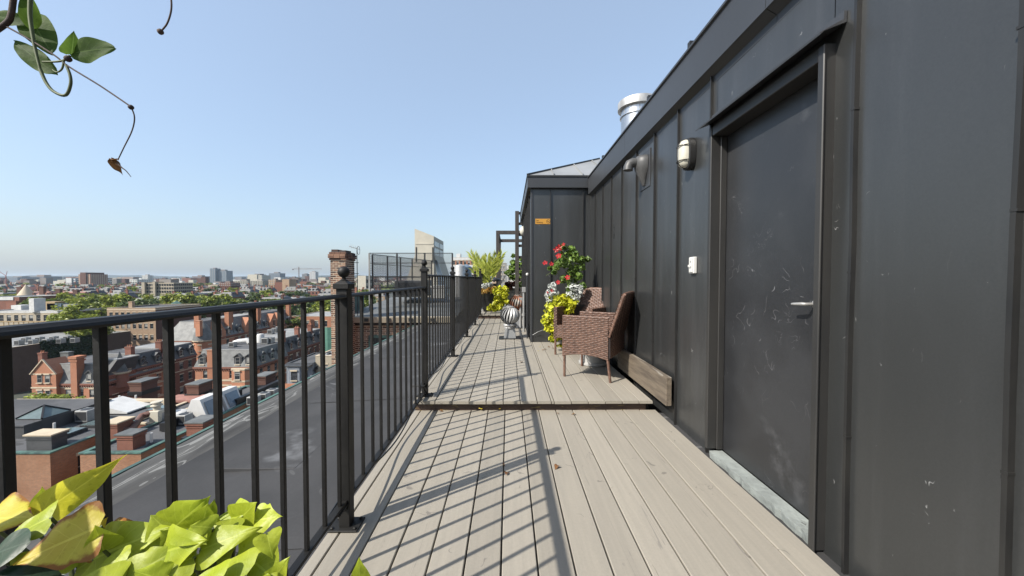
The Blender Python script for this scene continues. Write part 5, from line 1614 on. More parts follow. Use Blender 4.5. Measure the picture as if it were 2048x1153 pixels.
# gable bay
g0, g1 = X_at(65, D), X_at(114, D)
zg = Z_at(744, D); zap = Z_at(717, D)
mb = MB()
mb.prism([(g0, ze - 8), (g1, ze - 8), (g1, zg), ((g0 + g1) / 2, zap), (g0, zg)], lambda u, v, t_: (u, t_, v), D - .7, D + 3)
gb = mb.build('gable', M['br_orange'], m1)
mb = MB()
for s, e in ((g0 - .15, (g0 + g1) / 2), (g1 + .15, (g0 + g1) / 2)):
    mb.bar((s, D - .78, zg - .1), (e, D - .78, zap + .12), .16, .25, up=(0, 1, 0))
mb.box(g0, g1, D - .75, D - .701, zg - .15, zg + .05); mb.box(g0 - .1, g1 + .1, D - .78, D - .701, ze - .8, ze - .5)
mb.build('coping', M['stone'], m1)
for xx in ((g0 * .66 + g1 * .34) - .5, (g0 * .34 + g1 * .66) - .5):
    add_window(m1, Vector((xx, D - .86, ze + .35)) - Vector(m1.location), 0, 1.0, 1.6, 'trim')
    add_window(m1, Vector((xx, D - .86, ze - 2.9)) - Vector(m1.location), 0, 1.0, 1.7, 'trim')
cx_ = X_at(147, D)
mb = MB().box(cx_ - .62, cx_ + .62, D - .5, D + .9, ze - 2.4, Z_at(716, D)); mb.box(cx_ - .85, cx_ + .85, D - .7, D + 1.1, Z_at(716, D), Z_at(711, D))
mb.box(cx_ - .85, cx_ + .85, D - .6, D + 1.0, Z_at(721, D), Z_at(718, D))
mb.build('chimney', M['br_orange'], m1)
chimney(m1, X_at(80, 80), 80, zm, .9, .9, 1.4, 'br_red', 2)
chimney(m1, X_at(150, 86), 84, zm, 1.8, 1.0, .8, 'slate', 0)
# the flank row along the side street, facing +X
XS = -83.0
y = 90.0
labs = ['red brick mansard house on the side street with a gabled dormer tower', 'red brick mansard house on the side street with dark slate dormers', 'dark brick mansard house on the side street under a pink slate turret', 'tall brick house on the side street with green copper corner turret', 'brick house on the side street with arched gable and tall chimneys', 'brick house on the side street with twin arched gables by the trees']
hts = [(752, 76), (752, 76), (745, 80), (672, 112), (668, 114), (664, 118)]
XS = X_at(206, 76)
segs = [(76.0, 82.0), (82.0, 89.0), (89.0, 98.0), (103.0, 115.0), (115.0, 128.0), (128.0, 146.0)]
for k, ((ya, yb), lab) in enumerate(zip(segs, labs)):
    zE = -18.9 if k < 3 else -16.2
    xs_ = XS if k < 3 else XS - 2.5
    rows = [(zE - 2.9, zE - 1.1), (zE - 6.0, zE - 4.2), (zE - 9.2, zE - 7.4)]
    nW = 2 if k < 2 else (3 if k < 4 else 4)
    hb = house('mansard_house', lab, xs_ - 11 if k else xb + .05, xs_, ya, yb - .04, zE, 'br_red' if k not in (3, 5) else 'br_orange', S=(3 if k == 3 else 0, 1.1, rows), E=(nW, 1.1, rows), roofm=None, bands=((zE - .9, .22), (zE - 3.4, .22)), cat='house', **GM)
    H = 3.1 if k < 3 else 5.0
    stp = (yb - ya) / nW
    dEs = [ya + stp * (j + .5) for j in range(nW)] if k < 3 else [ya + 2.2, yb - 2.2]
    mansard(hb, xs_ - 11 if k else xb + .05, xs_, ya, yb - .04, zE + .01, zE + H, 1.1 if k < 3 else 2.6, 'slate_dark' if k < 3 else 'slate', dE=dEs, dw=1.4, flat='flatroof' if k % 2 else 'flatroof_light')
    chimney(hb, xs_ - 1.6, ya + .5, zE + H, 1.3, .9, 1.6 if k < 3 else 3.5, 'br_orange' if k > 2 else 'br_red', 3)
    if k > 2:
        chimney(hb, xs_ - .9, yb - 1.2, zE + 3.0, 1.3, 1.3, 4.4, 'br_orange', 0)
        for gyy in ((ya + yb) / 2,) if k < 5 else (ya + 6, ya + 10):
            mb = MB().prism([(gyy - 2.3, zE - .5), (gyy + 2.3, zE - .5), (gyy + 2.3, zE + 1.6), (gyy, zE + 4.6), (gyy - 2.3, zE + 1.6)], lambda u, v, t_: (t_, u, v), xs_ + .25, xs_ - 3)
            mb.build('gable', M['br_orange'], hb)
            add_window(hb, Vector((xs_ + .40, gyy - .6, zE + .3)) - Vector(hb.location), PI / 2, 1.2, 1.9, 'trim')
    if k in (2, 3, 0):
        cx_, cy_ = xs_ - .2, ya + (.6 if k != 0 else 3)
        r0 = 2.1 if k == 3 else 1.3
        MB().lathe((cx_, cy_, zE - 8 if k == 3 else zE - 3), [(r0, 0), (r0, 8.2 if k == 3 else 3.3)], 14).build('turret_wall', M['br_orange' if k == 3 else 'br_red'], hb, smooth=40)
        MB().lathe((cx_, cy_, zE + .25), [(r0 + .35, -.1), (r0 + .3, .1), (r0 - .1, 1.9), (r0 * .55, 3.6), (.06, 5.2)] if k == 3 else [(r0 + .35, -.1), (.06, 4.2)], 14 if k == 3 else 4).build('turret_roof', M['slate' if k == 3 else ('slate_pink' if k == 2 else 'slate')], hb, smooth=30 if k == 3 else None)
        MB().lathe((cx_, cy_, zE - .2), [(r0 + .25, 0), (r0 + .4, .2), (r0 + .4, .42)], 14).build('turret_cornice', M['stone'], hb)
        if k == 3:
            chimney(hb, cx_ + .6, cy_ - r0, zE + 3.0, 1.2, .9, 2.6, 'br_orange', 0)
            for a_ in (-2.3, -1.3, -.2):
                px_, py_ = cx_ + (r0 + .02) * math.cos(a_), cy_ + (r0 + .02) * math.sin(a_)
                add_window(hb, Vector((px_ - .35 * math.cos(a_ + PI / 2), py_ - .35 * math.sin(a_ + PI / 2), zE - 2.6)) - Vector(hb.location), a_ + PI / 2, .8, 1.5, 'trim')
                mb = MB(); mb.box(-.45, .45, -.2, .9, 0, 1.5)
# M2 corner block with bay
ze = Z_at(733, D); zm = Z_at(701, D)
xa, xb = X_at(386, D), X_at(507, D)
rows = [(ze - 2.35, ze - .75), (ze - 5.6, ze - 3.9), (ze - 9.0, ze - 7.2)]
bands = ((ze - .5, .35), (ze - 2.9, .35), (ze - 3.9, .30), (ze - 6.2, .3))
m2 = house('mansard_block', 'orange brick corner block with banded stone courses and grey slate mansard', xa, xb, D, 86, ze, 'br_orange', S=(4, 1.05, rows), E=(4, 1.05, rows), roofm=None, bands=bands, bandm='white' if False else 'stone', cat='house')
mansard(m2, xa, xb, D, 86, ze + .01, zm, .9, 'slate', dS=(X_at(400, D), X_at(472, D), X_at(494, D)), dE=(77.5, 80.5, 83.5), dw=1.5)
bxa, bxb = X_at(461, D), X_at(501, D)
mb = MB().prism([(bxa, D), (bxa + .5, D - .9), (bxb - .9, D - .9), (bxb, D)], lambda u, v, t_: (u, v, t_), GZ, ze - .6)
mb.build('bay', M['br_orange'], m2)
for z, h in bands:
    MB().prism([(bxa - .06, D - .06), (bxa + .45, D - .96), (bxb - .85, D - .96), (bxb + .06, D - .06)], lambda u, v, t_: (u, v, t_), z, z + h).build('band', M['stone'], m2)
for z0_, z1_ in rows[:2]:
    add_window(m2, Vector((bxa + 1.1, D - 1.06, z0_)) - Vector(m2.location), 0, 1.1, z1_ - z0_, 'trim')
cx_ = X_at(418, D)
mb = MB().box(cx_ - .55, cx_ + .55, D - .25, D + .8, ze - 6, zm + .05); mb.box(cx_ - .62, cx_ + .62, D - .32, D + .9, zm + .05, zm + .2)
mb.build('chimney', M['br_orange'], m2)
for j in range(3):
    x_ = xb - 1.6
# roof things on M2
p = atz(468, 690, zm)
ac_unit('air conditioner on the slate mansard corner block', X_at(470, 80), 79, zm + .02, 1.1)
for px, yy, lab in ((530, 83, 'row of air conditioners on the corner block, left one'), (538, 83.5, 'row of air conditioners on the corner block, right one')):
    ac_unit(lab, X_at(px, yy), yy, zm + .02, 1.4)
t = thing('roof_duct', 'white roof duct on the slate mansard corner block', 'duct', (X_at(490, 82), 82, zm))
MB().tube([(X_at(472, 83), 82, zm + .4), (X_at(480, 83), 82.2, zm + .7), (X_at(495, 83), 82.5, zm + .9), (X_at(500, 83), 82.5, zm + .3)], .5, 10).build('duct', M['white'], t, smooth=50)
t = thing('water_tank', 'white upright tank on the roof behind the corner block', 'tank', (X_at(519, 85), 85, zm))
MB().lathe((X_at(519, 85), 85, zm), [(.75, 0), (.75, 1.6), (.6, 1.9), (.01, 2.0)], 14).build('tank', M['white'], t, smooth=40)
# M4 dark mansard terrace continuing behind it
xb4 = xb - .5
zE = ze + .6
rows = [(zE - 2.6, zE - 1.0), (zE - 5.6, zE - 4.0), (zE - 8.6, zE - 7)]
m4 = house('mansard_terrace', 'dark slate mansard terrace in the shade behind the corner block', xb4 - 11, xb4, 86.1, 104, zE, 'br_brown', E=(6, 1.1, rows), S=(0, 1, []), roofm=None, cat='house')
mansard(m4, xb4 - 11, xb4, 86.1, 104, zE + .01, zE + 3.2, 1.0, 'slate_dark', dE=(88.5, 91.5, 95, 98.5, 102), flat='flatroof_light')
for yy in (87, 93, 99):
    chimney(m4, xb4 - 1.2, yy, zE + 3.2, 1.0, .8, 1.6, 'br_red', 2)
for j, (px, yy) in enumerate(((548, 97), (556, 100), (540, 94))):
    ac_unit(['air conditioner on the dark terrace roof, middle', 'air conditioner on the dark terrace roof, far right', 'air conditioner on the dark terrace roof, left'][j], X_at(px, yy), yy, zE + 3.22, 1.2)
# M5 grey painted bay house and tan neighbour
D5 = 70.0
z5 = Z_at(727, D5)
xa, xb_ = X_at(570, D5), X_at(622, D5)
rows = [(z5 - 2.9, z5 - 1.2), (z5 - 6.2, z5 - 4.4)]
m5 = house('grey_house', 'grey painted house with angled bay beyond the roof edge', xa, xb_, D5, 80, z5, 'grey_paint', S=(2, 1.1, rows), E=(2, 1.0, rows), style='dark', roofm='flatroof', cat='house', parapet=.1, cap='slate_dark')
mb = MB().prism([(xa + .3, D5), (xa + 1.0, D5 - 1), (xa + 3.0, D5 - 1), (xa + 3.7, D5)], lambda u, v, t_: (u, v, t_), GZ, z5 - .35)
mb.build('bay', M['grey_paint'], m5)
add_window(m5, Vector((xa + 1.45, D5 - 1.15, rows[0][0])) - Vector(m5.location), 0, 1.1, 1.7, 'dark')
MB().box(xa - .2, xb_ + .1, D5 - 1.2, D5 - .001, z5 - .34, z5 - .1).build('cornice', M['slate_dark'], m5)
MB().box(xa, xb_, D5 - 1.1, D5 - 1.001, rows[0][0] - 1.6, rows[0][0] - .6).build('brick_apron', M['br_orange'], m5)
xa2 = xb_ + .1
m5b = house('tan_house', 'tan house with white windows beside the grey bay house', xa2, xa2 + 6, D5 + 1, 82, z5 + 1.2, 'cream', S=(2, 1.1, [(a + .8, b + .8) for a, b in rows]), roofm='flatroof_light', cat='house', parapet=.1)
MB().bar((xa2 - .1, D5 + .5, z5 - 1.5), (xa2 + 1.6, D5 + 3.5, z5 + 1.4), .5, .4).build('gable_verge', M['parapet_black'], m5b)
# green netting scaffold
t = thing('netting_screen', 'green construction netting beside the brick chimney', 'netting', (X_at(648, 90), 90, z5))
mb = MB()
for k in range(6):
    xx = X_at(640, 90) + k * .8
    mb.quad((xx, 90 + .2 * (k % 2), z5 - 3), (xx + .8, 90 + .2 * ((k + 1) % 2), z5 - 3), (xx + .8, 90 + .2 * ((k + 1) % 2), Z_at(655, 90)), (xx, 90 + .2 * (k % 2), Z_at(655, 90)))
mb.build('net', M['netting'], t)
for k in (0, 3, 6):
    xx = X_at(640, 90) + k * .8
    MB().tube([(xx, 90.35, GZ), (xx, 90.35, Z_at(652, 90))], .06, 6).build('pole', M['ac_dark'], t)
# M6 orange flat-roofed building
D6 = 150.0
z6 = Z_at(633, D6)
rows = [(z6 - 4.2, z6 - 1.8), (z6 - 9, z6 - 6.6)]
house('orange_block', 'bright orange brick building with flat roof before the trees', X_at(581, D6), X_at(664, D6), D6, 172, z6, 'br_orange', S=(4, 1.5, rows), E=(0, 1, []), roofm='flatroof_light', parapet=.2)
# B1 tan apartment block
D1 = 150.0
z1_ = Z_at(616, D1)
rows = [(z1_ - 3.0 - k * 4.55, z1_ - 1.0 - k * 4.55) for k in range(6)]
rows = [(Z_at(657 + k * 22.5, D1), Z_at(647 + k * 22.5, D1)) for k in range(-1, 4)]
b1 = house('apartment_block', 'tan brick apartment block with rows of white trimmed windows', X_at(212, D1), X_at(309, D1), D1, 172, z1_, 'br_tan', S=(8, 1.35, rows), E=(0, 1, []), roofm='flatroof', parapet=.5, bands=((z1_ - .8, .4),))
MB().box(X_at(309, D1) + .001, X_at(309, D1) + .05, D1 + .1, 171.9, GZ, z1_ - .9).build('flank_wall', M['br_brown'], b1)
for px in (262,):
    chimney(b1, X_at(px, 155), 155, z1_, 1.5, 1.2, 2.2, 'br_tan', 0)
b1b = house('brown_block', 'dark brown brick block behind the tan apartment block', X_at(310, D1) + 3, X_at(395, 165), 172.1, 190, Z_at(614, 172), 'br_brown', S=(5, 1.3, rows[1:]), E=(3, 1.3, rows[1:]), roofm='flatroof_dark')
t = MB().lathe((X_at(352, 178), 178, Z_at(614, 172)), [(2.6, 0), (2.6, 1.2), (.1, 2.6)], 4)
t.build('roof_hip', M['copper'], b1b)
# B2 long wall with ivy
zb2 = -18.0
xb2 = -137.0
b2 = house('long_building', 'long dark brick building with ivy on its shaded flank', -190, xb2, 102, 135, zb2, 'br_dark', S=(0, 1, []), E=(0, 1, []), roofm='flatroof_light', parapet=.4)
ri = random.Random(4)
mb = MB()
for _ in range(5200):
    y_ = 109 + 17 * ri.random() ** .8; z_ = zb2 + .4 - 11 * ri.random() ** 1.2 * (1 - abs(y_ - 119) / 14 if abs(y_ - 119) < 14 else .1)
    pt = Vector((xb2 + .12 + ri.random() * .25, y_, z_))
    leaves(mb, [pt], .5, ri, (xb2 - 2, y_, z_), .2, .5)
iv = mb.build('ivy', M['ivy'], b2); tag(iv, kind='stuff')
for k in range(9):
    px = 34 + k * 14
    yy = 109 + (k * 5) % 9
    ac_unit(['leftmost', 'second', 'third', 'fourth', 'fifth', 'sixth', 'seventh', 'eighth', 'rightmost'][k] + ' white air conditioner along the roof of the long dark building', X_at(px, yy), yy, zb2 - .38, 1.5, group='air conditioner cluster on the long building')
# B3 white and timber building at the left
D3_ = 160.0
zb3 = Z_at(622, D3_)
rows = [(zb3 - 4.6, zb3 - 1.6)]
b3 = house('white_building', 'low white building with timber terrace and roof cabins at the left edge', X_at(-40, D3_), X_at(114, D3_), D3_, 185, zb3, 'cream', S=(10, 1.8, rows), E=(0, 1, []), roofm='flatroof_light', cap='white', parapet=.3, bands=((zb3 - .7, .6),), bandm='white')
MB().box(X_at(114, D3_) + .001, X_at(114, D3_) + .06, D3_ + .1, 184.9, GZ, zb3 - .8).build('flank_wall', M['br_brown'], b3)
for px0, px1, h, m_ in ((82, 108, 3.4, 'wood'), (92, 120, 2.6, 'blueglass'), (20, 40, 1.8, 'white'), (125, 145, 2.2, 'ac'), (56, 66, 5.5, 'white')):
    yy = 170 if px0 not in (56,) else D3_ - 1
    xx0, xx1 = X_at(px0, yy), X_at(px1, yy)
    MB().box(xx0, xx1, yy, yy + 4, zb3 - .3, zb3 + h).build('roof_cabin', M[m_], b3)
for k in range(16):
    px = -36 + k * 10
    MB().box(X_at(px, 156) - .12, X_at(px, 156) + .12, 155.9, 156.1, zb3 - 9, zb3 - 4.2).build('terrace_post', M['wood'], b3)
MB().box(X_at(-40, 156), X_at(118, 156), 155.8, 156.2, zb3 - 4.2, zb3 - 3.8).build('terrace_rail', M['wood'], b3)
MB().box(X_at(-40, 156), X_at(118, 156), 155.8, 156.2, zb3 - 6.0, zb3 - 5.6).build('terrace_rail', M['wood'], b3)
MB().box(X_at(-40, 156), X_at(120, 156), 155.5, 160, GZ, zb3 - 8).build('terrace', M['white'], b3)
# B4 brick gable end at far left
D4 = 215.0
z4 = Z_at(594, D4)
b4 = house('brick_warehouse', 'plain red brick warehouse end with white coping at the left edge', X_at(-40, D4), X_at(37, D4), D4, 240, z4, 'br_red', roofm='flatroof_light', cap='white')
MB().box(X_at(-40, D4), X_at(26, D4), D4 - .3, D4 - .001, z4 - 1.8, z4 - .02).build('frieze', M['white'], b4)
t = thing('chimney_stack', 'brick chimney stack with three pots left of the white building', 'chimney', (X_at(22, 180), 180, zb3))
chimney(t, X_at(24, 186), 186, zb3 - 1, 5, 1.5, 3.6, 'br_red', 3)
# B5 victorian houses with gables and a cone tower
D7 = 300.0
vb = thing('victorian_house', 'red victorian house with twin gables and cone tower behind trees', 'house', (X_at(90, D7), D7, GZ))
xa, xb_ = X_at(30, D7), X_at(152, D7)
ze7 = Z_at(596, D7)
MB().box(xa, xb_, D7, D7 + 14, GZ, ze7).build('wall', M['br_red'], vb)
MB().prism([(D7 - .5, ze7), (D7 + 7, Z_at(584, D7)), (D7 + 14.5, ze7)], lambda u, v, t_: (t_, u, v), xa + 6, xb_).build('roof', M['slate_pink'], vb)
for px in (107, 133):
    x_ = X_at(px, D7)
    MB().prism([(x_ - 5, ze7 - 3), (x_ + 5, ze7 - 3), (x_ + 5, ze7), (x_, Z_at(586, D7)), (x_ - 5, ze7)], lambda u, v, t_: (u, t_, v), D7 - 1.5, D7 + 4).build('gable', M['br_red'], vb)
x_ = X_at(45, D7)
MB().lathe((x_, D7 + 2, GZ), [(4.4, 0), (4.4, Z_at(592, D7) - GZ), (4.9, Z_at(591, D7) - GZ), (.1, Z_at(569, D7) - GZ)], 16).build('cone_tower', M['stone'], vb, smooth=30)
for px, yt in ((30, 576), (75, 575), (108, 580), (143, 582)):
    x_ = X_at(px, D7)
    c_ = MB().box(x_ - 1.8, x_ + 1.8, D7 + 2, D7 + 4, ze7 - 2, Z_at(yt, D7)); c_.box(x_ - 2.1, x_ + 2.1, D7 + 1.8, D7 + 4.2, Z_at(yt, D7), Z_at(yt, D7) + .8)
    c_.build('chimney', M['br_brown'], vb)

# ---------------------------------------------------------------- neighbour with brick chimney, mesh screen, beige tower
NY = 14.6
nbh = thing('neighbour_building', 'brick neighbour building with copper gutter and grey roof behind the railing', 'building', (-5, 16, -3))
zg = Z_at(645, NY)
MB().box(-6.55, -2.2, NY, 26, -20, zg - .02).build('wall', M['br_tan'], nbh)
# individual bricks of the visible strip of wall
def brickwork(parent, x0, x1, z0, z1, y, nrm, m, seed=0, bl=.213, bh=.057, j=.019, axis='x', off=0.0):
    r_ = random.Random(seed); mb = MB(); k = 0; z = z0
    while z + bh <= z1 + 1e-6:
        x = x0 - (bl / 2 if k % 2 else 0)
        while x < x1 - .02:
            a, b = max(x, x0), min(x + bl - j, x1)
            if b - a > .03:
                e = r_.uniform(.002, .0045)
                mb.mi = r_.choice((0, 0, 1, 1, 2))
                if axis == 'x': mb.box(a, b, y - e, y + .02, z, z + bh)
                else: mb.box(y - .02, y + e, a, b, z, z + bh)
            x += bl
        z += bh + j; k += 1
    o = mb.build('brickwork', m, parent)
    tag(o, kind='stuff')
BR = [mat('brick_pale', (.44, .25, .16), (.36, .20, .125), s=6, rough=.85), mat('brick_mid', (.26, .135, .085), (.20, .10, .065), s=6, rough=.85), mat('brick_soot', (.10, .055, .042), (.07, .042, .034), s=6, rough=.85)]
MORT = mat('pale_mortar', (1.0, .88, .68), (.9, .78, .6), s=8, rough=.9)
MB().box(-6.55, -2.2, NY - .004, NY - .001, -3.2, zg - .1).build('mortar_bed', MORT, nbh)
brickwork(nbh, -6.55, -2.2, -3.2, zg - .12, NY - .005, None, BR, 1)
MB().box(-6.6, -2.1, NY - .20, NY - .02, zg - .10, zg + .02).build('frieze', M['board_under'], nbh)
MB().prism([(NY - .30, zg + .021), (NY - .02, zg + .021), (NY - .02, zg + .24), (NY - .36, zg + .24)], lambda u, v, t_: (t_, u, v), -6.62, -2.05).build('gutter', M['cream'], nbh)
for k in range(6):
    x_ = -6.4 + k * .85
    MB().box(x_, x_ + .16, NY - .365, NY - .345, zg + .07, zg + .2).build('gutter_bracket', M['print_dark'], nbh)
MB().quad((-6.6, NY - .3, zg + .22), (-2.05, NY - .3, zg + .22), (-2.05, 21, .05), (-6.6, 21, .05)).build('roof', M['slate'], nbh)
MB().box(-7.2, -6.5, 15.0, 16.7, -.3, .36).build('copper_parapet', M['copper'], nbh)
w_ = at(768, 682, NY)
o = MB().box(w_.x - .6, w_.x + .55, NY - .03, NY + .05, w_.z - 1.2, w_.z + .22).build('window', M['copper'], nbh)
MB().quad((w_.x - .5, NY - .034, w_.z - 1.1), (w_.x + .45, NY - .034, w_.z - 1.1), (w_.x + .45, NY - .034, w_.z + .12), (w_.x - .5, NY - .034, w_.z + .12)).build('pane', M['pane'], o)
# the brick chimney
CY = 13.6
ca, cb = X_at(661, CY), X_at(691, CY)
cdp = .80
zt_ = Z_at(505, CY)
bc = thing('brick_chimney', 'tall weathered brick chimney with corbelled top beyond the railing', 'chimney', ((ca + cb) / 2, CY + .4, -6))
MB().box(ca + .003, cb - .0055, CY + .0055, CY + cdp, -6, zt_ - .02).build('mortar_core', MORT, bc)
brickwork(bc, ca, cb, -3.4, zt_ - .30, CY + .004, None, BR, 2)
brickwork(bc, CY, CY + cdp, -3.4, zt_ - .30, cb - .004, None, BR, 3, axis='y')
for k, (o_, z0_) in enumerate(((.03, .29), (.06, .215), (.06, .14), (.03, .065))):
    mb = MB(); z_ = zt_ - z0_
    r_ = random.Random(k)
    x = ca - o_
    while x < cb + o_ - .04:
        mb.mi = r_.choice((0, 1, 1, 2)); mb.box(x, min(x + .2, cb + o_), CY - o_, CY + .1, z_, z_ + .066); x += .211
    y_ = CY + .101
    while y_ < CY + cdp + o_ - .04:
        mb.mi = r_.choice((1, 1, 2)); mb.box(cb - .1, cb + o_, y_, min(y_ + .2, CY + cdp + o_), z_, z_ + .066); y_ += .211
    tag(mb.build('corbel_course', BR, bc), kind='stuff')
MB().box(ca + .01, cb - .01, CY + .01, CY + cdp, zt_ - .03, zt_ + .02).build('cap', M['slate_dark'], bc)
for k, (xx, h) in enumerate(((ca + .12, .10), (cb - .14, .07))):
    MB().box(xx - .1, xx + .14, CY + .05, CY + .5, zt_ + .021, zt_ + h).build('flue_brick', BR[2], bc)
# antenna
ay = CY + .5
axx = X_at(714.5, ay)
an = thing('antenna', 'thin roof antenna mast clamped to the brick chimney', 'antenna', (axx, ay, 0))
MB().tube([(axx, ay, -.3), (axx, ay, Z_at(496, ay))], .014, 6).build('mast', M['ac_dark'], an)
zz = Z_at(498, ay)
MB().bar((axx - .25, ay - .1, zz + .08), (axx + .1, ay, zz - .03), .02, .02).build('boom', M['ac'], an)
for k in range(5):
    xq = axx - .22 + k * .07
    MB().tube([(xq, ay - .15, zz + .02 - k * .02), (xq, ay - .08, zz + .16 - k * .02)], .006, 5).build('element', M['ac'], an)
mb = MB(); mb.tube([(axx + .06 + .05 * math.cos(t_), ay, zz - .07 + .16 * math.sin(t_)) for t_ in [2 * PI * k / 14 for k in range(15)]], .008, 5); mb.build('loop', M['ac_dark'], an)
for py in (526, 548):
    MB().tube([(cb - .02, ay, Z_at(py, ay)), (axx + .06, ay, Z_at(py, ay))], .012, 5).build('bracket', M['ac_dark'], an)

# mesh screen
SY = 16.4
def screen(label, p0, p1, z0, z1, nposts, legs=True):
    p0, p1 = Vector((*p0, 0)), Vector((*p1, 0))
    u = (p1 - p0); L = u.length; u.normalize()
    t = thing('mesh_screen', label, 'screen', (p0.x, p0.y, z0), group='steel mesh screens on the neighbour roof')
    P = lambda s, z: p0 + u * s + Vector((0, 0, z))
    for k in range(nposts):
        s = L * k / (nposts - 1)
        MB().bar(P(s, -.55 if legs and k in (0,) else z0), P(s, z1), .06, .06).build('post', M['ac' if legs and k == 0 else 'mesh_wire'], t)
    for z in (z0, z0 + (z1 - z0) * .33, z0 + (z1 - z0) * .72, z1):
        MB().bar(P(0, z), P(L, z), .032, .032).build('rail', M['mesh_wire'] if z != z1 else M['ac_dark'], t)
    mb = MB(); st_ = .105; h = z1 - z0; r = .0042
    k = 0; s = -h
    while s < L:
        for sg in (0, 1):
            a, b = (max(s, 0), min(s + h, L))
            if b > a:
                za, zb_ = a - s, b - s
                if sg: za, zb_ = h - za, h - zb_
                mb.bar(P(a, z0 + za), P(b, z0 + zb_), r * 2, r * 2)
        s += st_
    tag(mb.build('mesh', M['mesh_wire'], t), kind='stuff')
zt_s, zb_s = Z_at(507, SY), Z_at(577, SY)
xs0, xs1 = X_at(739, SY), X_at(905, SY)
screen('black mesh screen around rooftop equipment, front side', (xs0, SY), (xs1, SY), zb_s, zt_s, 4)
screen('black mesh screen around rooftop equipment, receding left side', (xs0 + .1, SY + .1), (xs0 + 1.5, SY + 6), zb_s, zt_s - .05, 6, legs=False)
eq = thing('equipment_box', 'grey rooftop equipment behind the mesh screen', 'equipment', (-4.5, 19, .3))
MB().box(-5.6, -4.2, 18.2, 20.5, .2, 1.0).build('casing', M['ac_dark'], eq, bevel=.03)
MB().box(-5.5, -4.3, 18.19, 18.199, .3, .9).build('grille', M['mesh_wire'], eq)
MB().box(-3.9, -3.2, 18.5, 19.5, .1, .75).build('condenser', M['ac'], eq, bevel=.03)

# beige concrete tower with flared foot
TY = 70.0
bt = thing('concrete_tower', 'beige concrete tower with sloping top and flared foot behind the mesh', 'tower', (X_at(850, TY), TY, -20))
tx0, tx1 = X_at(830, TY), X_at(868, TY)
zA, zB, zC = Z_at(458, TY), Z_at(473, TY), Z_at(487, TY)
tdp = 740 * tx1 / (887.5 - 1017) - TY
mb = MB()
mb.add([(tx0, TY, -20), (tx1, TY, -20), (tx1, TY, zB), (tx0, TY, zA), (tx0, TY + tdp, -20), (tx1, TY + tdp, -20), (tx1, TY + tdp, zB), (tx0, TY + tdp, zA)], [(0, 1, 2, 3), (5, 4, 7, 6), (3, 2, 6, 7), (4, 0, 3, 7), (1, 5, 6, 2)])
mb.build('shaft', M['concrete'], bt)
for (a, b) in ((480, 490), (494, 521)):
    for j in range(2):
        y0_, y1_ = TY + .3 + j * tdp / 2, TY + (j + 1) * tdp / 2 - .2
        MB().box(tx1 + .001, tx1 + .06, y0_, y1_, Z_at(b, TY) - .2, Z_at(a, TY) - .2).build('pane', M['blueglass'], bt)
for px in (833, 866):
    MB().box(X_at(px, TY) - .12, X_at(px, TY) + .12, TY - .05, TY - .001, Z_at(525, TY), Z_at(495, TY)).build('slot', M['print_dark'], bt)
MB().box(tx0 + .1, tx1 - .1, TY - .06, TY - .001, Z_at(489.5, TY), Z_at(487, TY)).build('ledge', M['concrete'], bt)
mb = MB()
zf, zq = Z_at(508, TY), Z_at(590, TY)
for sgn, xx in ((-1, tx0), (1, tx1)):
    mb.prism([(xx, zf), (xx + sgn * 2.6, zq), (xx, zq)], lambda u, v, t_: (u, t_, v), TY + .3, TY + tdp - .4)
mb.build('flared_foot', M['concrete'], bt)
for j in range(4):
    xx0 = tx1 + .3 + j * .55
    MB().bar((tx1 + .2 + j * .1, TY + .25 - .02, zf - 1.2), (tx1 + 1.2 + j * .45, TY + .25 - .02, zq + .4), .25, .06, up=(0, 1, 0)).build('glazing_bar', M['blueglass'], bt)

# block right of the mesh and the pale ones behind the palm
D8 = 150.0
rows = [(Z_at(530 + 14 * k, D8), Z_at(522 + 14 * k, D8)) for k in range(5)]
b8 = house('striped_block', 'orange brick and white striped apartment block behind the far railing', X_at(903, D8), X_at(950, D8), D8, 165, Z_at(516, D8), 'br_orange', S=(6, 1.0, rows), E=(3, 1.5, rows), roofm='flatroof_light', bands=tuple((Z_at(521 + 14 * k, D8), 1.0) for k in range(5)), bandm='white')
MB().box(X_at(913, 155), X_at(921, 155), 155, 158, Z_at(516, D8), Z_at(508, 155)).build('roof_cabin', M['white'], b8)
t = thing('steel_tank', 'round grey steel tank in front of the striped block', 'tank', (X_at(922, 60), 60, -6))
MB().lathe((X_at(920, 60), 60, -12), [(.9, 0), (.9, Z_at(534, 60) + 12), (.85, Z_at(533, 60) + 12.1), (.01, Z_at(532, 60) + 12.3)], 18).build('shell', M['steel_dull'], t, smooth=40)
MB().lathe((X_at(932, 61), 61.5, -12), [(.9, 0), (.9, Z_at(534, 61) + 12), (.01, Z_at(532, 61) + 12.3)], 18).build('shell', M['blueglass'], t, smooth=40)
for k, (x0_, x1_, yt, dd, m_, lab) in enumerate(((999, 1012, 527, 120, 'ac', 'pale grey building behind the palm, left one'), (1008, 1030, 532, 180, 'white', 'white stepped building behind the pergola'), (1030, 1048, 540, 260, 'far_wall', 'distant grey building beyond the trellis'), (985, 1003, 545, 200, 'br_tan', 'tan building low behind the palm'))):
    rows = [(Z_at(yt + 6 + 9 * j + 5, dd), Z_at(yt + 6 + 9 * j, dd)) for j in range(4)]
    house('city_building', lab, X_at(x0_, dd), X_at(x1_, dd), dd, dd + 20, Z_at(yt, dd), m_, S=(3, 1.1, rows), roofm='flatroof_light')

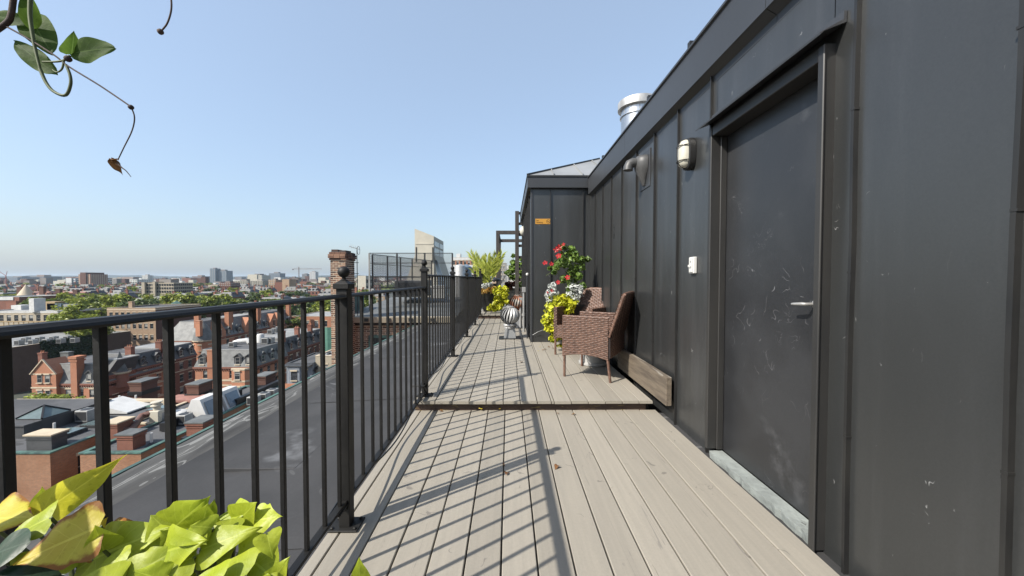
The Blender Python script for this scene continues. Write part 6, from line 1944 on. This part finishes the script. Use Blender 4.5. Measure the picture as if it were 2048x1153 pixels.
# ---------------------------------------------------------------- trees
def tree_meshes(seed, m, R_=4.5, H=9.0, n=38, per=60, ls=.55):
    r_ = random.Random(seed); mb = MB()
    cs = []
    for _ in range(n):
        d = Vector((r_.gauss(0, 1), r_.gauss(0, 1), r_.gauss(0, .8))).normalized() * (r_.random() ** .45)
        cs.append((Vector((d.x * R_, d.y * R_, H + d.z * R_ * .72 + (.5 if d.z > 0 else 0))), r_.uniform(.8, 1.6) * R_ / 4.5))
    for c_, rad in cs:
        leaves(mb, blob_pts(c_, (rad, rad, rad * .7), per, r_, .3), ls, r_, c_ - Vector((0, 0, .6)), .35, .6, 1.5)
    crown = mb.mesh('crown', M[m])
    mb = MB()
    mb.tube([(0, 0, 0), (.1, .05, H * .3), (.05, .1, H * .62), (0, 0, H)], [.42, .34, .25, .08], 8)
    for k in range(6):
        t_ = k * 1.05 + r_.random()
        mb.tube([(.05, .05, H * (.42 + .05 * k)), (math.cos(t_) * R_ * .4, math.sin(t_) * R_ * .4, H * (.62 + .05 * k)), (math.cos(t_) * R_ * .75, math.sin(t_) * R_ * .75, H * (.78 + .05 * k))], [.18, .12, .04], 6)
    return crown, mb.mesh('trunk', M['bark'])
TM = [tree_meshes(i, m_) for i, m_ in enumerate(('tree_a', 'tree_b', 'tree_c', 'tree_a', 'tree_c'))]
def tree(label, x, y, ztop, R_, k, group, flat=1.0):
    t = thing('tree', label, 'tree', (x, y, GZ), group=group)
    cr, tk = TM[k % len(TM)]
    s = R_ / 4.5
    h = (ztop - GZ)
    o = link('crown', cr, t, (0, 0, h - 9 * s * flat - 4.5 * s * .72 * flat - .6)); o.scale = (s, s, s * flat); o.rotation_euler = (0, 0, k * 1.7 + x)
    o2 = link('trunk', tk, t, (0, 0, 0)); o2.scale = (s, s, (h - 2) / 10.5)
    return t
mid_trees = [(75, 592, 190, 9, 3, 'olive green tree beside the red brick warehouse'), (100, 594, 205, 8, 0, 'olive tree behind the white building, right of the first'), (150, 601, 175, 9, 1, 'bright green tree right of the white building'), (185, 594, 200, 9, 0, 'tree in the middle of the green row behind the railing'), (218, 598, 182, 9, 1, 'bright green tree above the near railing'), (245, 598, 185, 10, 1, 'broad bright tree behind the tan apartment block'), (280, 600, 180, 9, 4, 'dark tree above the tan apartment block'), (150, 614, 138, 7, 1, 'bright green tree beside the long dark building'), (174, 632, 124, 5.5, 1, 'bright tree at the end of the long dark building'),
    (322, 598, 195, 9, 3, 'tree rising behind the brown block'), (345, 594, 200, 10, 1, 'bright tree right of the brown block'), (372, 595, 200, 10, 1, 'tree in the row left of the glass towers'), (400, 596, 205, 10, 3, 'tree in the row under the skyline, middle'), (425, 598, 210, 9, 1, 'tree in the row under the skyline, right end'), (546, 600, 150, 8, 2, 'dark tree behind the twin gables'), (555, 606, 175, 8, 0, 'green tree between gables and orange block'), (562, 618, 145, 7.5, 3, 'leafy tree left of the orange block'), (525, 610, 190, 7, 4, 'dark tree behind the tall brick chimneys'), (625, 612, 200, 8, 3, 'tree behind the orange flat roofed block'), (650, 618, 190, 8, 0, 'tree beside the brick chimney'), (606, 606, 230, 8, 2, 'dark tree above the orange block'), (722, 575, 120, 5, 3, 'tree between brick chimney and mesh screen'), (655, 598, 260, 8, 2, 'dark tree left of the brick chimney, further off')]
for k, px in enumerate(range(128, 470, 21)):
    mid_trees.append((px + (k * 7) % 9, 592 + (k * 5) % 6, 232 + (k * 11) % 30, 10.5, (1, 0, 3, 1, 2)[k % 5], ('first', 'second', 'third', 'fourth', 'fifth', 'sixth', 'seventh', 'eighth', 'ninth', 'tenth', 'eleventh', 'twelfth', 'thirteenth', 'fourteenth', 'fifteenth', 'sixteenth', 'seventeenth')[k] + ' tree from the left in the long green belt under the skyline'))
for px, py, d, R_, k, lab in mid_trees:
    tree(lab, X_at(px, d), d, Z_at(py, d), R_, k, 'trees among the houses')
tree('low bright tree crown above the stone balustrade', X_at(62, 56), 56, Z_at(786, 56), 3.6, 1, 'trees among the houses', .6)
tree('low bright tree crown above the stone balustrade, right one', X_at(105, 57), 57, Z_at(789, 57), 3.2, 1, 'trees among the houses', .6)
tree('low bright tree crown above the stone balustrade, middle one', X_at(84, 54), 54, Z_at(787, 54), 3.0, 1, 'trees among the houses', .6)

# ---------------------------------------------------------------- far houses and trees
rf = random.Random(21)
def far_house_protos():
    out = []
    for k, (wm, rm_, w_, h_) in enumerate((('br_red', 'slate_dark', 8, 3), ('br_orange', 'flatroof_light', 9, 1), ('br_brown', 'slate', 10, 3.5), ('br_red', 'flatroof', 14, .8), ('cream', 'flatroof_light', 16, 1), ('br_tan', 'slate_dark', 12, 3), ('br_orange', 'slate_pink', 9, 5), ('br_brown', 'flatroof_dark', 11, 1))):
        dp = 14; H = 14
        mb = MB().box(-w_ / 2, w_ / 2, 0, dp, 0, H)
        wl = mb.mesh('wall', M[wm])
        mb = MB(); i = 1.5 if h_ > 2 else .2
        if h_ < 4.5:
            mb.add([(-w_ / 2 - .2, -.2, H + .01), (w_ / 2 + .2, -.2, H + .01), (w_ / 2 + .2, dp, H + .01), (-w_ / 2 - .2, dp, H + .01), (-w_ / 2 + i, i, H + h_), (w_ / 2 - i, i, H + h_), (w_ / 2 - i, dp - i, H + h_), (-w_ / 2 + i, dp - i, H + h_)], [(0, 1, 5, 4), (1, 2, 6, 5), (2, 3, 7, 6), (3, 0, 4, 7), (4, 5, 6, 7)])
        else:
            mb.add([(-w_ / 2 - .2, -.2, H + .01), (w_ / 2 + .2, -.2, H + .01), (w_ / 2 + .2, dp, H + .01), (-w_ / 2 - .2, dp, H + .01), (0, -.2, H + h_), (0, dp, H + h_)], [(0, 1, 4), (1, 2, 5, 4), (2, 3, 5), (3, 0, 4, 5)])
        rfm = mb.mesh('roof', M[rm_])
        mb = MB()
        for j in range(2 + k % 2):
            cx = -w_ / 2 + .9 + j * (w_ - 1.8) / (1 + k % 2); cy = 2.5 + 4 * (j % 2)
            mb.box(cx - .6, cx + .6, cy - .4, cy + .4, H - .5, H + h_ + 1.3)
            mb.box(cx - .72, cx + .72, cy - .52, cy + .52, H + h_ + 1.3, H + h_ + 1.5)
        chm = mb.mesh('chimney', M['br_brown' if k % 2 else 'br_red'])
        mb = MB()
        nc = int(w_ / 2.6)
        for fl in range(4):
            for c in range(nc):
                x = -w_ / 2 + (c + .5) * w_ / nc
                mb.box(x - .55, x + .55, -.06, -.005, H - 2.8 - fl * 3.4, H - .9 - fl * 3.4)
            for c in range(3):
                y = 2.5 + c * 4.3
                mb.box(w_ / 2 + .005, w_ / 2 + .06, y - .55, y + .55, H - 2.8 - fl * 3.4, H - .9 - fl * 3.4)
        if 2 < h_ < 4.5:
            for c in range(nc):
                x = -w_ / 2 + (c + .5) * w_ / nc
                mb.box(x - .6, x + .6, .15, 1.2, H + .5, H + 2.3)
        wnm = mb.mesh('windows', M['pane'])
        out.append((wl, rfm, chm, wnm, w_))
    return out
FH = far_house_protos()
FLAB = ['distant red brick row house with dark mansard roof', 'distant orange brick row house with pale flat roof', 'distant brown brick row house with grey mansard roof', 'distant wide red brick house with flat roof', 'distant cream building with pale flat roof', 'distant tan brick house with dark mansard roof', 'distant orange brick house with pink pitched roof', 'distant brown brick house with dark flat roof']
nfh = 0
LMK = ((70, 'under the red crane'), (130, 'left of the brick tower'), (205, 'below the brick tower'), (280, 'right of the brick tower'), (350, 'near the cream block'), (415, 'left of the glass towers'), (470, 'below the glass towers'), (530, 'below the beige block'), (590, 'below the grey tower'), (650, 'below the long crane'), (9999, 'beside the brick chimney'))
def lmk(px, d):
    return next(b for a, b in LMK if px < a) + (', nearer row' if d < 340 else (', middle row' if d < 520 else ', farther row'))
for d in (205, 245, 290, 335, 385, 440, 500, 570, 650, 740):
    px = -30.0
    while px < 735:
        x = X_at(px, d)
        k = rf.choice((0, 0, 1, 2, 2, 2, 3, 5, 5, 7, 7, 4, 4, 6))
        wl, rfm, chm, wnm, w_ = FH[k]
        sx = 1.0 + d / 900
        step = (w_ * sx + .3) * 740 / d
        skip = (d < 260 and (px < 160 or 205 < px < 400 or 560 < px < 700)) or (d < 220)
        gap = rf.random() < .22
        if not skip and not gap and nfh < 290:
            top = -9.5 - 4.5 * rf.random() + (d - 300) * .004
            t = thing('row_house', FLAB[k].replace(' building', ' block').replace('distant ', '').replace(' row house', ' house').replace(' brick', '') + ' ' + lmk(px, d), 'house', (x + w_ * sx / 2, d + rf.uniform(-6, 6), GZ), group='distant brick row houses')
            s = (top - GZ) / 17.0
            for nm, me_ in (('wall', wl), ('roof', rfm), ('chimney', chm), ('windows', wnm)):
                o = link(nm, me_, t); o.scale = (sx, 1, s)
                if nm == 'windows': o['kind'] = 'stuff'
            nfh += 1
        px += step
TL = ['distant mid green tree among the row houses', 'distant bright green tree among the row houses', 'distant dark green tree among the row houses', 'distant mid green tree among the row houses', 'distant dark green tree among the row houses']
for _ in range(150):
    d = rf.choice((225, 268, 312, 360, 412, 470, 535, 610, 700, 800, 900))
    px = rf.uniform(-20, 740)
    if d < 260 and (px < 160 or 200 < px < 300): continue
    k = rf.randrange(5)
    tree(TL[k].replace(' among the row houses', ' ') + lmk(px, d), X_at(px, d), d + rf.uniform(-4, 4), -13 + rf.uniform(-3, 2.5) + d * .004, 7 + d * .008, k, 'distant trees among the row houses', .8)

same = {}
for o in COL.objects:
    if o.get('group') in ('distant brick row houses', 'distant trees among the row houses'):
        same.setdefault(o['label'], []).append(o)
ORD = ('leftmost', 'second from left', 'third from left', 'fourth from left', 'fifth from left', 'sixth from left', 'seventh from left')
for lab, os_ in same.items():
    if 1 < len(os_) <= 7:
        for k, o in enumerate(sorted(os_, key=lambda q: q.location.x / q.location.y)):
            o['label'] = lab + ', ' + ORD[k]

# ---------------------------------------------------------------- skyline
def slab(name, label, px0, px1, pyt, d, m, dep=None, grid=None, extra=(), cat='tower'):
    x0, x1 = X_at(px0, d), X_at(px1, d); zt = Z_at(pyt, d)
    t = thing(name, label, cat, ((x0 + x1) / 2, d, GZ))
    dep = dep or (x1 - x0)
    MB().box(x0, x1, d, d + dep, GZ, zt).build('wall', M[m], t)
    MB().box(x0 + (x1 - x0) * .3, x1 - (x1 - x0) * .3, d + dep * .3, d + dep * .7, zt, zt + (x1 - x0) * .08 + 1).build('roof_cabin', M['far_wall'], t)
    if grid:
        nc, nr, gm = grid
        mb = MB(); cw = (x1 - x0) / nc; rh = (zt + 12) / nr if zt > -8 else 4
        for i in range(nc):
            for j in range(nr):
                z = zt - rh * (j + .85)
                mb.box(x0 + cw * (i + .2), x0 + cw * (i + .8), d - .25, d - .01, z, z + rh * .55)
        for j in range(nr):
            for i in range(max(2, int(dep / cw))):
                z = zt - rh * (j + .85)
                mb.box(x1 + .01, x1 + .25, d + cw * (i + .2), d + cw * (i + .8), z, z + rh * .55)
        tag(mb.build('windows', M[gm], t), kind='stuff')
    for (a, b, yt, m2) in extra:
        MB().box(X_at(a, d), X_at(b, d), d - 2, d + dep, GZ, Z_at(yt, d)).build('wing', M[m2], t)
    return t
slab('brick_tower', 'tall red brown apartment tower on the left skyline', 157, 181, 549, 700, 'br_red', 30, (6, 11, 'stone'), extra=((163, 174, 545.5, 'br_brown'),))
slab('glass_building', 'low blue and white building left of the brick tower', 131, 152, 557, 800, 'blueglass', 40, (3, 3, 'white'), extra=((134, 145, 556.5, 'white'),), cat='building')
slab('office_slab', 'long grey office slab on the far left skyline', 51, 88, 553.5, 1500, 'far_wall', 60, (10, 3, 'blueglass'), extra=((51, 63, 555, 'br_tan'),))
slab('grey_block', 'grey block at the far left beside the red crane', 17, 35, 555, 1300, 'grey_paint', 60, (6, 3, 'blueglass'), cat='building')
slab('white_tower', 'slim white tower on the skyline right of the brick tower', 284, 296, 551, 1200, 'white', 18, (4, 8, 'pane'))
slab('white_shed', 'long low white building right of the brick tower', 187, 207, 559, 900, 'white', 40, (5, 2, 'pane'), cat='building')
slab('white_shed', 'long low white building under the hills', 217, 274, 559.5, 1000, 'white', 40, (12, 2, 'pane'), cat='building')
slab('cream_block', 'cream apartment block with many windows right of the white tower', 287, 347, 566, 330, 'cream', 20, (12, 3, 'pane'), extra=((287, 293, 565, 'cream'), (309, 314, 564, 'cream')), cat='building')
slab('glass_tower', 'tall blue glass tower on the skyline, left of its wider twin', 420, 431, 537.5, 1300, 'blueglass', 24, (3, 12, 'ac'))
slab('glass_tower', 'wide blue glass tower on the middle skyline', 431.2, 453, 542, 1310, 'blueglass', 30, (7, 10, 'ac'))
slab('beige_block', 'beige stepped block on the skyline right of the glass towers', 495, 524, 551, 1100, 'concrete', 40, (9, 5, 'pane'), extra=((497, 515, 549.5, 'concrete'),))
slab('grey_tower', 'grey blue tower block left of the long crane', 538, 560, 547, 1250, 'grey_paint', 30, (8, 7, 'blueglass'))
slab('grey_office', 'pale office block with square windows under the beige block', 468, 495, 562, 720, 'concrete', 26, (8, 4, 'pane'), cat='building')
slab('pale_office', 'second pale office block under the grey tower', 501, 525, 562, 700, 'concrete', 26, (7, 4, 'pane'), cat='building')
slab('tan_tower_pair', 'tan brick towers standing before the wood', 537, 551, 560, 480, 'br_tan', 14, (3, 5, 'pane'), extra=((566, 580, 559, 'br_tan'), (551, 566, 565, 'br_red')), cat='building')
slab('white_highrise', 'slim white high rise right of the long crane', 619, 631, 544, 1500, 'white', 24, (4, 10, 'grey_paint'))
slab('grey_highrise', 'low grey high rise beside the slim white one', 604, 614, 548.5, 1550, 'far_wall', 24, (4, 8, 'blueglass'))
slab('red_block', 'dark red brick block under the glass towers', 437, 461, 566, 520, 'br_red', 18, (6, 3, 'pane'), extra=((418, 437, 570, 'cream'),), cat='building')
slab('grey_block', 'grey hospital block left of the glass towers', 384, 404, 553, 1400, 'far_wall', 40, (6, 4, 'blueglass'), cat='building')
slab('domed_hall', 'pale classical hall with low dome between chimney and mesh screen', 712, 737, 556, 420, 'concrete', 16, (5, 2, 'pane'), extra=((717, 733, 552, 'concrete'),), cat='building')
# cranes
def crane(label, px, pyt, d, j0, j1, pyj, m, luff=False):
    x = X_at(px, d); zt = Z_at(pyt, d)
    t = thing('tower_crane', label, 'crane', (x, d, GZ), group='tower cranes on the skyline')
    wd = 1.1 * d / 1500
    mb = MB()
    for sx in (-wd, wd):
        for sy in (-wd, wd):
            mb.bar((x + sx, d + sy, GZ), (x + sx, d + sy, zt), wd * .5, wd * .5)
    z = GZ
    while z < zt - 2 * wd:
        mb.bar((x - wd, d - wd, z), (x + wd, d - wd, z + 2 * wd), wd * .35, wd * .35); mb.bar((x + wd, d - wd, z), (x - wd, d - wd, z + 2 * wd), wd * .35, wd * .35)
        z += 2 * wd
    mb.build('mast', M[m], t)
    if not luff:
        zj = Z_at(pyj, d)
        a, b = X_at(j0, d), X_at(j1, d)
        mb = MB()
        for dz in (0, 2 * wd): mb.bar((a, d, zj + dz), (b, d, zj + dz), wd * .5, wd * .5)
        k = a
        while k < b - 2 * wd:
            mb.bar((k, d, zj), (k + wd, d, zj + 2 * wd), wd * .3, wd * .3); mb.bar((k + wd, d, zj + 2 * wd), (k + 2 * wd, d, zj), wd * .3, wd * .3); k += 2 * wd
        mb.build('jib', M[m], t)
        mb = MB()
        mb.bar((x, d, zt), (a + (x - a) * .2, d, zj + 2 * wd), wd * .25, wd * .25); mb.bar((x, d, zt), (x + (b - x) * .6, d, zj + 2 * wd), wd * .25, wd * .25)
        mb.build('tie_rope', M['ac_dark'], t)
        MB().box(a, a + 5 * wd, d - wd, d + wd, zj - 3 * wd, zj).build('counterweight', M['ac_dark'], t)
    else:
        mb = MB()
        mb.bar((x, d, Z_at(552, d)), (X_at(j0, d), d, Z_at(pyj, d)), wd * 1.2, wd * 1.2); mb.bar((x, d, Z_at(552, d)), (X_at(j1, d), d, Z_at(543, d)), wd, wd)
        mb.build('jib', M[m], t)
crane('grey tower crane with long level jib over the skyline', 598, 534.5, 1450, 585, 644, 539, 'far_wall')
crane('red luffing crane at the left edge of the skyline', 12, 552, 900, -2, 15, 543, 'red_steel', True)

# far mass of city, and hills
mb = MB()
for _ in range(1500):
    d = 820 * (4.2 ** rf.random())
    px = rf.uniform(-60, 1080)
    w_ = rf.uniform(8, 30) * (d / 1200); h = rf.uniform(8, 17) + (rf.random() ** 6) * 22
    x = X_at(px, d)
    mb.mi = rf.choice((0, 0, 1, 2, 3, 3, 4))
    mb.box(x, x + w_, d, d + w_, GZ, GZ + h + (d - 800) * .004)
tag(mb.build('distant_city', [M['far_wall'], M['br_red'], M['white'], M['br_brown'], M['concrete']], None), 'distant mass of low city buildings under the hills', 'buildings', kind='stuff')
mb = MB()
for _ in range(2600):
    d = 760 * (5.0 ** rf.random())
    px = rf.uniform(-60, 1100)
    x = X_at(px, d); s = rf.uniform(6, 12) * (d / 1000) ** .6
    h = rf.uniform(9, 17)
    n_ = 7
    mb.mi = rf.choice((0, 1, 2, 2))
    for q in range(3):
        ox, oy, oz = rf.uniform(-s, s), rf.uniform(-s, s), rf.uniform(-2, 3)
        mb.lathe((x + ox, d + oy, GZ), [(s * .7, 2), (s * rf.uniform(.8, 1.1), h * .5), (s * .7, h * .85 + oz), (s * .2, h + oz)], n_)
tag(mb.build('distant_trees', [M['tree_a'], M['tree_b'], M['tree_c']], None, smooth=30), 'distant belt of tree tops between the far buildings', 'trees', kind='stuff')
hl = struct('hills', (0, 5200, GZ))
for d, base_py, amp, seed in ((4300, 555.2, 1.6, 1), (5600, 552.8, 2.2, 2)):
    r_ = random.Random(seed); mb = MB(); xs_ = []
    ph = [r_.uniform(0, 6) for _ in range(4)]
    n = 220
    for i in range(n + 1):
        px = -700 + i * 3100 / n
        x = (px - 1017) * d / 740
        py = base_py - amp * 1.25 * (.5 * math.sin(px * .011 + ph[0]) + .3 * math.sin(px * .031 + ph[1]) + .2 * math.sin(px * .09 + ph[2])) - r_.uniform(0, .25)
        z = 1.12 + (557 - py) * d / 740
        mb.v += [(x, d, GZ - 5), (x, d, z), (x, d + 700, z - 25), (x, d + 900, GZ - 5)]
    for i in range(n):
        for j in range(3):
            mb.f.append((i * 4 + j, i * 4 + j + 1, i * 4 + j + 5, i * 4 + j + 4)); mb.m.append(0)
    mb.build('hill', M['hill'], hl, smooth=60)

# ================================================================== HAZE
m = bpy.data.materials.new('haze'); m.use_nodes = True
t = m.node_tree; t.nodes.clear()
o = t.nodes.new('ShaderNodeOutputMaterial'); v = t.nodes.new('ShaderNodeVolumePrincipled')
v.inputs['Color'].default_value = (.70, .84, 1.0, 1)
v.inputs['Density'].default_value = 0.00006
v.inputs['Anisotropy'].default_value = 0.2
t.links.new(v.outputs[0], o.inputs['Volume'])
hz = MB().box(-9000, 9000, -600, 9000, GZ - 8, 62).build('haze', m, None)
hz['kind'] = 'stuff'
